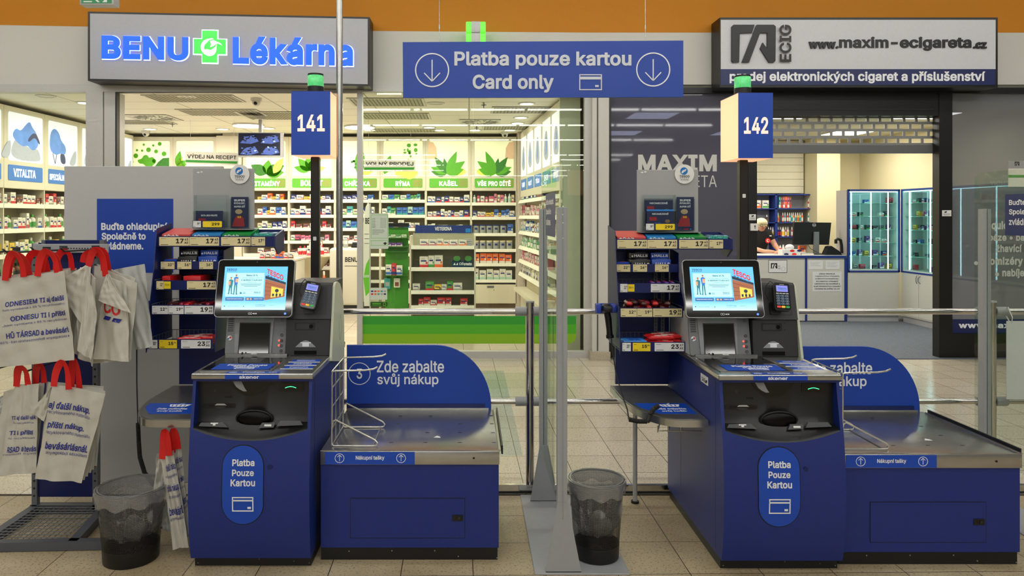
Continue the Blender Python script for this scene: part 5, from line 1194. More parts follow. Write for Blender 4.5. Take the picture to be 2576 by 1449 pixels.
# ---- right wall: slanted run of shelves
A_=Vector((.885,12.55,0)); B_=Vector((1.13,8.75,0)); D_=(B_-A_).normalized(); Ln=(B_-A_).length; Nn=Vector((D_.y,-D_.x,0))  # Nn faces -X
if Nn.x>0: Nn=-Nn
def RW(t,dn,z): p=A_+D_*t+Nn*dn; return (p.x,p.y,z)
def rbox(b,t0,t1,d0,d1,z0,z1,m): b.hexa([RW(t0,d0,z0),RW(t1,d0,z0),RW(t1,d1,z0),RW(t0,d1,z0),RW(t0,d0,z1),RW(t1,d0,z1),RW(t1,d1,z1),RW(t0,d1,z1)],m)
RF=Fr(tuple(A_+Nn*.001),tuple(D_),(0,0,1)); 
T=Thing('side_wall_shelf','long cream shelf run on the right pharmacy wall, seen edge-on','shelf',tuple(A_+D_*(Ln/2)-Nn*.1))
b=MB(); rbox(b,0,Ln,-.14,-.10,0,CZ-.01,shb); rbox(b,0,Ln,-.10,.12,.34,.40,shw); rbox(b,0,Ln,-.10,.0,0,.34,shw); T.part('carcass',b)
b=MB(); rbox(b,0,Ln,-.10,0,1.93,CZ-.03,shw); hd=T.part('header',b)
for k in range(5):
    t0=.08+k*.74; b=MB(); b.rect(RF,t0,t0+.62,2.28,2.92,lwh,0,.004,r=.03); T.part('lit_panel',b,hd)
    b=MB(); b.poly(RF,smooth([(t0+.1,2.45),(t0+.2,2.7),(t0+.34,2.8),(t0+.45,2.6),(t0+.5,2.4),(t0+.3,2.35)]),lgr,.004,.006); b.poly(RF,smooth([(t0+.25,2.4),(t0+.33,2.75),(t0+.38,2.5)]),lblue,.006,.007); T.part('flower_picture',b,hd)
    b=MB(); b.rect(RF,t0,t0+.62,2.04,2.22,llab,0,.004,r=.02); b.text(RF,['VLASY','PLEŤ','TĚLO','DEKOR','SPORT'][k],t0+.14,t0+.48,2.09,2.17,lbt,bold=.03,l=.006); T.part('name_plate',b,hd)
RZ=(1.86,1.60,1.34,1.09,.86,.64)
for q,z in enumerate(RZ):
    b=MB(); rbox(b,0,Ln,-.10,.02,z-.012,z+.012,shw); v=[RW(0,.02,z+.02),RW(Ln,.02,z+.02),RW(Ln,.045,z-.035),RW(0,.045,z-.035),RW(0,.0,z+.02),RW(Ln,.0,z+.02),RW(Ln,.0,z-.035),RW(0,.0,z-.035)]
    b.add(v,[(0,1,2,3),(7,6,5,4),(0,4,5,1),(3,2,6,7),(0,3,7,4),(1,5,6,2)],strip); T.part('shelf',b)
schR=[[('bottle','teal','white',.9),('bottle','white','navy',.8),('carton','white','brown',.9)],[('carton','rose','white',.9),('bottle','pink','white',.8),('carton','white','brown',.8)],[('bottle','white','blue',.9),('carton','white','teal',.9),('bottle','brown','white',.8)],[('carton','white','green',.8),('bottle','green','white',.9),('carton','mint','white',.8)],[('carton','pink','white',.85),('carton','white','rose',.8)],[('bottle','cream','white',.9),('carton','white','navy',.9)]]
rz_=math.atan2(Nn.y,Nn.x)+PI/2
for q,z in enumerate(RZ):
    t=.02; n=0
    while n<22 and t<Ln-.1:
        kind,c1,c2,hh=rg.choice(schR[q]); w=rg.uniform(.06,.12); h=.21*hh*rg.uniform(.8,1)
        if kind=='bottle': w=min(w,h*.42)
        if w+t>Ln: break
        p=A_+D_*(t+w/2)-Nn*.045; nm_,wd,cat=KINDN[kind]
        item(kind,'cosmetic_'+('bottle' if kind=='bottle' else 'box'),c1,c2,p.x,p.y,z+.0125,w*.96,.08,h,'%s cosmetic %s, %s from the back on the %s shelf of the right wall'%(c1,wd,ORD[n],rown[q]),'cosmetics','cosmetics on the right wall',rz_); n+=1
        t+=w+rg.choice([.003,.01,.05,.09])
# ---- free-standing veterinary shelf
YV=10.2; VF=PF(YV)
T=Thing('free_standing_shelf','free-standing white shelf with dark blue VETERINA header','shelf',(PX(1113,YV),YV+.2,0))
a,c=PX(1030,YV),PX(1197,YV); b=MB(); b.box(a,a+.022,YV,YV+.42,.0,PZ(593,YV),shw,.003,1); b.box(c-.022,c,YV,YV+.42,0,PZ(593,YV),shw,.003,1); b.box(a+.022,c-.022,YV+.40,YV+.42,.05,PZ(588,YV),mat('grey_green_back','a5a58e',.6)); b.box(a+.022,c-.022,YV+.01,YV+.40,0,.06,shw); T.part('frame',b)
b=MB(); b.box(PX(1041,YV),PX(1189,YV),YV+.10,YV+.13,PZ(590,YV),PZ(563,YV),clear); b.box(PX(1043,YV),PX(1187,YV),YV+.095,YV+.10,PZ(587,YV),PZ(567,YV),mat('veterina_blue','20357a',.4)); hp=T.part('header_board',b)
b=MB(); b.text(VF,'VETERINA',1093,1136,580,571,wlet,bold=.02,l=-.09); b.rect(Fr((0,YV+.094,0),(1,0,0),(0,0,1),VF.cv),1171,1184,575,585,PK('blue_bar'),0,.001); T.part('lettering',b,hp)
vrows=[622,677,735,773]
for py in vrows:
    z=PZ(py,YV); b=MB(); b.box(a+.022,c-.022,YV+.02,YV+.40,z-.01,z+.01,shw); b.box(a+.01,c-.01,YV-.0,YV+.02,z-.028,z+.025,strip); T.part('shelf',b)
S_v=[[('carton','white','rose',.75),('carton','white','orange',.8)],[('carton','white','green',.9),('carton','white','red',.9),('carton','white','orange',.95),('carton','black','white',.9),('carton','cream','orange',.95)],[('carton','white','grey',.5),('carton','green','red',.6),('carton','yellow','black',.5)],[('carton','red','white',.9),('carton','white','blue',.9),('carton','white','red',.6)]]
for k,py in enumerate(vrows):
    fill_row(a+.03,(PX(1120,YV) if k==1 else c-.08),YV+.03,PZ(py,YV)+.011,[.13,.21,.23,.14][k],S_v[k],'%s shelf of the VETERINA stand'%rown[k],'goods on the VETERINA stand',dens=.9,wr=(.07,.13))
T=Thing('display_tray','dark blue display tray with two round tins on the VETERINA stand','display',(PX(1165,YV),YV+.08,PZ(677,YV)+.011)); b=MB(); z=PZ(677,YV)+.011; fdb=mat('display_petrol','123a52',.4); b.box(PX(1136,YV),PX(1190,YV),YV+.03,YV+.13,z,z+.085,fdb); T.part('tray',b)
b=MB(); g=Fr((0,YV+.03,0),(1,0,0),(0,0,1),VF.cv); b.text(g,'Foresto',1162,1187,668,660.5,wlet,bold=.02,l=.002); b.ring(g,1158,664,3,1,wlet,0,.002,16); b.poly(g,[(1140,667),(1144,661),(1146,667)],wlet,0,.002); b.poly(g,[(1147,667),(1151,661),(1152,667)],wlet,0,.002); T.part('lettering',b)
for px in (1149,1178): b=MB(); b.cyl((PX(px,YV),YV+.06,z+.088),(PX(px,YV),YV+.10,z+.088),.062,fdb,24); b.disc(Fr((0,YV+.058,0),(1,0,0),(0,0,1),VF.cv),px,651,9,7,CM('green'),0,.002,20); T.part('round_tin',b)
# magazines stack at top right
for k in range(4):
    b=MB(); x0=PX(1168,YV); z=PZ(622,YV)+.011+.026*k; b.box(x0-.005*(k%2),x0+.11,YV+.05,YV+.2,z,z+.022,CM('white')); b.box(x0-.005*(k%2),x0+.11,YV+.048,YV+.05,z+.016,z+.022,CM('navy')); solo('leaflet_pack',b,'flat white pack, %s from bottom of the small pile on VETERINA top shelf'%ORD[k],'leaflets','flat packs on the VETERINA stand')
# ---- green pegboard stand
YG=11.0; gp=mat('stand_green','3c8a22',.5); gp2=mat('stand_green_dark','2c6a1c',.5); g=PF(YG)
T=Thing('display_stand','tall green display stand with hanging packs, left of the VETERINA stand','display stand',(PX(990,YG),YG+.1,0))
b=MB(); b.box(PX(968,YG),PX(1026,YG),YG+.06,YG+.10,.15,PZ(572,YG),gp); b.box(PX(966,YG),PX(1028,YG),YG-.05,YG+.25,.0,.15,mat('stand_white_base','d8d6cc',.5)); b.box(PX(975,YG),PX(1028,YG),YG+.02,YG+.10,PZ(571,YG),PZ(561,YG),blk); T.part('panel',b)
for py in (598,620,632,692): b=MB(); b.box(PX(968,YG),PX(1026,YG),YG-.03,YG+.06,PZ(py,YG)-.012,PZ(py,YG),gp2); T.part('shelf',b)
kk=0
for py,h,S in ((598,.06,[('carton','green','white',.9),('carton','white','green',.9)]),(620,.07,[('carton','blue','red',.9),('carton','purple','white',.9)]),(692,.20,[('carton','white','blue',.9),('carton','red','navy',.9)])):
    fill_row(PX(969,YG),PX(1025,YG),YG-.03,PZ(py,YG)+.001,h,S,'%s level of the green display stand'%['top','middle','lower'][kk],'goods on the green stand',wr=(.06,.09),yd=.06); kk+=1
for k,(px,c) in enumerate(((973,'teal'),(997,'white'))):
    b=MB(); b.box(PX(px-7,YG),PX(px+9,YG),YG+.02,YG+.05,PZ(728-k*4,YG),PZ(700,YG),CM(c),.01); b.box(PX(px-4,YG),PX(px+6,YG),YG+.017,YG+.02,PZ(720,YG),PZ(710,YG),CM(['grey','brown'][k])); b.cyl((PX(px+1,YG),YG+.035,PZ(700,YG)),(PX(px+1,YG),YG+.06,PZ(697,YG)),.004,steel,6); solo('hanging_pack',b,'%s bag hanging low on the green display stand'%['turquoise','white and brown'][k],'pack')
# ---- banner flag
YQ=10.4; g=PF(YQ)
T=Thing('feather_flag','slim white feather flag with green end, behind the pharmacy window','flag',(PX(925,YQ),YQ,0))
b=MB(); fb_=mat('flag_fabric','dcdcd2',.6)
pts=[(916,770),(912,640),(914,560),(920,520),(926,508),(930,515),(930,770)]; b.poly(g,pts,fb_,0,.004); T.part('fabric',b)
b=MB(); b.poly(g,[(914,700),(921,665),(929,650),(929,735),(920,745)],lbg,.004,.006); b.text(g,'BE',919,929,563,548,blet,bold=.02,l=.006); b.text(g,'DLOUHODOBĚ',915,929,698,690,wlet,bold=.01,l=.007); b.rect(g,917,928,588,589,blet,.004,.005); b.rect(g,917,928,600,601,blet,.004,.005); b.rect(g,917,928,612,613,blet,.004,.005); T.part('print',b)
b=MB(); b.cyl((PX(931,YQ),YQ,0),(PX(931,YQ),YQ,PZ(512,YQ)),.01,alu,10); b.box(PX(912,YQ),PX(940,YQ),YQ-.12,YQ+.12,0,.02,alu); T.part('pole',b)
# ---- stickers on the glass
g=Fr((0,WY+.0085,0),(1,0,0),(0,0,1),PF(WY).cv)
g.O=Vector((0,WY+.0085,0)); k_=WY/F; g.cv=lambda px,py:((px-CX)*k_,H-(py-CY)*k_)
shm=mat('sticker_pale_green','c9d6c6',.4)
T=Thing('opening_hours_sheet','pale green opening hours sheet stuck on the pharmacy window','notice',(PX(953,WY),WY+.008,PZ(625,WY))); b=MB(); b.rect(g,931,977,537,626,shm,0,.001,r=3); b.frame(g,933,975,540,600,.8,lbg,.001,.0015); b.frame(g,933,975,605,618,.8,lbg,.001,.0015); T.part('sheet',b)
b=MB(); 
for k,s_ in enumerate(('Pondělí','Úterý','Středa','Čtvrtek','Pátek','Sobota','Neděle')): b.text(g,s_,936,944,551+3.7*k,548.4+3.7*k,blet,l=.0016,res=1); b.text(g,'8:00 20:00',957,971,551+3.7*k,548.6+3.7*k,blet,l=.0016,res=1)
for k in range(4): b.rect(g,936,936+[30,32,28,16][k],578+3.5*k,578.7+3.5*k,blet,.001,.0014)
b.poly(g,[(964,611),(970,609),(973,612),(970,616),(966,615)],blet,.001,.0015); T.part('print',b)
T=Thing('card_logo_sheet','small white sheet of payment card symbols on the pharmacy window','notice',(PX(952,WY),WY+.008,PZ(755,WY))); b=MB(); b.rect(g,931,974,724,754,shm,0,.001,r=2); T.part('sheet',b)
b=MB()
for r_ in range(2):
    for k in range(5): b.rect(g,933+8*k,939+8*k,731+7*r_,735+7*r_,[CM('navy'),CM('red'),CM('orange'),CM('teal'),CM('grey')][(k+r_)%5],.001,.0014,r=1)
T.part('card_symbols',b)
b=MB(); b.rect(g,931,976,759,772,mat('dark_green_sticker','24421e',.4),0,.001,r=3); b.frame(g,932,975,760,771,.6,lbg,.001,.0015); b.rect(g,936,958,763,765,lbg,.001,.0015); b.rect(g,936,958,767,768,lbg,.001,.0015); b.ring(g,967,765.5,4,1,lbg,.001,.0015,16); solo('window_sticker',b,'dark green sticker low on the pharmacy window','sticker')
# ---- white reception counter and small bowl stand
YC=12.0; g=PF(YC)
T=Thing('service_counter','white rounded pharmacy counter with black letters, left of the window bar','counter',(PX(866,YC),YC+.3,0)); cw=mat('counter_white','d4cfbd',.4)
b=MB(); b.box(PX(828,YC),PX(908,YC),YC,YC+.6,.14,PZ(624,YC),cw,.05,5); T.part('body',b)
b=MB(); b.box(PX(831,YC),PX(911,YC),YC+.03,YC+.55,0,.14,blk); T.part('plinth',b)
b=MB(); b.text(g,'BENU',868,900,659,647,blet,bold=.02,l=.003); b.rect(g,867,903,668.5,669.8,blet,0,.002); T.part('lettering',b)
b=MB(); x,z=PX(890,YC),PZ(624,YC); b.box(x-.06,x+.06,YC+.1,YC+.28,z,z+.05,blk,.01); b.box(x-.045,x+.045,YC+.12,YC+.17,z+.05,z+.09,dgrey,.005); solo('card_terminal',b,'black card terminal on the white pharmacy counter','card terminal')
b=MB(); b.box(x-.19,x-.11,YC+.1,YC+.104,z,z+.14,CM('grey')); b.rect(Fr((0,YC+.1,0),(1,0,0),(0,0,1)),x-.18,x-.12,z+.06,z+.12,CM('white'),0,.002); solo('leaflet_holder',b,'grey leaflet holder on the white pharmacy counter','leaflet holder')
YD=12.35; g=PF(YD); x=PX(785,YD)
T=Thing('bowl_stand','white bowl-shaped display stand left of the pharmacy counter','display stand',(x,YD,0))
b=MB(); b.lathe([(0,0),(.20,0),(.20,.03),(.15,.10),(.12,.55),(.14,.68),(.26,.85),(.32,.93),(.30,.93),(.22,.84),(0,.80)],(x,YD,0),mat('bowl_cream','cfc3a4',.45),32); T.part('bowl',b)
fill_row(x-.24,x+.24,YD-.06,.935,.22,[('bottle','cream','brown',.9),('carton','white','rose',.8),('bottle','white','red',.9)],'rim of the bowl-shaped stand','goods on the bowl stand',wr=(.06,.08),yd=.08)
b=MB(); xb=PX(815,11.7); b.lathe([(0,0),(.035,0),(.04,.02),(.04,.16),(.02,.22),(.012,.24)],(xb,11.7,.42),CM('orange'),14); b.lathe([(.014,.24),(.016,.25),(.016,.30),(0,.31)],(xb,11.7,.42),CM('white'),12); solo('spray_bottle',b,'orange spray bottle with white cap on the small white pedestal','bottle')
b=MB(); b.box(xb-.09,xb+.09,11.62,11.8,0,.419,shw,.01); solo('low_pedestal',b,'small white pedestal between the bowl stand and the pharmacy counter','pedestal')
# low counter with flat goods in the middle (prescription desk)
YP=11.2; T=Thing('prescription_desk','long white prescription desk half hidden behind the left checkout','desk',(PX(600,YP),YP+.3,0)); b=MB(); b.box(PX(430,YP),PX(745,YP),YP,YP+.6,0,PZ(655,YP),cw,.02,3); T.part('body',b); b=MB(); b.box(PX(430,YP)-.02,PX(745,YP)+.02,YP-.03,YP+.62,PZ(655,YP),PZ(651,YP),shw); T.part('top',b)
fill_row(PX(650,YP),PX(742,YP),YP+.02,PZ(651,YP)+.001,.16,[('carton','white','brown',.7),('carton','orange','blue',.8),('carton','white','red',.6)],'white prescription desk','goods on the prescription desk',wr=(.05,.10))
b=MB(); b.box(PX(640,YP),PX(690,YP),YP-.01,YP+.15,PZ(651,YP)+.001,PZ(632,YP),cw,.01); solo('document_box',b,'plain white box at the left end of the prescription desk','box') if False else None
for px0,px1,py0,py1,tx,lab in ((648,664,594,616,'9','white and orange sale poster left of the dark pole, pharmacy shelves'),(777,812,606,629,'19','orange framed sale poster reading 19 behind the dark pole')):
    g=PF(12.55); b=MB(); b.rect(g,px0,px1,py0,py1,CM('orange'),0,.004,r=2); b.rect(g,px0+1.5,px1-1.5,py0+1.5,py1-1.5,CM('white'),.004,.006,r=1.5); b.text(g,tx,px1-11 if tx=='9' else px0+6,px1-4,py1-8,py0+5,CM('red'),bold=.03,l=.008); b.cyl((PX((px0+px1)/2,12.55),12.556,PZ(py1,12.55)),(PX((px0+px1)/2,12.55),12.556,PZ(py1,12.55)-.03),.006,steel,6); b.cyl((PX((px0+px1)/2,12.55),12.556,PZ(py0,12.55)),(PX((px0+px1)/2,12.55),12.82,PZ(py0,12.55)),.004,steel,6); solo('sale_poster',b,lab,'poster')
# ---- hanging signs and monitor
def hang(lab,txt,x0,x1,y0,y1,Y,drop):
    g=PF(Y); T=Thing('hanging_sign',lab,'hanging sign',(PX((x0+x1)/2,Y),Y,PZ(y1,Y)),'hanging counter signs'); b=MB()
    sl=drop
    b.hexa([(PX(x0,Y),Y,PZ(y1-sl,Y)),(PX(x1,Y),Y,PZ(y1,Y)),(PX(x1,Y),Y+.03,PZ(y1,Y)),(PX(x0,Y),Y+.03,PZ(y1-sl,Y)),(PX(x0,Y),Y,PZ(y0-sl,Y)),(PX(x1,Y),Y,PZ(y0,Y)),(PX(x1,Y),Y+.03,PZ(y0,Y)),(PX(x0,Y),Y+.03,PZ(y0-sl,Y))],mat('hanging_board','ece8de',.5)); pn=T.part('board',b)
    b=MB(); b.poly(g,[(x0+1,y1-sl-10),(x1-2,y1-10),(x1-4,y1-4),(x0+1,y1-sl-4)],g1,0,.003); b.text(g,txt,x0+5,x1-5,y0+17-sl,y0+5-sl,blet,bold=.01,l=.004,slant=sl*.8); T.part('lettering',b,pn)
    for px in (x0+12,x1-12): b=MB(); b.cyl((PX(px,Y),Y+.015,PZ(y0,Y)),(PX(px,Y),Y+.015,CZ),.002,white,5); T.part('wire',b)
hang('hanging board reading VÝDEJ NA RECEPT','VÝDEJ NA RECEPT',466,600,385,416,11.0,4); hang('hanging board reading VOLNÝ PRODEJ','VOLNÝ PRODEJ',915,1045,400,431,11.0,0)
YM=10.6; g=PF(YM); T=Thing('hanging_monitor','ceiling-hung monitor showing four camera views','monitor',(PX(653,YM),YM,PZ(396,YM)))
b=MB(); b.box(PX(598,YM),PX(712,YM),YM,YM+.05,PZ(395,YM),PZ(333,YM),alu,.004,1); T.part('housing',b)
cvb=mat('cctv_blue','4a5fa8',.3,var=.5,vs=30,emis=.45); cvd=mat('cctv_dark','10142e',.3,var=.3,emis=.2); cvl=mat('cctv_light','a8bce8',.3,var=.3,vs=40,emis=.6)
b=MB(); b.rect(g,600,705,335,391,cvd,0,.003)
r=random.Random(9)
for (x0,y0) in ((601,336),(653,336),(601,364),(653,364)):
    b.poly(g,[(x0+3,y0+24),(x0+16,y0+8),(x0+40,y0+4),(x0+50,y0+20),(x0+30,y0+26)],cvb,.003,.004)
    for k in range(12): px,py=x0+4+r.random()*40,y0+3+r.random()*18; b.poly(g,[(px,py),(px+3+r.random()*4,py+1),(px+2+r.random()*3,py+4),(px-1,py+3)],r.choice([cvd,cvl,cvb,blk]),.004,.005)
T.part('screen',b); b=MB(); b.box(PX(650,YM),PX(658,YM),YM+.01,YM+.04,PZ(333,YM),CZ,alu); b.cyl((PX(654,YM),YM+.02,CZ-.05),(PX(654,YM),YM+.02,CZ),.08,white,20); T.part('ceiling_arm',b)
# ---- ceiling fittings
def ceil_y(py): return F*(CZ-H)/(CY-py)
dl=mat('downlight_lens','fff3da',.4,var=0,emis=14); dm=mat('big_light_lens','fff6e4',.4,var=0,emis=9)
DLs=[(1325,260),(1310,295),(1302,309),(1283,332),(1105,332),(1195,333),(930,331),(1096,259),(470,242),(378,324),(560,324),(675,322),(1080,320),(115,241),(215,258)]
DLs.sort(key=lambda q:-q[0])
for k,(px,py) in enumerate(DLs):
    Y=min(ceil_y(py),12.3); x=PX(px,Y)
    T=Thing('downlight','small recessed ceiling light in the pharmacy, %s counted from the right'%ORD[k],'ceiling light',(x,Y,CZ-.012),'pharmacy downlights')
    off=(px in(1096,470,115)); b=MB(); b.lathe([(.115,.012),(.115,.004),(.088,.0),(.085,.01)],(x,Y,CZ-.012),white,24); T.part('trim_ring',b); b=MB(); b.cyl((x,Y,CZ-.008),(x,Y,CZ-.003),.085,white if off else dl,20); T.part('lens',b)
for k,(px,py) in enumerate(((625,313),(905,317))):
    Y=ceil_y(py); x=PX(px,Y); T=Thing('round_ceiling_light','large round ceiling light, %s of the hanging monitor'%['just left','right'][k],'ceiling light',(x,Y,CZ-.03)); b=MB(); b.cyl((x,Y,CZ-.028),(x,Y,CZ),.25,white,32); T.part('housing',b); b=MB(); b.cyl((x,Y,CZ-.033),(x,Y,CZ-.028),.235,dm,32); T.part('lens',b)
for k,(px,py,lab) in enumerate(((645,252,'near the monitor arm'),(367,334,'above the leftmost lit panel'),(1270,344,'above the panel VŠE PRO DÍTĚ'))):
    Y=min(ceil_y(py-5),12.6); x=PX(px,Y); T=Thing('dome_camera','white dome camera on the pharmacy ceiling '+lab,'camera',(x,Y,CZ-.1),'dome cameras'); b=MB(); b.cyl((x,Y,CZ-.035),(x,Y,CZ),.07,white,20); T.part('base',b); b=MB(); b.ball((x,Y,CZ-.045),(.055,.055,.055),white,16,10); b.ball((x,Y-.035,CZ-.065),(.025,.025,.025),blk,12,8); T.part('dome',b)
gr=mat('vent_grey','a8a38f',.5); grd=mat('vent_shadow','6f6a58',.6)
def vent(lab,px,y0,y1,w,swirl=False):
    Y0,Y1=ceil_y(y0),ceil_y(y1); Y0,Y1=min(Y0,12.5),min(Y1,12.6); Yc=(Y0+Y1)/2; x=PX(px,Yc); hw_=w/2
    T=Thing('ceiling_vent',lab,'vent',(x,Yc,CZ-.01),'ceiling vents'); fr=Fr((x,Yc,CZ-.002),(1,0,0),(0,-1,0)); d=abs(Y1-Y0)/2
    b=MB(); b.frame(fr,-hw_,hw_,-d,d,.03,white,0,.008); b.rect(fr,-hw_,hw_,-d,d,gr if not swirl else white,0,.004); T.part('frame',b)
    b=MB()
    if swirl:
        for k in range(26):
            a=2*PI*k/26; r0,r1=(.10,.26)
            if k%2: r0,r1=.18,.29
            b.line(fr,(r0*math.cos(a),r0*math.sin(a)),(r1*math.cos(a+.25),r1*math.sin(a+.25)),.011,blk,.004,.007)
    else:
        n=20
        for k in range(n): u=-hw_+.04+(w-.08)*k/(n-1); b.rect(fr,u-.006,u+.006,-d+.04,d-.04,grd,.004,.007)
    T.part('swirl_slots' if swirl else 'louvre',b)
vent('swirl ceiling diffuser on the left, above the leftmost lit panels',388,288,303,.62,True); vent('swirl ceiling diffuser above the panel KAŠEL',1207,300,313,.62,True)
vent('grey ceiling grille, nearest the window, left of the hanging monitor',490,238,256,1.1); vent('grey ceiling grille left of the hanging monitor, second row',560,274,290,1.1); vent('ceiling grille just behind the window, right of the frame',975,246,266,.95); vent('second ceiling grille from the window, right of the frame',995,284,299,1.0); vent('third ceiling grille from the window, right of the frame',1015,324,336,1.1); vent('ceiling grille near the right wall, nearer one',1328,268,284,1.0); vent('ceiling grille near the right wall, farther one',1290,316,326,1.0); vent('slatted ceiling grille right of the hanging monitor',690,280,300,.9); vent('ceiling grille far back on the left',350,302,312,1.0)
for k,(px,py) in enumerate(((434,312),(1217,262),(1199,321))):
    Y=ceil_y(py-4); x=PX(px,Y); b=MB(); b.cyl((x,Y,CZ-.03),(x,Y,CZ),.012,steel,8); b.cyl((x,Y,CZ-.03),(x,Y,CZ-.034),.035,galv,10); b.cyl((x,Y,CZ-.07),(x,Y,CZ-.03),.006,galv,8); solo('sprinkler',b,'small ceiling sprinkler '+['left, near the swirl diffuser','nearest the window on the right','between swirl diffuser and lit panels'][k],'sprinkler','ceiling sprinklers')
for x,y in ((-4.6,9.6),(-2.6,9.6),(-.6,9.6),(-4.6,11.6),(-2.6,11.6),(-.6,11.6)): area('pharmacy_lamp',(x,y,CZ-.05),.5,37,(1,.92,.76),shape='DISK')
# ================================================================ fascia signs
SG=8.0
class Skew:
    """sign face given by its four corners in the picture at one distance, so a slightly crooked board stays crooked"""
    cv=True; N=Vector((0,-1,0))
    def __init__(s,Y,x0,x1,tl,tr,bl,br): s.Y=Y;s.x0=x0;s.x1=x1;s.t=(tl,tr);s.b=(bl,br)
    def __call__(s,px,py,l=0):
        f=(px-s.x0)/(s.x1-s.x0); sh=((s.t[1]+s.b[1])-(s.t[0]+s.b[0]))/2*(f-.5)+0
        return Vector((PX(px,s.Y),s.Y-l,PZ(py+sh,s.Y)))
def board(T,x0,x1,tl,tr,bl,br,face,Y=SG,dep=.28,fw=5):
    g=Skew(Y,x0,x1,tl,tr,bl,br); ym0,ym1=(tl+tr)/2,(bl+br)/2; b=MB()
    P=[g(x0,ym1),g(x1,ym1),g(x1,ym1)+Vector((0,dep,0)),g(x0,ym1)+Vector((0,dep,0)),g(x0,ym0),g(x1,ym0),g(x1,ym0)+Vector((0,dep,0)),g(x0,ym0)+Vector((0,dep,0))]
    b.hexa(P,bf); T.part('frame',b); return g,ym0,ym1
T=Thing('shop_sign','grey shop sign with glowing blue letters and a green cross','shop sign',(PX(575,SG),SG+.14,PZ(210,SG)))
g,a0,a1=board(T,221,930,29,43,203,217,None)
b=MB(); b.rect(g,227,925,a0+5,a1-5,mat('silver_sign_face','a6a7ab',.45,.15),.0,.004); fc=T.part('face',b)
halo=mat('letter_halo','d8ecff',.4,var=0,emis=2.2); bl_=mat('lit_blue_letter','0054e6',.4,var=0,emis=.9); grl=mat('lit_green_cross','3fd04a',.4,var=0,emis=.85); brd=mat('lit_white_bird','f2fff2',.4,var=0,emis=1.0)
def lit(txt,u0,u1,vb,vt,nm):
    b=MB(); b.text(g,txt,u0-1.6,u1+1.6,vb+1.6,vt-1.6,halo,bold=.075,l=.006); T.part('halo',b,fc)
    b=MB(); b.text(g,txt,u0,u1,vb,vt,bl_,bold=.05,l=.02,th=.013,res=5); T.part('lettering',b,fc)
lit('BENU',259,476,156,97,'a'); lit('Lékárna',588,889,162,92,'b')
def plus(b,cx,cy,hx,hy,w,m,l0,l1): b.poly(g,[(cx-w,cy-hy),(cx+w,cy-hy),(cx+w,cy-w),(cx+hx,cy-w),(cx+hx,cy+w),(cx+w,cy+w),(cx+w,cy+hy),(cx-w,cy+hy),(cx-w,cy+w),(cx-hx,cy+w),(cx-hx,cy-w),(cx-w,cy-w)],m,l0,l1)
b=MB(); plus(b,529,119,43,43,21,halo,.004,.006); T.part('halo',b,fc); b=MB(); plus(b,529,119,40,40,18.5,grl,.006,.022); cr=T.part('cross',b,fc)
b=MB()
arc=lambda cx,cy,r,a0_,a1_,n=14:[(cx+r*math.cos(a0_+(a1_-a0_)*i/n),cy+r*math.sin(a0_+(a1_-a0_)*i/n)) for i in range(n+1)]
b.poly(g,arc(528,121,21,1.9,4.6)+[(534,98),(540,100),(528,103)]+arc(529,122,14,4.2,2.2)[0:12],brd,.022,.024)
b.poly(g,arc(529,126,17,.2,2.6)+[(512,128),(522,126),(532,128),(541,122),(547,114)],brd,.022,.024); b.poly(g,[(530,105),(540,103),(548,107),(556,110),(561,116),(550,111),(545,113),(538,118),(530,121),(533,114)],brd,.022,.024)
T.part('bird_emblem',b,fc)
T=Thing('shop_sign','white and navy shop sign with black raised letters, right','shop sign',(PX(2155,SG),SG+.14,PZ(218,SG)))
g,a0,a1=board(T,1811,2510,44,44,220,220,None); 
b=MB(); b.rect(g,1813,2504,50,174,mat('sign_white_face','c6c7cb',.45),0,.004); b.rect(g,1813,2504,174,214,navy,0,.004); fc=T.part('face',b)
def Zm(x,y): return (1480+x/2.35,y/2.35)
rb=mat('raised_black','121214',.4); b=MB(); th_=(.004,.03)
b.poly(g,[Zm(*q) for q in ((843,160),(853,150),(977,150),(962,197),(890,200),(886,370),(850,372),(842,362))],rb,*th_)
b.poly(g,[Zm(*q) for q in ((990,150),(1090,150),(1102,160),(1100,362),(1092,371),(1062,371),(1010,290),(1025,255),(1052,292),(1052,198),(1010,198),(945,371),(903,371))],rb,*th_); T.part('emblem',b,fc)
class Rot:
    cv=True; N=Vector((0,-1,0))
    def __call__(s,u,v,l=0): return g(v,-u,l)   # u runs up the sign, v across
b=MB(); rr_=Rot(); vv,ff=tmesh('ECIG',.02,4)
P=[g(1988-(1988-1958)*bb_,157-(157-64)*aa_,.02) for aa_,bb_ in vv]; b.add([g(1958+(1988-1958)*(1-bb_),157-(157-64)*aa_,.03) for aa_,bb_ in vv],[tuple(q) for q in ff],rb)
n_=len(vv); 
T.part('emblem_letters',b,fc)
b=MB(); b.text(g,'www.',2033,2107,123,106,rb,bold=.04,l=.004,th=.02,res=4); b.text(g,'maxim-ecigareta',2110,2442,128,93,rb,bold=.025,l=.004,th=.010,res=4); b.text(g,'.cz',2446,2479,123,107,rb,bold=.04,l=.004,th=.02,res=4); T.part('raised_lettering',b,fc)
b=MB(); b.text(g,'prodej elektronických cigaret a příslušenství',1835,2478,210,180,wlet,bold=.025,l=.006); T.part('lettering',b,fc)
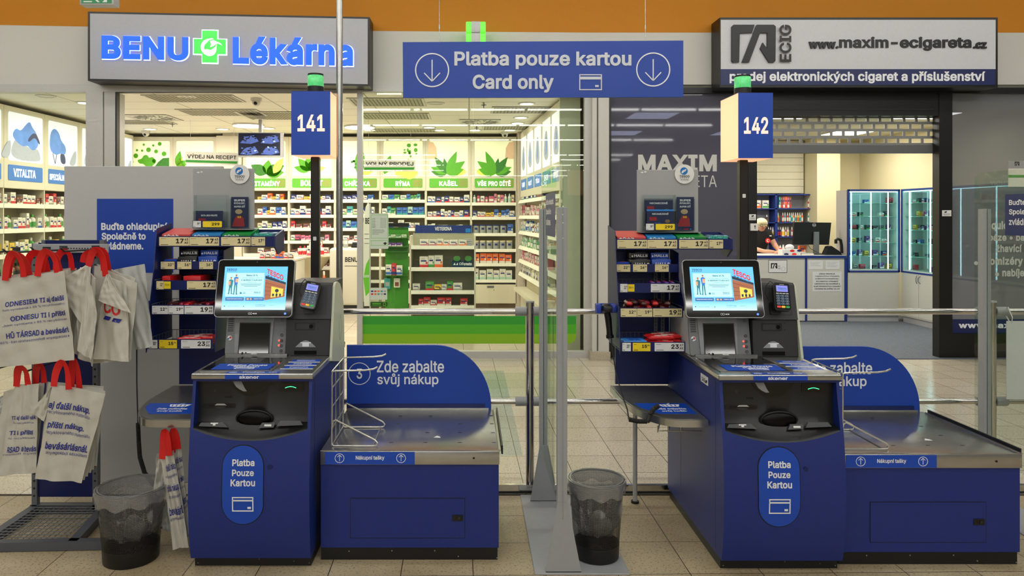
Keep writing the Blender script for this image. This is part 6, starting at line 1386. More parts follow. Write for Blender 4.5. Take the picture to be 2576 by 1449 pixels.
# exit lights
T=Thing('emergency_light','green glowing double emergency light above the blue hanging sign','emergency light',(PX(1197,7.9),7.95,PZ(120,7.9))); g=PF(7.9); gg=mat('exit_green_glow','5ef03a',.3,var=.1,vs=20,emis=.9)
for y0,y1 in ((54,82),(83,112)):
    b=MB(); b.box(PX(1172,7.9),PX(1187,7.9),7.9,8.2,PZ(y1,7.9),PZ(y0,7.9),gg,.01); b.box(PX(1207,7.9),PX(1222,7.9),7.9,8.2,PZ(y1,7.9),PZ(y0,7.9),gg,.01); T.part('green_panel',b); b=MB(); b.box(PX(1186,7.9),PX(1208,7.9),7.89,8.3,PZ(y1,7.9),PZ(y0,7.9),alu,.004); T.part('housing',b)
T=Thing('exit_sign','green exit sign box hanging at the top left edge','exit sign',(PX(242,6),6.05,PZ(10,6))); g=PF(6); b=MB(); b.box(PX(200,6),PX(286,6),6,6.1,PZ(12,6),PZ(-34,6),alu,.004); T.part('housing',b)
b=MB(); b.rect(g,205,281,-30,8,mat('exit_green','1f7a45',.4,emis=.3),0,.004); b.rect(g,211,232,3,6,wlet,.004,.006); b.poly(g,[(238,-8),(252,6),(246,6),(232,-8)],wlet,.004,.006); b.poly(g,[(258,6),(270,-6),(270,6)],wlet,.004,.006); T.part('face',b)
for px in (210,276): b=MB(); b.cyl((PX(px,6),6.05,PZ(-34,6)),(PX(px,6),6.05,4.8),.003,steel,6); T.part('wire',b)
# ================================================================ writing on the right-hand shop windows
fw=Fr((0,WY-.001,0),(1,0,0),(0,0,1),g.cv); fw.cv=lambda px,py:((px-CX)*WY/F,H-(py-CY)*WY/F)
vl=mat('vinyl_white_letters','c9c9c4',.5,var=0)
b=MB(); b.text(fw,'MAXIM',1605,1803,431,389,vl,bold=.05,l=.001,th=.001); b.text(fw,'E-CIGARETA',1605,1803,471,441,vl,bold=.0,l=.001,th=.001); solo('window_lettering',b,'large white two-line shop name lettered on the dark shop window','window lettering')
b=MB()
for s_,u0,u1,vb,vt in (('liquidy',2483,2548,582,556),('báze • báze',2487,2600,606,588),('žhavící hlavy',2505,2625,639,615),('atomizéry',2470,2573,671,646),('nabíječky',2521,2610,700,676)): b.text(fw,s_,u0,u1,vb,vt,vl,bold=.045,l=.001,th=.001)
for px,py in ((2486,630),(2455,662),(2508,690)): b.disc(fw,px,py,5,5,vl,.0,.002,16)
solo('window_lettering',b,'white list of goods lettered on the far right shop window','window lettering')
b=MB(); b.rect(fw,2390,2780,803,838,navy,0,.0015); bo=b.build('window_band',None,(PX(2600,WY),WY,PZ(838,WY))); tag(bo,'navy band with a white web address at the foot of the right window','window band'); b=MB(); b.text(fw,'www.maxim-ecigareta.cz',2411,2750,829,811,wlet,bold=.045,l=.003); lo=b.build('lettering',bo,(PX(2600,WY),WY,PZ(838,WY)))
for px0,px1,py0,py1,lab in ((1881,1898,539,554,'camera notice sticker on the black frame beside the shop assistant'),(2364,2387,529,544,'small camera notice sticker on the wide black frame at right')):
    b=MB(); f0=Fr((0,WY-.041,0),(1,0,0),(0,0,1),fw.cv); k9=(WY-.041)/F; b.rect(f0,px0,px1,py0,py1,pcw,0,.001); b.poly(f0,[(px0+5,py0+4),(px0+11,py0+2),(px0+12,py0+5),(px0+7,py0+7)],blet,.001,.002); b.rect(f0,px0+3,px1-3,py0+9,py0+9.7,blet,.001,.002); b.rect(f0,px0+3,px1-3,py0+11.5,py0+12.2,blet,.001,.002); solo('camera_notice',b,lab,'sticker')
b=MB(); f0=Fr((0,WY-.041,0),(1,0,0),(0,0,1),fw.cv); b.rect(f0,1883,1901,562,580,pcw,0,.03,r=1); b.disc(f0,1893,569,1.6,2.6,blet,.03,.032,10); b.rect(f0,1892.4,1893.6,571,576,blet,.03,.032); solo('key_switch',b,'white key switch box on the black frame below the notice','switch')
T=Thing('flyer','white and grey flyer with a small black emblem on the far right window','flyer',(PX(2560,WY),WY,PZ(470,WY))); f9=Fr((0,WY-.002,0),(1,0,0),(0,0,1),fw.cv); b=MB(); b.rect(f9,2536,2600,405,470,CM('white'),0,.001); b.rect(f9,2536,2600,405,424,CM('grey'),.001,.0016); b.rect(f9,2536,2600,440,447,CM('green'),.001,.0016); T.part('sheet',b)  # green band on the sheet paints in the pharmacy's reflection on the glass
b=MB(); X_=lambda x,y:(2552+(x-842)*.045,407+(y-150)*.045)
for Q in (((843,160),(853,150),(977,150),(962,197),(890,200),(886,370),(850,372),(842,362)),((990,150),(1090,150),(1102,160),(1100,362),(1092,371),(1062,371),(1010,290),(1025,255),(1052,292),(1052,198),(1010,198),(945,371),(903,371))): b.poly(f9,[X_(*q) for q in Q],blet,.0016,.002)
T.part('emblem',b)
# ================================================================ roller shutter
T=Thing('roller_shutter','grey brick-pattern roller shutter half lowered in the shop entrance','shutter',(PX(2129,8.4),8.4,PZ(386,8.4))); sg=mat('shutter_grey','8a8a88',.45,.3); g=PF(8.4); b=MB()
ys=[294,309.5,327,344.5,362,368]
for k,y in enumerate((294,309.5,327.5,345.5,363)): b.rect(g,1902,2356,y-3.2,y+3.2,sg,-.01,.008)
for r_ in range(4):
    y0,y1=(294,309.5,327.5,345.5,363)[r_],(294,309.5,327.5,345.5,363)[r_+1]
    for k in range(16): x=1908+30.5*k+(15 if r_%2 else 0); b.rect(g,x-3.2,x+3.2,y0+3.2,y1-3.2,sg,-.008,.006) if x<2353 else None
T.part('lattice',b); b=MB(); b.box(PX(1901,8.4),PX(2357,8.4),8.375,8.42,PZ(386,8.4),PZ(366,8.4),mat('shutter_bar','6e6f70',.4,.4),.004,1); T.part('bottom_bar',b)
# ================================================================ vape shop interior
cab=mat('cabinet_light_grey','c4c2ba',.5); cbl=mat('cabinet_edge_blue','14307e',.45); cgr=mat('cabinet_inner_grey','a9a9ac',.5); led=mat('cool_led','c8f4ff',.3,var=0,emis=8); gsh=glass('cabinet_glass','e4f2ee',1.0); gedge=mat('glass_edge_green','8fc4b4',.2,spec=.8)
YK=11.1; g=PF(YK)
T=Thing('shop_counter','long light grey shop counter with dark blue edges','counter',(PX(2000,YK),YK+.3,0)); b=MB(); b.box(PX(1850,YK),PX(2128,YK),YK,YK+.55,.02,PZ(649,YK),cab); bd=T.part('body',b)
b=MB(); b.box(PX(1850,YK),PX(2128,YK),YK-.02,YK+.6,PZ(649,YK),PZ(643,YK),cbl); b.box(PX(1850,YK),PX(2128,YK),YK-.015,YK+.6,PZ(643,YK),PZ(642,YK),white); T.part('worktop',b)
b=MB(); b.rect(g,2025,2030,649,812,cbl,0,.01); b.rect(g,2124,2130,649,812,cbl,0,.01); T.part('blue_edge',b)
def sheet(lab,x0,x1,y0,y1,G,lines=0,txt=None,Yr=YK,name='paper_notice',m=None,extra=None,rows=None):
    T=Thing(name,lab,'notice',(PX((x0+x1)/2,Yr),Yr,PZ(y1,Yr))); b=MB(); b.rect(G,x0,x1,y0,y1,m or MATS['paper_white'],0.001,.0025); T.part('sheet',b); b=MB()
    if rows:
        n=len(rows); h=(y1-y0-6)/n
        for i,(s_,a_,c_) in enumerate(rows): b.text(G,s_,a_,c_,y0+3+h*i+h*.72,y0+3+h*i+h*.1,blet,bold=.03,l=.003,res=2)
    for i in range(lines): b.rect(G,x0+4,x1-6-3*(i%3),y0+4+3*i,y0+4.7+3*i,CM('grey'),.0025,.0032)
    if extra: extra(b,G)
    if b.v: T.part('print',b)
def logo(b,G,x0,y0,s,l0=.0025,l1=.0035,m=None):
    m=m or blet; q=lambda x,y:(x0+(x-842)*s,y0+(y-150)*s)
    b.poly(G,[q(*p) for p in ((843,160),(853,150),(977,150),(962,197),(890,200),(886,370),(850,372),(842,362))],m,l0,l1)
    b.poly(G,[q(*p) for p in ((990,150),(1090,150),(1102,160),(1100,362),(1092,371),(1062,371),(1010,290),(1025,255),(1052,292),(1052,198),(1010,198),(945,371),(903,371))],m,l0,l1)
def ex1(b,G): b.frame(G,1933,1980,654,686,1,blet,.0025,.0032); logo(b,G,1939,662,.062); b.text(G,'ECIG',1956,1963,677,668,blet,l=.003,res=1); b.ring(G,1970,676,5,.8,CM('grey'),.0025,.0032,16)
sheet('framed card with black emblem on the counter front',1933,1980,654,686,g,extra=ex1)
sheet('crumpled white paper, left of two on the counter front',2034,2070,655,677,g,lines=4); sheet('white paper with small print, right of two on the counter front',2077,2112,655,677,g,lines=5)
sheet('white notice with seven lines of black capitals on the counter front',2044,2117,683,733,g,rows=[('ZÁKAZ PRODEJE',2060,2100),('TABÁKOVÝCH VÝROBKŮ,',2050,2112),('KUŘÁCKÝCH POMŮCEK,',2051,2110),('BYLINNÝCH VÝROBKŮ',2053,2108),('URČENÝCH KE KOUŘENÍ A',2049,2113),('ELEKTRONICKÝCH CIGARET',2047,2115),('OSOBÁM MLADŠÍM 18 LET',2049,2113)])
# tall glazed cabinet facing the entrance
zb_=PZ(678,YK); zt2=PZ(478,YK)
def glazed(lab,P0,P1,led_t,nsh=5,grp='glazed cabinets',doors=False):
    """cabinet running from P0 to P1 (x,y), front on the left of that direction"""
    P0=Vector((*P0,0));P1=Vector((*P1,0)); D=(P1-P0).normalized(); L_=(P1-P0).length; Bk=Vector((-D.y,D.x,0)); dep=.33
    T=Thing('glazed_cabinet',lab,'cabinet',tuple(P0+D*(L_/2)+Bk*.15),grp)
    def bx(b,t0,t1,d0,d1,z0,z1,m): q=lambda t,d,z: tuple(P0+D*t+Bk*d+Vector((0,0,z))); b.hexa([q(t0,d0,z0),q(t1,d0,z0),q(t1,d1,z0),q(t0,d1,z0),q(t0,d0,z1),q(t1,d0,z1),q(t1,d1,z1),q(t0,d1,z1)],m)
    b=MB(); bx(b,0,L_,.0,dep,.10,zb_-.03,cab); bx(b,0,L_,.02,dep,0,.10,cgr); low=T.part('base_cupboard',b)
    FR=Fr(tuple(P0-Bk*.001),tuple(D),(0,0,1))
    if doors:
        n=max(1,round(L_/.75))
        for i in range(n):
            for s in (0,1):
                u0=L_*i/n+(L_/n/2)*s; b=MB(); b.rect(FR,u0+.004,u0+L_/n/2-.004,.12,zb_-.035,cab,0,.006); dd=T.part('door',b,low)
        for i in range(n):
            for s in (-1,1): b=MB(); uc=L_*i/n+L_/n/2+s*.04; b.tube([tuple(FR(uc,.62,.008)),tuple(FR(uc-s*.015,.655,.03)),tuple(FR(uc-s*.015,.70,.03)),tuple(FR(uc,.735,.008))],.005,galv,6); T.part('handle',b,low)
    b=MB(); bx(b,0,L_,dep-.02,dep,zb_,zt2,mat('cabinet_back_pale','e6eeee',.4)); bx(b,0,.015,0,dep,zb_,zt2,cab); bx(b,L_-.015,L_,0,dep,zb_,zt2,cab); bx(b,0,L_,0,dep,zt2-.02,zt2,cab); bx(b,0,L_,0,dep,zb_-.03,zb_,white); T.part('display_case',b)
    b=MB(); bx(b,-.01,.02,-.01,.0,zb_-.04,zt2+.01,cbl); bx(b,L_-.02,L_+.01,-.01,.0,zb_-.04,zt2+.01,cbl); bx(b,0,L_,-.01,0,zt2-.015,zt2+.01,cbl); bx(b,0,L_,-.01,0,zb_-.04,zb_-.015,cbl); T.part('blue_frame',b)
    for t in led_t: b=MB(); bx(b,t,t+.009,.02,.035,zb_+.01,zt2-.03,led); T.part('led_strip',b)
    b=MB(); bx(b,.02,L_-.02,.02,.03,zt2-.032,zt2-.022,led); T.part('led_strip',b)
    zs=[]
    for k in range(nsh): z=zb_+(zt2-zb_)*(k+1)/(nsh+1); zs.append(z); b=MB(); bx(b,.02,L_-.02,.045,dep-.025,z-.003,z+.003,gedge); T.part('glass_shelf',b)
    b=MB(); bx(b,.02,L_-.02,-.006,-.002,zb_,zt2-.015,gsh); T.part('glass_front',b)
    return P0,D,Bk,L_,[zb_]+zs
def stock(R,place,S,grp,dens=.8,seed=1,hm=.10,lim=22):
    P0,D,Bk,L_,zs=R; r=random.Random(seed)
    for q,z in enumerate(zs):
        t=.06; n=0
        while t<L_-.08 and n<lim:
            kind,c1,c2,hh=r.choice(S); w=r.uniform(.035,.08); h=hm*hh*r.uniform(.6,1.1)
            if r.random()<dens:
                p=P0+D*(t+w/2)+Bk*.16; item(kind,'device_box' if kind=='carton' else 'device_bottle',c1,c2,p.x,p.y,z+.0035+(.0 if q else 0),w*.95,.06,h,'%s %s, %s from left on the %s level of %s'%(c1,'device box' if kind=='carton' else 'bottle',ORD[n],['lowest','second','third','fourth','fifth','highest'][q],place),'device',grp,math.atan2(D.y,D.x)); n+=1
            t+=w+r.uniform(.004,.07)
S_d=[('carton','black','grey',.8),('carton','grey','black',.7),('carton','white','red',.7),('carton','red','black',.8),('carton','purple','white',.9),('carton','black','green',.9),('carton','yellow','brown',.7),('carton','blue','white',.6),('carton','navy','orange',.8)]
R=glazed('white cabinet with lit glass display facing the entrance, right of the counter',(PX(2133,YK),YK),(PX(2262,YK),YK),(.06,.36,.62)); stock(R,'the cabinet facing the entrance',S_d,'devices in the front cabinet',.85,3)
R=glazed('long lit glass cabinet along the right shop wall',(PX(2267,YK)+.0,YK-.02),(6.60,8.62),(.14,.62,1.25,1.9),doors=True); stock(R,'the right wall cabinet',S_d,'devices in the right wall cabinet',.75,4,lim=20)
b=MB(); b.box(PX(2104,11.43),PX(2131,YK),YK+.01,YK+.33,PZ(649,YK)+.0,zt2,mat('cabinet_side_grey','aaa6a2',.5)); solo('cabinet_side_panel',b,'grey side panel between the counter and the front cabinet','panel')
# open shelf on the back wall
YS=12.7; g=PF(YS)
T=Thing('open_shelf','grey open shelf with blue edges on the shop back wall','shelf',(PX(1985,YS),YS+.15,PZ(645,YS))); b=MB(); b.box(PX(1880,YS),PX(2068,YS),YS+.26,YS+.28,PZ(700,YS),PZ(489,YS),cgr)
T.part('back',b); b=MB()
for px0,px1 in ((1880,1884),(1950,1956),(2065,2069)): b.rect(g,px0,px1,489,700,cbl,-.27,.0)
b.rect(g,1880,2069,488,491,cbl,-.27,.0); T.part('frame',b)
srow=(524,559,595,640)
for py in srow: b=MB(); b.rect(g,1884,2065,py,py+2.5,cbl,-.26,0); T.part('shelf',b)
b=MB(); b.box(PX(1870,YS),PX(2069,YS),YS+.0,YS+.28,0,PZ(700,YS),cab); T.part('base',b)
LQ=[[('orange','yellow'),('red','white'),('brown','red'),('teal','white'),('orange','red'),('rose','white')],[('yellow','orange'),('orange','white'),('red','white'),('teal','white'),('mint','teal')],[('navy','red'),('rose','white'),('white','yellow')],[('red','white'),('white','rose')]]
r=random.Random(12)
for q,py in enumerate(srow[:3]):
    z=PZ(py,YS)+.001; n=0
    for seg in (((1962,1994),(2036,2046)),((1959,1963),(1971,1980),(1983,1996),(1998,2027),(2036,2046),(2047,2058)),((1935,1949),(1959,1972),(1973,1987),(1994,2026)))[q]:
        px=seg[0]
        while px<seg[1]-2:
            c1,c2=r.choice(LQ[q]); tall=(q==0 and px<2000); h=(.17 if not tall else .205)
            item('eliquid' if not tall else 'carton','liquid_bottle' if not tall else 'liquid_carton',c1,c2,PX(px+2,YS),YS+.06,z,.034,.04,h,'%s liquid %s, %s from left on the %s shelf of the back wall'%(c1,'bottle' if not tall else 'carton',ORD[n],rown[q]),'liquid','liquids on the back wall shelf'); n+=1; px+=5.4
for lab,x0,x1,y0,y1,c1,c2 in (('white carton with orange fruit print on the top back shelf',1901,1916,502,522,'white','orange'),('white carton with green print on the top back shelf',1921,1936,502,522,'white','green')): item('carton','liquid_carton',c1,c2,PX((x0+x1)/2,YS),YS+.06,PZ(524,YS)+.001,(x1-x0)*YS/F,.05,(y1-y0)*YS/F,lab,'carton',None)
item('eliquid','liquid_bottle','black','brown',PX(1932.5,YS),YS+.06,PZ(559,YS)+.001,.045,.045,.13,'single black bottle on the second back shelf, left bay','bottle',None)
# slatted wall panel
b=MB(); x0,x1=PX(1880,12.9),5.90
for k in range(8): z0=PZ(486,12.9)+k*.125; b.box(x0,x1,12.9,12.93,z0,min(z0+.120,2.94),mat('slat_panel_cream','cdc8ae',.6))
b.box(x0,x1,12.93,12.99,PZ(486,12.9),2.94,mat('slat_gap','9c967c',.7)); solo('slatwall_panel',b,'cream slatted panel on the shop back wall above the shelf','wall panel')
b=MB(); b.box(PX(2052,12.5),PX(2110,12.5),12.45,12.98,0,2.949,mxw); struct('wall_vape_shop_pillar',b)
# things on the counter
ZT=PZ(642,YK)
T=Thing('computer_monitor','black computer monitor seen from behind on the shop counter','monitor',(PX(2050,11.35),11.35,ZT)); Ym=11.30; g=PF(Ym)
b=MB(); b.hexa([(PX(1996,Ym),Ym,PZ(615,Ym)),(PX(2087,Ym),Ym+.02,PZ(616,Ym)),(PX(2087,Ym),Ym+.06,PZ(616,Ym)),(PX(1996,Ym),Ym+.04,PZ(615,Ym)),(PX(1998,Ym),Ym,PZ(559,Ym)),(PX(2093,Ym),Ym+.02,PZ(560,Ym)),(PX(2093,Ym),Ym+.06,PZ(560,Ym)),(PX(1998,Ym),Ym+.04,PZ(559,Ym))],blk); T.part('screen_back',b)
b=MB(); b.ring(g,2048,566,4.6,1,alu,.0,.004,24); b.rect(g,2044.5,2051.5,565,567.5,alu,0,.004); T.part('round_logo',b)
b=MB(); b.poly(g,[(2046,583),(2058,583),(2058,638),(2044,638)],mat('stand_silver','8f9193',.35,.6),.005,.035); b.box(PX(2030,Ym),PX(2072,Ym),Ym-.08,Ym+.1,ZT,ZT+.012,blk,.004); T.part('stand',b)
b=MB(); b.tube([(PX(2033,Ym),Ym,PZ(616,Ym)),(PX(2036,Ym),Ym-.03,PZ(625,Ym)),(PX(2050,Ym),Ym-.07,PZ(634,Ym)),(PX(2062,Ym),Ym-.09,ZT+.012)],.004,rubber,6); T.part('cable',b)
Y=11.12; T=Thing('desk_telephone','black desk telephone with upright handset at right end of the counter','telephone',(PX(2100,Y),Y,ZT)); b=MB(); b.extr([(PX(2076,Y),ZT+.001),(PX(2119,Y),ZT+.001),(PX(2112,Y),ZT+.06),(PX(2092,Y),ZT+.14),(PX(2086,Y),ZT+.13)],'y',Y,Y+.13,blk); T.part('base',b)
b=MB(); b.tube([(PX(2102,Y),Y-.01,PZ(612,Y)),(PX(2101,Y),Y-.02,PZ(604,Y)),(PX(2106,Y),Y-.02,PZ(601,Y)),(PX(2113,Y),Y-.02,PZ(604,Y)),(PX(2116,Y),Y-.015,PZ(618,Y)),(PX(2117,Y),Y-.01,PZ(637,Y))],.022,blk,10); T.part('handset',b)
T=Thing('tissue_box','white box with red and blue rosettes and a tissue on the counter','box',(PX(1990,11.15),11.2,ZT)); Y=11.14; g=PF(Y); b=MB(); b.box(PX(1968,Y),PX(2014,Y),Y,Y+.16,ZT,PZ(628,Y),MATS['paper_white'],.003,1); T.part('box',b)
b=MB(); [b.disc(g,cx,cy,6,3,m_,0,.001,14) for cx,cy,m_ in ((1993,631,red),(1978,639.5,navy),(1998,639.5,red),(2011,630.5,navy))]; T.part('rosettes',b); b=MB(); b.ball((PX(1992,Y),Y+.08,PZ(623,Y)),(.07,.05,.05),MATS['paper_white'],12,7); T.part('tissue',b)
item('carton','small_carton','orange','white',PX(2026,11.3),11.42,ZT+.001,.10,.06,.13,'orange and white carton behind the monitor stand','carton',None)
item('eliquid','liquid_bottle','red','brown',PX(1967,11.3),11.36,ZT+.001,.05,.05,.14,'brown and red bottle on the counter beside the tissue box','bottle',None); item('eliquid','liquid_bottle','white','grey',PX(1976,11.3),11.38,ZT+.001,.05,.05,.15,'white pointed bottle on the counter behind the tissue box','bottle',None)
b=MB(); b.box(PX(2012,11.2),PX(2042,11.2),11.13,11.2,ZT+.0005,ZT+.022,white); b.box(PX(2013,11.2),PX(2041,11.2),11.14,11.195,ZT+.0225,ZT+.03,CM('grey')); solo('paper_stack',b,'low stack of white papers in front of the monitor','papers')
for k,(x,y) in enumerate(((2.4,9.6),(4.2,9.6),(6.0,9.6),(2.4,11.6),(4.2,11.6),(6.0,11.6))):
    T=Thing('ceiling_panel_light','square ceiling panel light in the shop beyond the shutter, '+['front left','front middle','front right','back left','back middle','back right'][k],'ceiling light',(x,y,2.92),'shop ceiling lights'); b=MB(); b.box(x-.3,x+.3,y-.3,y+.3,2.925,2.95,white); T.part('housing',b); b=MB(); b.box(x-.28,x+.28,y-.28,y+.28,2.92,2.925,mat('panel_lens','fffaf0',.4,var=0,emis=7)); T.part('lens',b)
    area('shop_lamp',(x,y,2.90),.55,24,(1,.95,.84))
# ================================================================ person behind the counter
def skin(nodes,edges,rad,mt,name,parent=None,org=(0,0,0),root=0,sub=2,extra=None):
    me=bpy.data.meshes.new(name); me.from_pydata([tuple(n) for n in nodes],edges,[]); o=bpy.data.objects.new(name,me); COL.objects.link(o)
    o.modifiers.new('s','SKIN'); sl=me.skin_vertices[0].data
    for i,r_ in enumerate(rad): sl[i].radius=(r_ if hasattr(r_,'__len__') else (r_,r_)); sl[i].use_root=(i==root)
    m=o.modifiers.new('u','SUBSURF'); m.levels=sub; m.render_levels=sub
    dg=bpy.context.evaluated_depsgraph_get(); dg.update(); e=bpy.data.meshes.new_from_object(o.evaluated_get(dg)); v=[tuple(q.co) for q in e.vertices]; f=[tuple(p.vertices) for p in e.polygons]
    bpy.data.objects.remove(o); bpy.data.meshes.remove(me); bpy.data.meshes.remove(e); b=MB(); b.add(v,f,mt)
    if extra: extra(b)
    return b
Yp=11.86; hx,hz=PX(1913,Yp),PZ(566,Yp); cx=hx-.02
sk=mat('skin','c9957a',.5,var=.05); org=(cx,Yp,0)
T=Thing('person','person with short pale blond hair and glasses in black T-shirt, bent over the counter','person',org)
nodes=[(cx,Yp+.12,.93),(cx,Yp+.08,1.12),(cx,Yp+.02,1.30),(cx,Yp-.0,1.385),(hx,Yp-.03,hz-.07),(hx,Yp-.05,hz),(hx,Yp-.04,hz+.06),
 (cx+.15,Yp+.03,1.34),(cx+.25,Yp-.02,1.13),(cx+.20,Yp-.33,1.055),(cx+.13,Yp-.43,1.05),
 (cx-.15,Yp+.03,1.34),(cx-.25,Yp-.02,1.13),(cx-.06,Yp-.34,1.055),(cx+.04,Yp-.42,1.055),
 (cx+.10,Yp+.12,.86),(cx+.11,Yp+.12,.48),(cx+.12,Yp+.14,.06),(cx+.13,Yp+.02,.035),(cx-.10,Yp+.12,.86),(cx-.11,Yp+.12,.48),(cx-.12,Yp+.14,.06),(cx-.13,Yp+.02,.035)]
edges=[(0,1),(1,2),(2,3),(3,4),(4,5),(5,6),(2,7),(7,8),(8,9),(9,10),(2,11),(11,12),(12,13),(13,14),(0,15),(15,16),(16,17),(17,18),(0,19),(19,20),(20,21),(21,22)]
rad=[.13,.12,.13,.055,.06,.085,.07,.06,.045,.032,.03,.06,.045,.032,.03,.08,.055,.04,.035,.08,.055,.04,.035]
# fingers
def fingers(base,dr,sd,i0):
    k=len(nodes)
    for j in range(4):
        a=Vector(base)+Vector(sd)*(j-1.5)*.019; l=[.05,.06,.056,.045][j]; p=a+Vector(dr)*(.04+l*.5)+Vector((0,0,.0)); q=a+Vector(dr)*(.04+l)+Vector((0,0,-.012))
        nodes.extend([tuple(p),tuple(q)]); edges.extend([(i0,k),(k,k+1)]); rad.extend([.0095,.008]); k+=2
    t=Vector(base)-Vector(sd)*.04+Vector(dr)*.015; nodes.append(tuple(t)); edges.append((i0,k)); rad.append(.010)
fingers(nodes[10],(-.75,-.6,-.1),(.6,-.75,0),10); fingers(nodes[14],(.8,-.5,-.1),(.5,.8,0),14)
def face(b):
    fy=Yp-.05-.082; b.ball((hx,fy-.004,hz-.022),(.013,.020,.022),sk,10,7); b.ball((hx+.083,Yp-.04,hz-.01),(.014,.022,.030),sk,10,7); b.ball((hx-.083,Yp-.04,hz-.01),(.014,.022,.030),sk,10,7); b.ball((hx,fy+.016,hz-.055),(.024,.012,.007),mat('lips','a85f52',.5),10,6)
T.part('body',skin(nodes,edges,rad,sk,'body',extra=face))
sn=nodes[:3]+[nodes[7],tuple((Vector(nodes[7])*.35+Vector(nodes[8])*.65)),nodes[11],tuple((Vector(nodes[11])*.35+Vector(nodes[12])*.65)),(cx,Yp-.0,1.365)]
T.part('t_shirt',skin(sn,[(0,1),(1,2),(2,3),(3,4),(2,5),(5,6),(2,7)],[.155,.15,.152,.078,.062,.078,.062,.075],mat('black_cotton','101012',.85),'shirt'))
T.part('trousers',skin([nodes[0],nodes[15],nodes[16],(nodes[17][0],nodes[17][1],.10),nodes[19],nodes[20],(nodes[21][0],nodes[21][1],.10)],[(0,1),(1,2),(2,3),(0,4),(4,5),(5,6)],[.14,.095,.07,.055,.095,.07,.055],mat('dark_denim','22252e',.8),'trousers'))
b=MB(); b.ball((hx,Yp-.03,hz+.028),(.098,.102,.088),mat('blond_hair','e2d6ae',.7,var=.15,vs=60,bump=.5,bs=80),20,14); b.ball((hx,Yp-.09,hz+.045),(.078,.055,.045),MATS['blond_hair'],16,10); T.part('hair',b)
b=MB(); fy=Yp-.05-.090
for s in (-1,1): b.tube([(hx+s*.034+.026*math.cos(a*PI/6),fy,hz-.004+.018*math.sin(a*PI/6)) for a in range(12)],.0035,blk,6,closed=True); b.tube([(hx+s*.06,fy,hz),(hx+s*.088,Yp-.04,hz+.004)],.003,blk,6)
b.tube([(hx-.01,fy,hz),(hx+.01,fy,hz)],.003,blk,6); T.part('glasses',b)
b=MB(); gpx=lambda px,py,dy:(PX(px,Yp-.16),Yp-.16+dy,PZ(py,Yp-.16))
b.disc(Fr((cx+.085,Yp-.138,1.215),(1,0,0),(0,0,1)),0,0,.042,.042,red,-.004,.002,20); b.disc(Fr((cx+.085,Yp-.138,1.215),(1,0,0),(0,0,1)),.0,.0,.022,.024,wlet,.002,.003,14); b.disc(Fr((cx+.085,Yp-.138,1.215),(1,0,0),(0,0,1)),.004,.002,.014,.014,red,.003,.004,14); b.rect(Fr((cx+.085,Yp-.135,1.215),(1,0,0),(0,0,1)),.03,.06,.07,.085,wlet,-.01,.001); T.part('shirt_print',b)
# ================================================================ white board with the blue notice (left)
YBd=4.40; g=PF(YBd)
T=Thing('notice_board','tall plain grey-white board with a blue notice, behind the left sweets rack','board',(PX(345,YBd),YBd,0))
bw=mat('board_grey_white','b9b9b8',.5,var=.03)
b=MB(); b.box(PX(161,YBd),PX(560,YBd),YBd,YBd+.03,0,PZ(418,YBd),bw,.003,1); pn=T.part('board',b)
b=MB(); b.rect(g,244,436,500,686,tblue,0,.0015); nt=T.part('notice',b)
b=MB(); b.text(g,'Buďte ohleduplní.',255,425,583,560,wlet,bold=.03,l=.0025); b.text(g,'Společně to',256,367,607,585,wlet,bold=.03,l=.0025); b.text(g,'zvládneme.',256,361,628,609,wlet,bold=.03,l=.0025); T.part('lettering',b,nt)
# ================================================================ bag rack
T=Thing('bag_rack','dark grey and blue metal rack of carrier bags at the left edge','rack',(-2.17,3.75,0)); Yr=3.93; g=PF(Yr)
b=MB()
for px in (86,239):
    x=PX(px,Yr); b.box(x-.014,x+.014,Yr,Yr+.03,.02,1.455,galv)
    for k in range(34): b.disc(Fr((x,Yr,0),(1,0,0),(0,0,1)),0,.10+.04*k,.006,.006,blk,0,.001,8)
T.part('slotted_posts',b)
b=MB(); b.box(PX(93,Yr),PX(232,Yr),Yr+.012,Yr+.02,.09,1.46,dblue); T.part('back_panel',b)
b=MB(); b.box(PX(108,3.88),PX(262,3.88),3.88,3.89,PZ(625,3.88),PZ(604,3.88),dblue); b.box(PX(104,3.87),PX(112,3.87),3.87,3.90,PZ(622,3.87),PZ(604,3.87),galv); b.box(PX(250,3.87),PX(262,3.87),3.87,3.90,PZ(622,3.87),PZ(604,3.87),galv); T.part('blue_header',b)
b=MB(); b.box(PX(82,3.80),PX(271,3.80),3.80,3.815,PZ(636,3.80),PZ(614,3.80),lgrey,.002,1)
for k in range(15): b.disc(PF(3.80),165+7*k,625,2,1.6,blk,0,.001,8)
hb=T.part('perforated_bar',b)
def hook(x,y,z,L_):
    b=MB(); b.tube([(x,y,z),(x,y-L_*.9,z+.004),(x,y-L_,z+.022)],.0045,dgrey,8); b.box(x-.02,x+.02,y-.004,y,z-.02,z+.02,dgrey); T.part('hook',b)
for px,py,L_ in ((42,641,.34),(118,640,.36),(160,638,.28),(241,637,.33)): hook(PX(px,3.80),3.80,PZ(py,3.8)+.02,L_)
for px,py in ((58,922),(158,918)): hook(PX(px,3.9),3.9,PZ(py,3.9)+.03,.36)
b=MB(); dk=mat('base_frame_grey','585b62',.5,.3)
x0,x1=-2.36,-1.885
b.hexa([(-2.36,3.48,0.003),(-1.74,3.505,0.003),(-1.74,3.545,0.003),(-2.36,3.52,0.003),(-2.36,3.48,.045),(-1.74,3.505,.045),(-1.74,3.545,.045),(-2.36,3.52,.045)],dk)
b.box(-2.36,-1.93,3.93,3.97,.003,.05,dk)
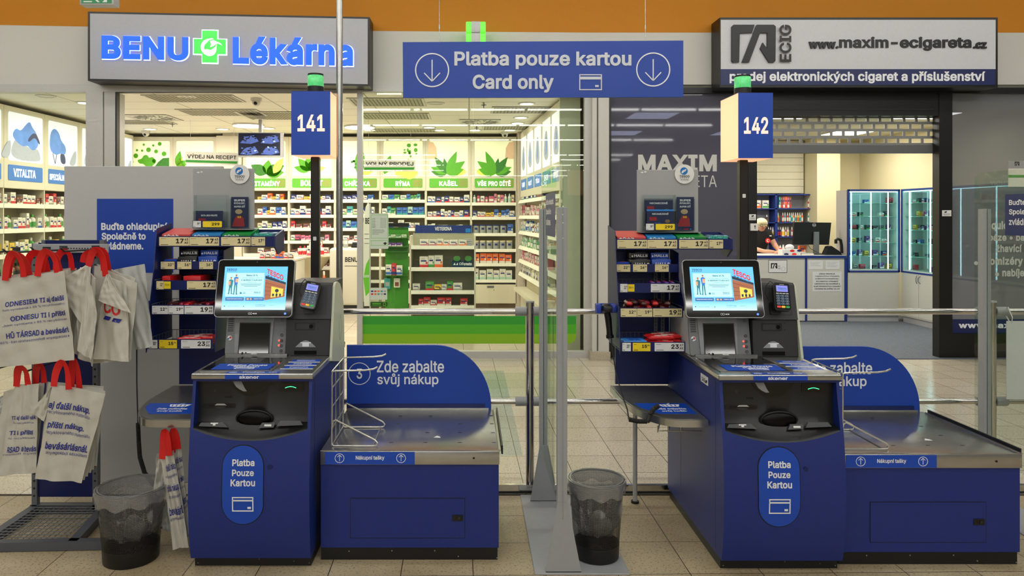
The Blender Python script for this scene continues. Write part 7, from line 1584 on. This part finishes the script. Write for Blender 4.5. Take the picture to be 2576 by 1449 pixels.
for xa,xb in ((-2.36,-2.36),(-1.925,-1.985)): b.hexa([(xa,3.51,.003),(xa+.045,3.51,.003),(xb+.045,3.95,.003),(xb,3.95,.003),(xa,3.51,.045),(xa+.045,3.51,.045),(xb+.045,3.95,.045),(xb,3.95,.045)],dk)
T.part('base_frame',b)
b=MB(); 
for k in range(13): x=-2.30+.028*k; b.tube([(x,3.52,.04),(x-.0,3.93,.04)],.002,galv,5)
for k in range(12): y=3.55+.033*k; b.tube([(-2.33,y,.043),(-1.95,y,.043)],.002,galv,5)
T.part('wire_grid',b)
# ================================================================ carrier bags
class Patch:
    cv=None; N=Vector((0,-1,0))
    def __init__(s,tl,tr,br,bl,Y,amp=.006,seed=0,lean=0): s.c=[tl,tr,br,bl]; s.Y=Y; s.amp=amp; s.s=seed; s.lean=lean
    def disp(s,u,v):
        k=s.s*1.7; return s.amp*1.15*(math.sin(7*u+3*v+k)+.6*math.sin(2*v*9+5*u*u*4+k)*v*(1-v)*2+.7*math.sin(13*u-6*v+2*k)+.5*math.sin(4*v+9*u+3*k)+.35*math.sin(23*u+11*v+k)+.25*math.sin(31*v-9*u+k))
    def __call__(s,u,v,l=0):
        w=1-v; tl,tr,br,bl=s.c; px=(tl[0]*(1-u)+tr[0]*u)*(1-w)+(bl[0]*(1-u)+br[0]*u)*w; py=(tl[1]*(1-u)+tr[1]*u)*(1-w)+(bl[1]*(1-u)+br[1]*u)*w
        Y=s.Y+s.lean*w+s.disp(u,v)-l; return Vector((PX(px,s.Y),Y,PZ(py,s.Y)))
def bagmesh(P,th,m,n=34,k=40):
    b=MB(); v=[];f=[]
    for side in (0,1):
        for i in range(n+1):
            for j in range(k+1):
                u,w=i/n,j/k; e=math.sin(PI*min(1,max(0,u)))**.4*math.sin(PI*(.08+.9*w))**.3 if side is not None else 1
                v.append(P(u,w,(0 if side==0 else -th*(.25+.75*e))))
    q=(n+1)*(k+1)
    for i in range(n):
        for j in range(k): a=i*(k+1)+j; f.append((a,a+k+1,a+k+2,a+1)); f.append((q+a,q+a+1,q+a+k+2,q+a+k+1))
    for j in range(k): f.append((j+1,q+j+1,q+j,j)[::-1]); a=n*(k+1)+j; f.append((a,q+a,q+a+1,a+1)[::1])
    for i in range(n): a=i*(k+1); f.append((a,q+a,q+a+k+1,a+k+1)); a+=k; f.append((a,a+k+1,q+a+k+1,q+a))
    b.add(v,f,m); return b
def carrier(lab,grp,tl,tr,br,bl,Y,handles=(),text=None,m=None,th=.008,seed=0,amp=.004,hooktop=None,lean=0):
    P=Patch(tl,tr,br,bl,Y,amp,seed,lean); o=P(.5,0); T=Thing('carrier_bag',lab,'carrier bag',(o.x,Y,o.z),grp)
    body=T.part('body',bagmesh(P,th,m or bag))
    for (x0,x1,yt) in handles:
        b=MB(); 
        def top(px):
            u=(px-tl[0])/(tr[0]-tl[0]); py=tl[1]+(tr[1]-tl[1])*u; return py
        pts=[]; n=14; ys0,ys1=top(x0)+3,top(x1)+3
        for i in range(n+1):
            t=i/n; a=PI*t; px=(x0+x1)/2-(x1-x0)/2*math.cos(a)*(1 if abs(math.cos(a))>.99 else .92+.05*math.sin(seed*2.3+a*2)); base=ys0*(1-t)+ys1*t; py=base-(base-yt)*math.sin(a)**.75+1.5*math.sin(3*a+seed)
            pts.append((PX(px,Y),Y-.008+.004*math.sin(5*t+seed),PZ(py,Y)))
        b.ribbon(pts,(0,1,0) if False else (1,0,0.0),.001,red); b=MB()
        # strap as a band lying in the plane of the bag
        W=.0145; v=[];f=[]
        for i,p in enumerate(pts):
            p=Vector(p); t=(Vector(pts[min(i+1,n)])-Vector(pts[max(i-1,0)])).normalized(); nn=Vector((t.z,0,-t.x)); nn=nn.normalized() if nn.length>0 else Vector((1,0,0)); tw=math.sin(i/n*PI)*.010
            for a_,c_ in ((-1,0),(1,0),(1,.0025),(-1,.0025)): v.append(p+nn*W*a_+Vector((0,c_+a_*tw,0)))
        for i in range(n):
            for j in range(4): f.append((i*4+j,i*4+(j+1)%4,(i+1)*4+(j+1)%4,(i+1)*4+j))
        f+=[(3,2,1,0),tuple(n*4+j for j in range(4))]
        b.add(v,f,red); T.part('handle',b)
    if text:
        b=MB()
        for s_,u0,u1,v0,v1,c_,bo in text: b.text(P,s_,u0,u1,v0,v1,c_,bold=bo,l=.0028,res=2)
        T.part('print',b,body)
    return T
B=bluelet
TXT=[('ODNESIEM TI aj ďalší',.42,.98,.665,.735,B,.01),('Som vyrobená z 85 % recyklovaného',.38,.99,.625,.655,B,.0),('ODNESU TI i příští',.48,.98,.495,.565,B,.01),('Jsem vyrobena z 85 % recyklovan',.38,.99,.45,.48,B,0),('HŰ TÁRSAD a bevásárl',.42,.99,.315,.395,B,.01),('85%-ban újrahasznosított anyagokból k',.34,.99,.255,.29,B,0)]
def T2(a,b_): return [(s,a+(u0)*0,b_,v0,v1,c,bo) for s,u0,u1,v0,v1,c,bo in TXT]
GL='carrier bags on the upper left hook'
carrier('frontmost large white bag with three lines of blue slogans, upper left',GL,(-65,712),(165,681),(186,906),(-65,930),3.44,handles=((14,62,638),(95,146,633)),text=[(s,.28+.30*0+(u0-.34)*.8,.97,v0,v1,c,bo) for s,u0,u1,v0,v1,c,bo in TXT],seed=1,amp=.005)
carrier('white bag directly behind the frontmost one on the upper left hooks',GL,(-50,706),(170,678),(180,900),(-60,920),3.475,handles=((20,76,640),(104,152,636)),seed=2)
carrier('third white bag back on the upper left hooks',GL,(-40,700),(176,674),(176,895),(-60,915),3.505,handles=((70,120,634),),seed=3)
carrier('white bag with red handles farthest back on the upper left hooks',GL,(95,690),(192,674),(196,880),(90,890),3.56,handles=((142,182,631),),seed=4)
GM='carrier bags on the upper right hook'
carrier('white bag twisted into a slanting fold, upper middle',GM,(205,672),(242,700),(233,922),(180,885),3.50,handles=(),seed=5,amp=.007,th=.02,text=[('Som vyr',.1,.6,.60,.64,B,0)])
carrier('white bag flap pointing left over the large bags',GM,(212,668),(226,672),(232,850),(131,718),3.47,seed=6,amp=.005,th=.015)
carrier('white bag folded lengthwise between the twisted one and the red-lettered one',GM,(222,690),(246,800),(228,905),(192,880),3.44,seed=12,amp=.004,th=.01)
carrier('white bag with part of a red word above blue dashes, upper right hook',GM,(262,690),(318,716),(324,910),(236,903),3.52,handles=((222,268,629),),seed=7,text=[('TESCO',-.9,.72,.545,.70,red,.03)] if False else [('CO',.12,.74,.565,.715,red,.02)],amp=.004)
b=MB(); P=Patch((262,690),(318,716),(324,910),(236,903),3.518,.004,7); 
b.poly(P,[(.14,.48),(.36,.48),(.44,.53),(.22,.53)],B,.001,.0035); b.poly(P,[(.46,.48),(.72,.48),(.80,.53),(.54,.53)],B,.001,.0035); tq=[o for o in COL.objects if o.get('label','').startswith('white bag with part of a red word')][0]; b.build('blue_dashes',tq,tuple(tq.location))
carrier('small white triangular fold hanging over the red word',GM,(268,690),(274,690),(328,788),(245,756),3.49,seed=8,th=.012,amp=.003)
carrier('white bag behind the red-lettered one on the upper right hook',GM,(238,668),(345,712),(330,905),(232,915),3.555,handles=((210,262,634),),seed=9)
carrier('white bag next to the frosted one on the upper right hook',GM,(244,664),(338,700),(322,890),(250,900),3.59,handles=((226,274,627),),seed=10)
carrier('frosted grey bag farthest right on the rack, behind the hand scanner','',(288,678),(363,664),(384,872),(322,884),3.66,m=bagc,seed=11,amp=.006) 
GQ='carrier bags on the lower left hook'
T3=[('TI aj ďalší nák',.1,.96,.60,.655,B,.01),('% recyklova',.15,.9,.56,.585,B,0),('TI i příští',.1,.92,.43,.49,B,.01),('% recyklovan',.1,.95,.39,.415,B,0),('RSAD a bevás',.12,1.0,.25,.315,B,.01),('nosított anyag',.02,.98,.215,.24,B,0)]
carrier('white bag with cut-off slogans, lower left, in front',GQ,(36,968),(96,966),(92,1190),(-2,1197),3.50,handles=((42,72,922),),text=T3,seed=21)
carrier('white bag half behind the lower left front bag',GQ,(10,985),(112,960),(90,1180),(-30,1180),3.54,handles=((92,112,915),),seed=22)
carrier('crumpled grey corner of a bag at the left edge, lower row',GQ,(-10,1005),(40,975),(30,1050),(-15,1045),3.57,seed=23,m=bagc)
GR='carrier bags on the lower right hook'
T4=[('aj ďalší nákup.',-.02,.82,.745,.835,B,.015),('recyklovaného materiálu.',-.02,.86,.70,.745,B,0),('příští nákup.',.06,.78,.545,.625,B,.015),('recyklovaného materiálu.',.06,.94,.49,.535,B,0),('bevásárlásnál.',.10,.95,.335,.415,B,.015),('anyagokból készültem.',.14,1.0,.275,.32,B,0)]
T4=[(s,max(u0,.01),min(u1,.985),v0,v1,c,bo) for s,u0,u1,v0,v1,c,bo in T4]
carrier('frontmost bag of the thick lower right bundle, slogans ending in nákup',GR,(134,968),(266,990),(206,1215),(87,1205),3.46,handles=((138,176,912),),text=T4,seed=31,amp=.004)
for i in range(5):
    carrier(['second','third','fourth','fifth','hindmost'][i]+' bag of the thick lower right bundle, counted from the front',GR,(128-3*i,968-2*i),(263-1*i,985-3*i),(212+8*i,1208-9*i),(92+3*i,1198-6*i),3.485+.022*i,handles=((180,201,905),) if i in (1,) else (),seed=32+i,amp=.003)
carrier('fanned white bag corner pointing left from the thick lower bundle',GR,(125,975),(133,972),(112,1060),(76,1038),3.475,seed=40,amp=.003,th=.02)
GT='carrier bags under the left basket shelf'
T5=[('aj ďalší nákup',.25,1.0,.82,.91,B,.01),('recyklovaného',.15,.98,.755,.795,B,0),('příští nákup',.15,.98,.60,.69,B,.01),('recyklovan',.15,.98,.535,.575,B,0),('bevásárl',.10,.98,.36,.45,B,.01),('anyagokból',.10,.98,.30,.34,B,0)]
carrier('narrow white bag with blue slogans under the left basket shelf, front',GT,(404,1152),(436,1140),(476,1376),(436,1382),3.44,handles=((409,428,1084),),text=T5,seed=51,amp=.004)
carrier('second narrow white bag under the left basket shelf, nearer the checkout',GT,(430,1135),(455,1125),(479,1340),(466,1360),3.475,handles=((434,449,1080),),text=T5,seed=52,amp=.004)
carrier('crumpled plain bag behind the others under the left basket shelf',GT,(396,1140),(420,1150),(415,1255),(385,1235),3.52,seed=53,amp=.005); 
carrier('grey clear bag hanging lowest behind the left waste bin',GT,(405,1260),(440,1250),(455,1350),(410,1330),3.55,m=bagc,seed=54,amp=.005)
# ================================================================ waste bins
def meshmat():
    m=bpy.data.materials.new('black_wire_mesh'); m.use_nodes=True; nt=m.node_tree;N=nt.nodes;L=nt.links;p=N['Principled BSDF']; p.inputs['Base Color'].default_value=(.012,.012,.013,1); p.inputs['Roughness'].default_value=.4
    uv=N.new('ShaderNodeUVMap'); uv.uv_map='map'; mp=N.new('ShaderNodeMapping'); mp.inputs['Scale'].default_value=(150,52,1); L.new(uv.outputs[0],mp.inputs[0]); sx=N.new('ShaderNodeSeparateXYZ'); L.new(mp.outputs[0],sx.inputs[0])
    outs=[]
    for k,thr in ((0,.34),(1,.34)):
        fr=N.new('ShaderNodeMath'); fr.operation='FRACT'; L.new(sx.outputs[k],fr.inputs[0]); lt=N.new('ShaderNodeMath'); lt.operation='LESS_THAN'; lt.inputs[1].default_value=thr; L.new(fr.outputs[0],lt.inputs[0]); outs.append(lt)
    mx=N.new('ShaderNodeMath'); mx.operation='MAXIMUM'; L.new(outs[0].outputs[0],mx.inputs[0]); L.new(outs[1].outputs[0],mx.inputs[1]); L.new(mx.outputs[0],p.inputs['Alpha']); return m
wm=meshmat(); liner=glass('clear_liner_film','e6e6e6',1.4,.22,'d8d8d8',rough=.15)
def bin_(lab,x,y,h,rt,rb_,tilt,trash,handle=False):
    T=Thing('waste_bin',lab,'waste bin',(x,y,0),'wire waste bins',local=True); T.o.rotation_euler=tilt
    b=MB(); prof_=[(rb_,.03)]+[(rb_+(rt-rb_)*t,.03+(h-.03)*t) for t in (.25,.5,.75,1)]; b.lathe(prof_,(0,0,0),wm,48,uv=True); T.part('wire_mesh',b)
    b=MB(); b.lathe([(0,.002),(rb_,.002),(rb_+.001,.004),(rb_+.004,.07),(rb_+.002,.07),(rb_-.002,.01),(0,.01)],(0,0,0),blk,40); T.part('base',b)
    b=MB(); b.tube([(rt*math.cos(2*PI*i/40),rt*math.sin(2*PI*i/40),h) for i in range(40)],.0055,blk,8,closed=True); T.part('rim',b)
    b=MB(); n=40; v=[];f=[]; r_=random.Random(3)
    prof2=[(rt+.006,h-.055),(rt+.011,h-.03),(rt+.009,h+.004),(rt-.008,h+.006),(rt-.015,h-.05),(rt*.86,h*.66),(rt*.72,h*.46),(rt*.5,h*.32),(.02,h*.27)]
    for q,(r0,z0) in enumerate(prof2):
        for i in range(n):
            a=2*PI*i/n; w=(.003+.010*(q>4))*(math.sin(7*a+q)+.7*math.sin(13*a-q*2)+.4*math.sin(23*a+q)); rr=max(.005,r0+(w if q not in (1,2,3) else w*.4)); v.append((rr*math.cos(a),rr*math.sin(a),z0+(.010*math.sin(9*a+q) if q==0 else 0)))
    for q in range(len(prof2)-1):
        for i in range(n): f.append((q*n+i,q*n+(i+1)%n,(q+1)*n+(i+1)%n,(q+1)*n+i))
    b.add(v,f,liner); T.part('bag_liner',b)
    b=MB(); r_=random.Random(5)
    for k in range(3):
        c=(r_.uniform(-.03,.03),r_.uniform(-.04,.0),h*.34+.025*k); bb=MB(); bb.ball(c,(.045,.035,.035),mat('crumpled_paper','b9b6b0',.7,bump=1,bs=40),14,9)
        v=[]
        for p in bb.v: d=Vector(p)-Vector(c); d=d*(1+.22*math.sin(40*d.x+k)+.2*math.sin(55*d.z+2*k)); v.append(tuple(Vector(c)+d))
        bb.v=v; b=bb
        T.part('crumpled_paper',b)
    return T
bin_('black wire waste bin with clear liner, left of the left-hand checkout',PX(328,3.42),3.43,.335,.150,.122,(0,0,0),True)
bin_('black wire waste bin with clear liner, on the central screen base plate',PX(1502,3.42),3.44,.36,.128,.103,(0,0,0),True).o.location.z=.008
T=Thing('cable_loop','thin black cable loop hanging behind the left waste bin','cable',(PX(420,3.6),3.6,.1)); 
b=MB(); b.tube([(PX(405,3.6),3.6,PZ(1225,3.6)),(PX(428,3.6),3.6,PZ(1250,3.6)),(PX(430,3.6),3.6,PZ(1290,3.6)),(PX(418,3.6),3.6,PZ(1325,3.6)),(PX(404,3.6),3.6,PZ(1328,3.6))],.0035,rubber,6); T.part('cable',b)
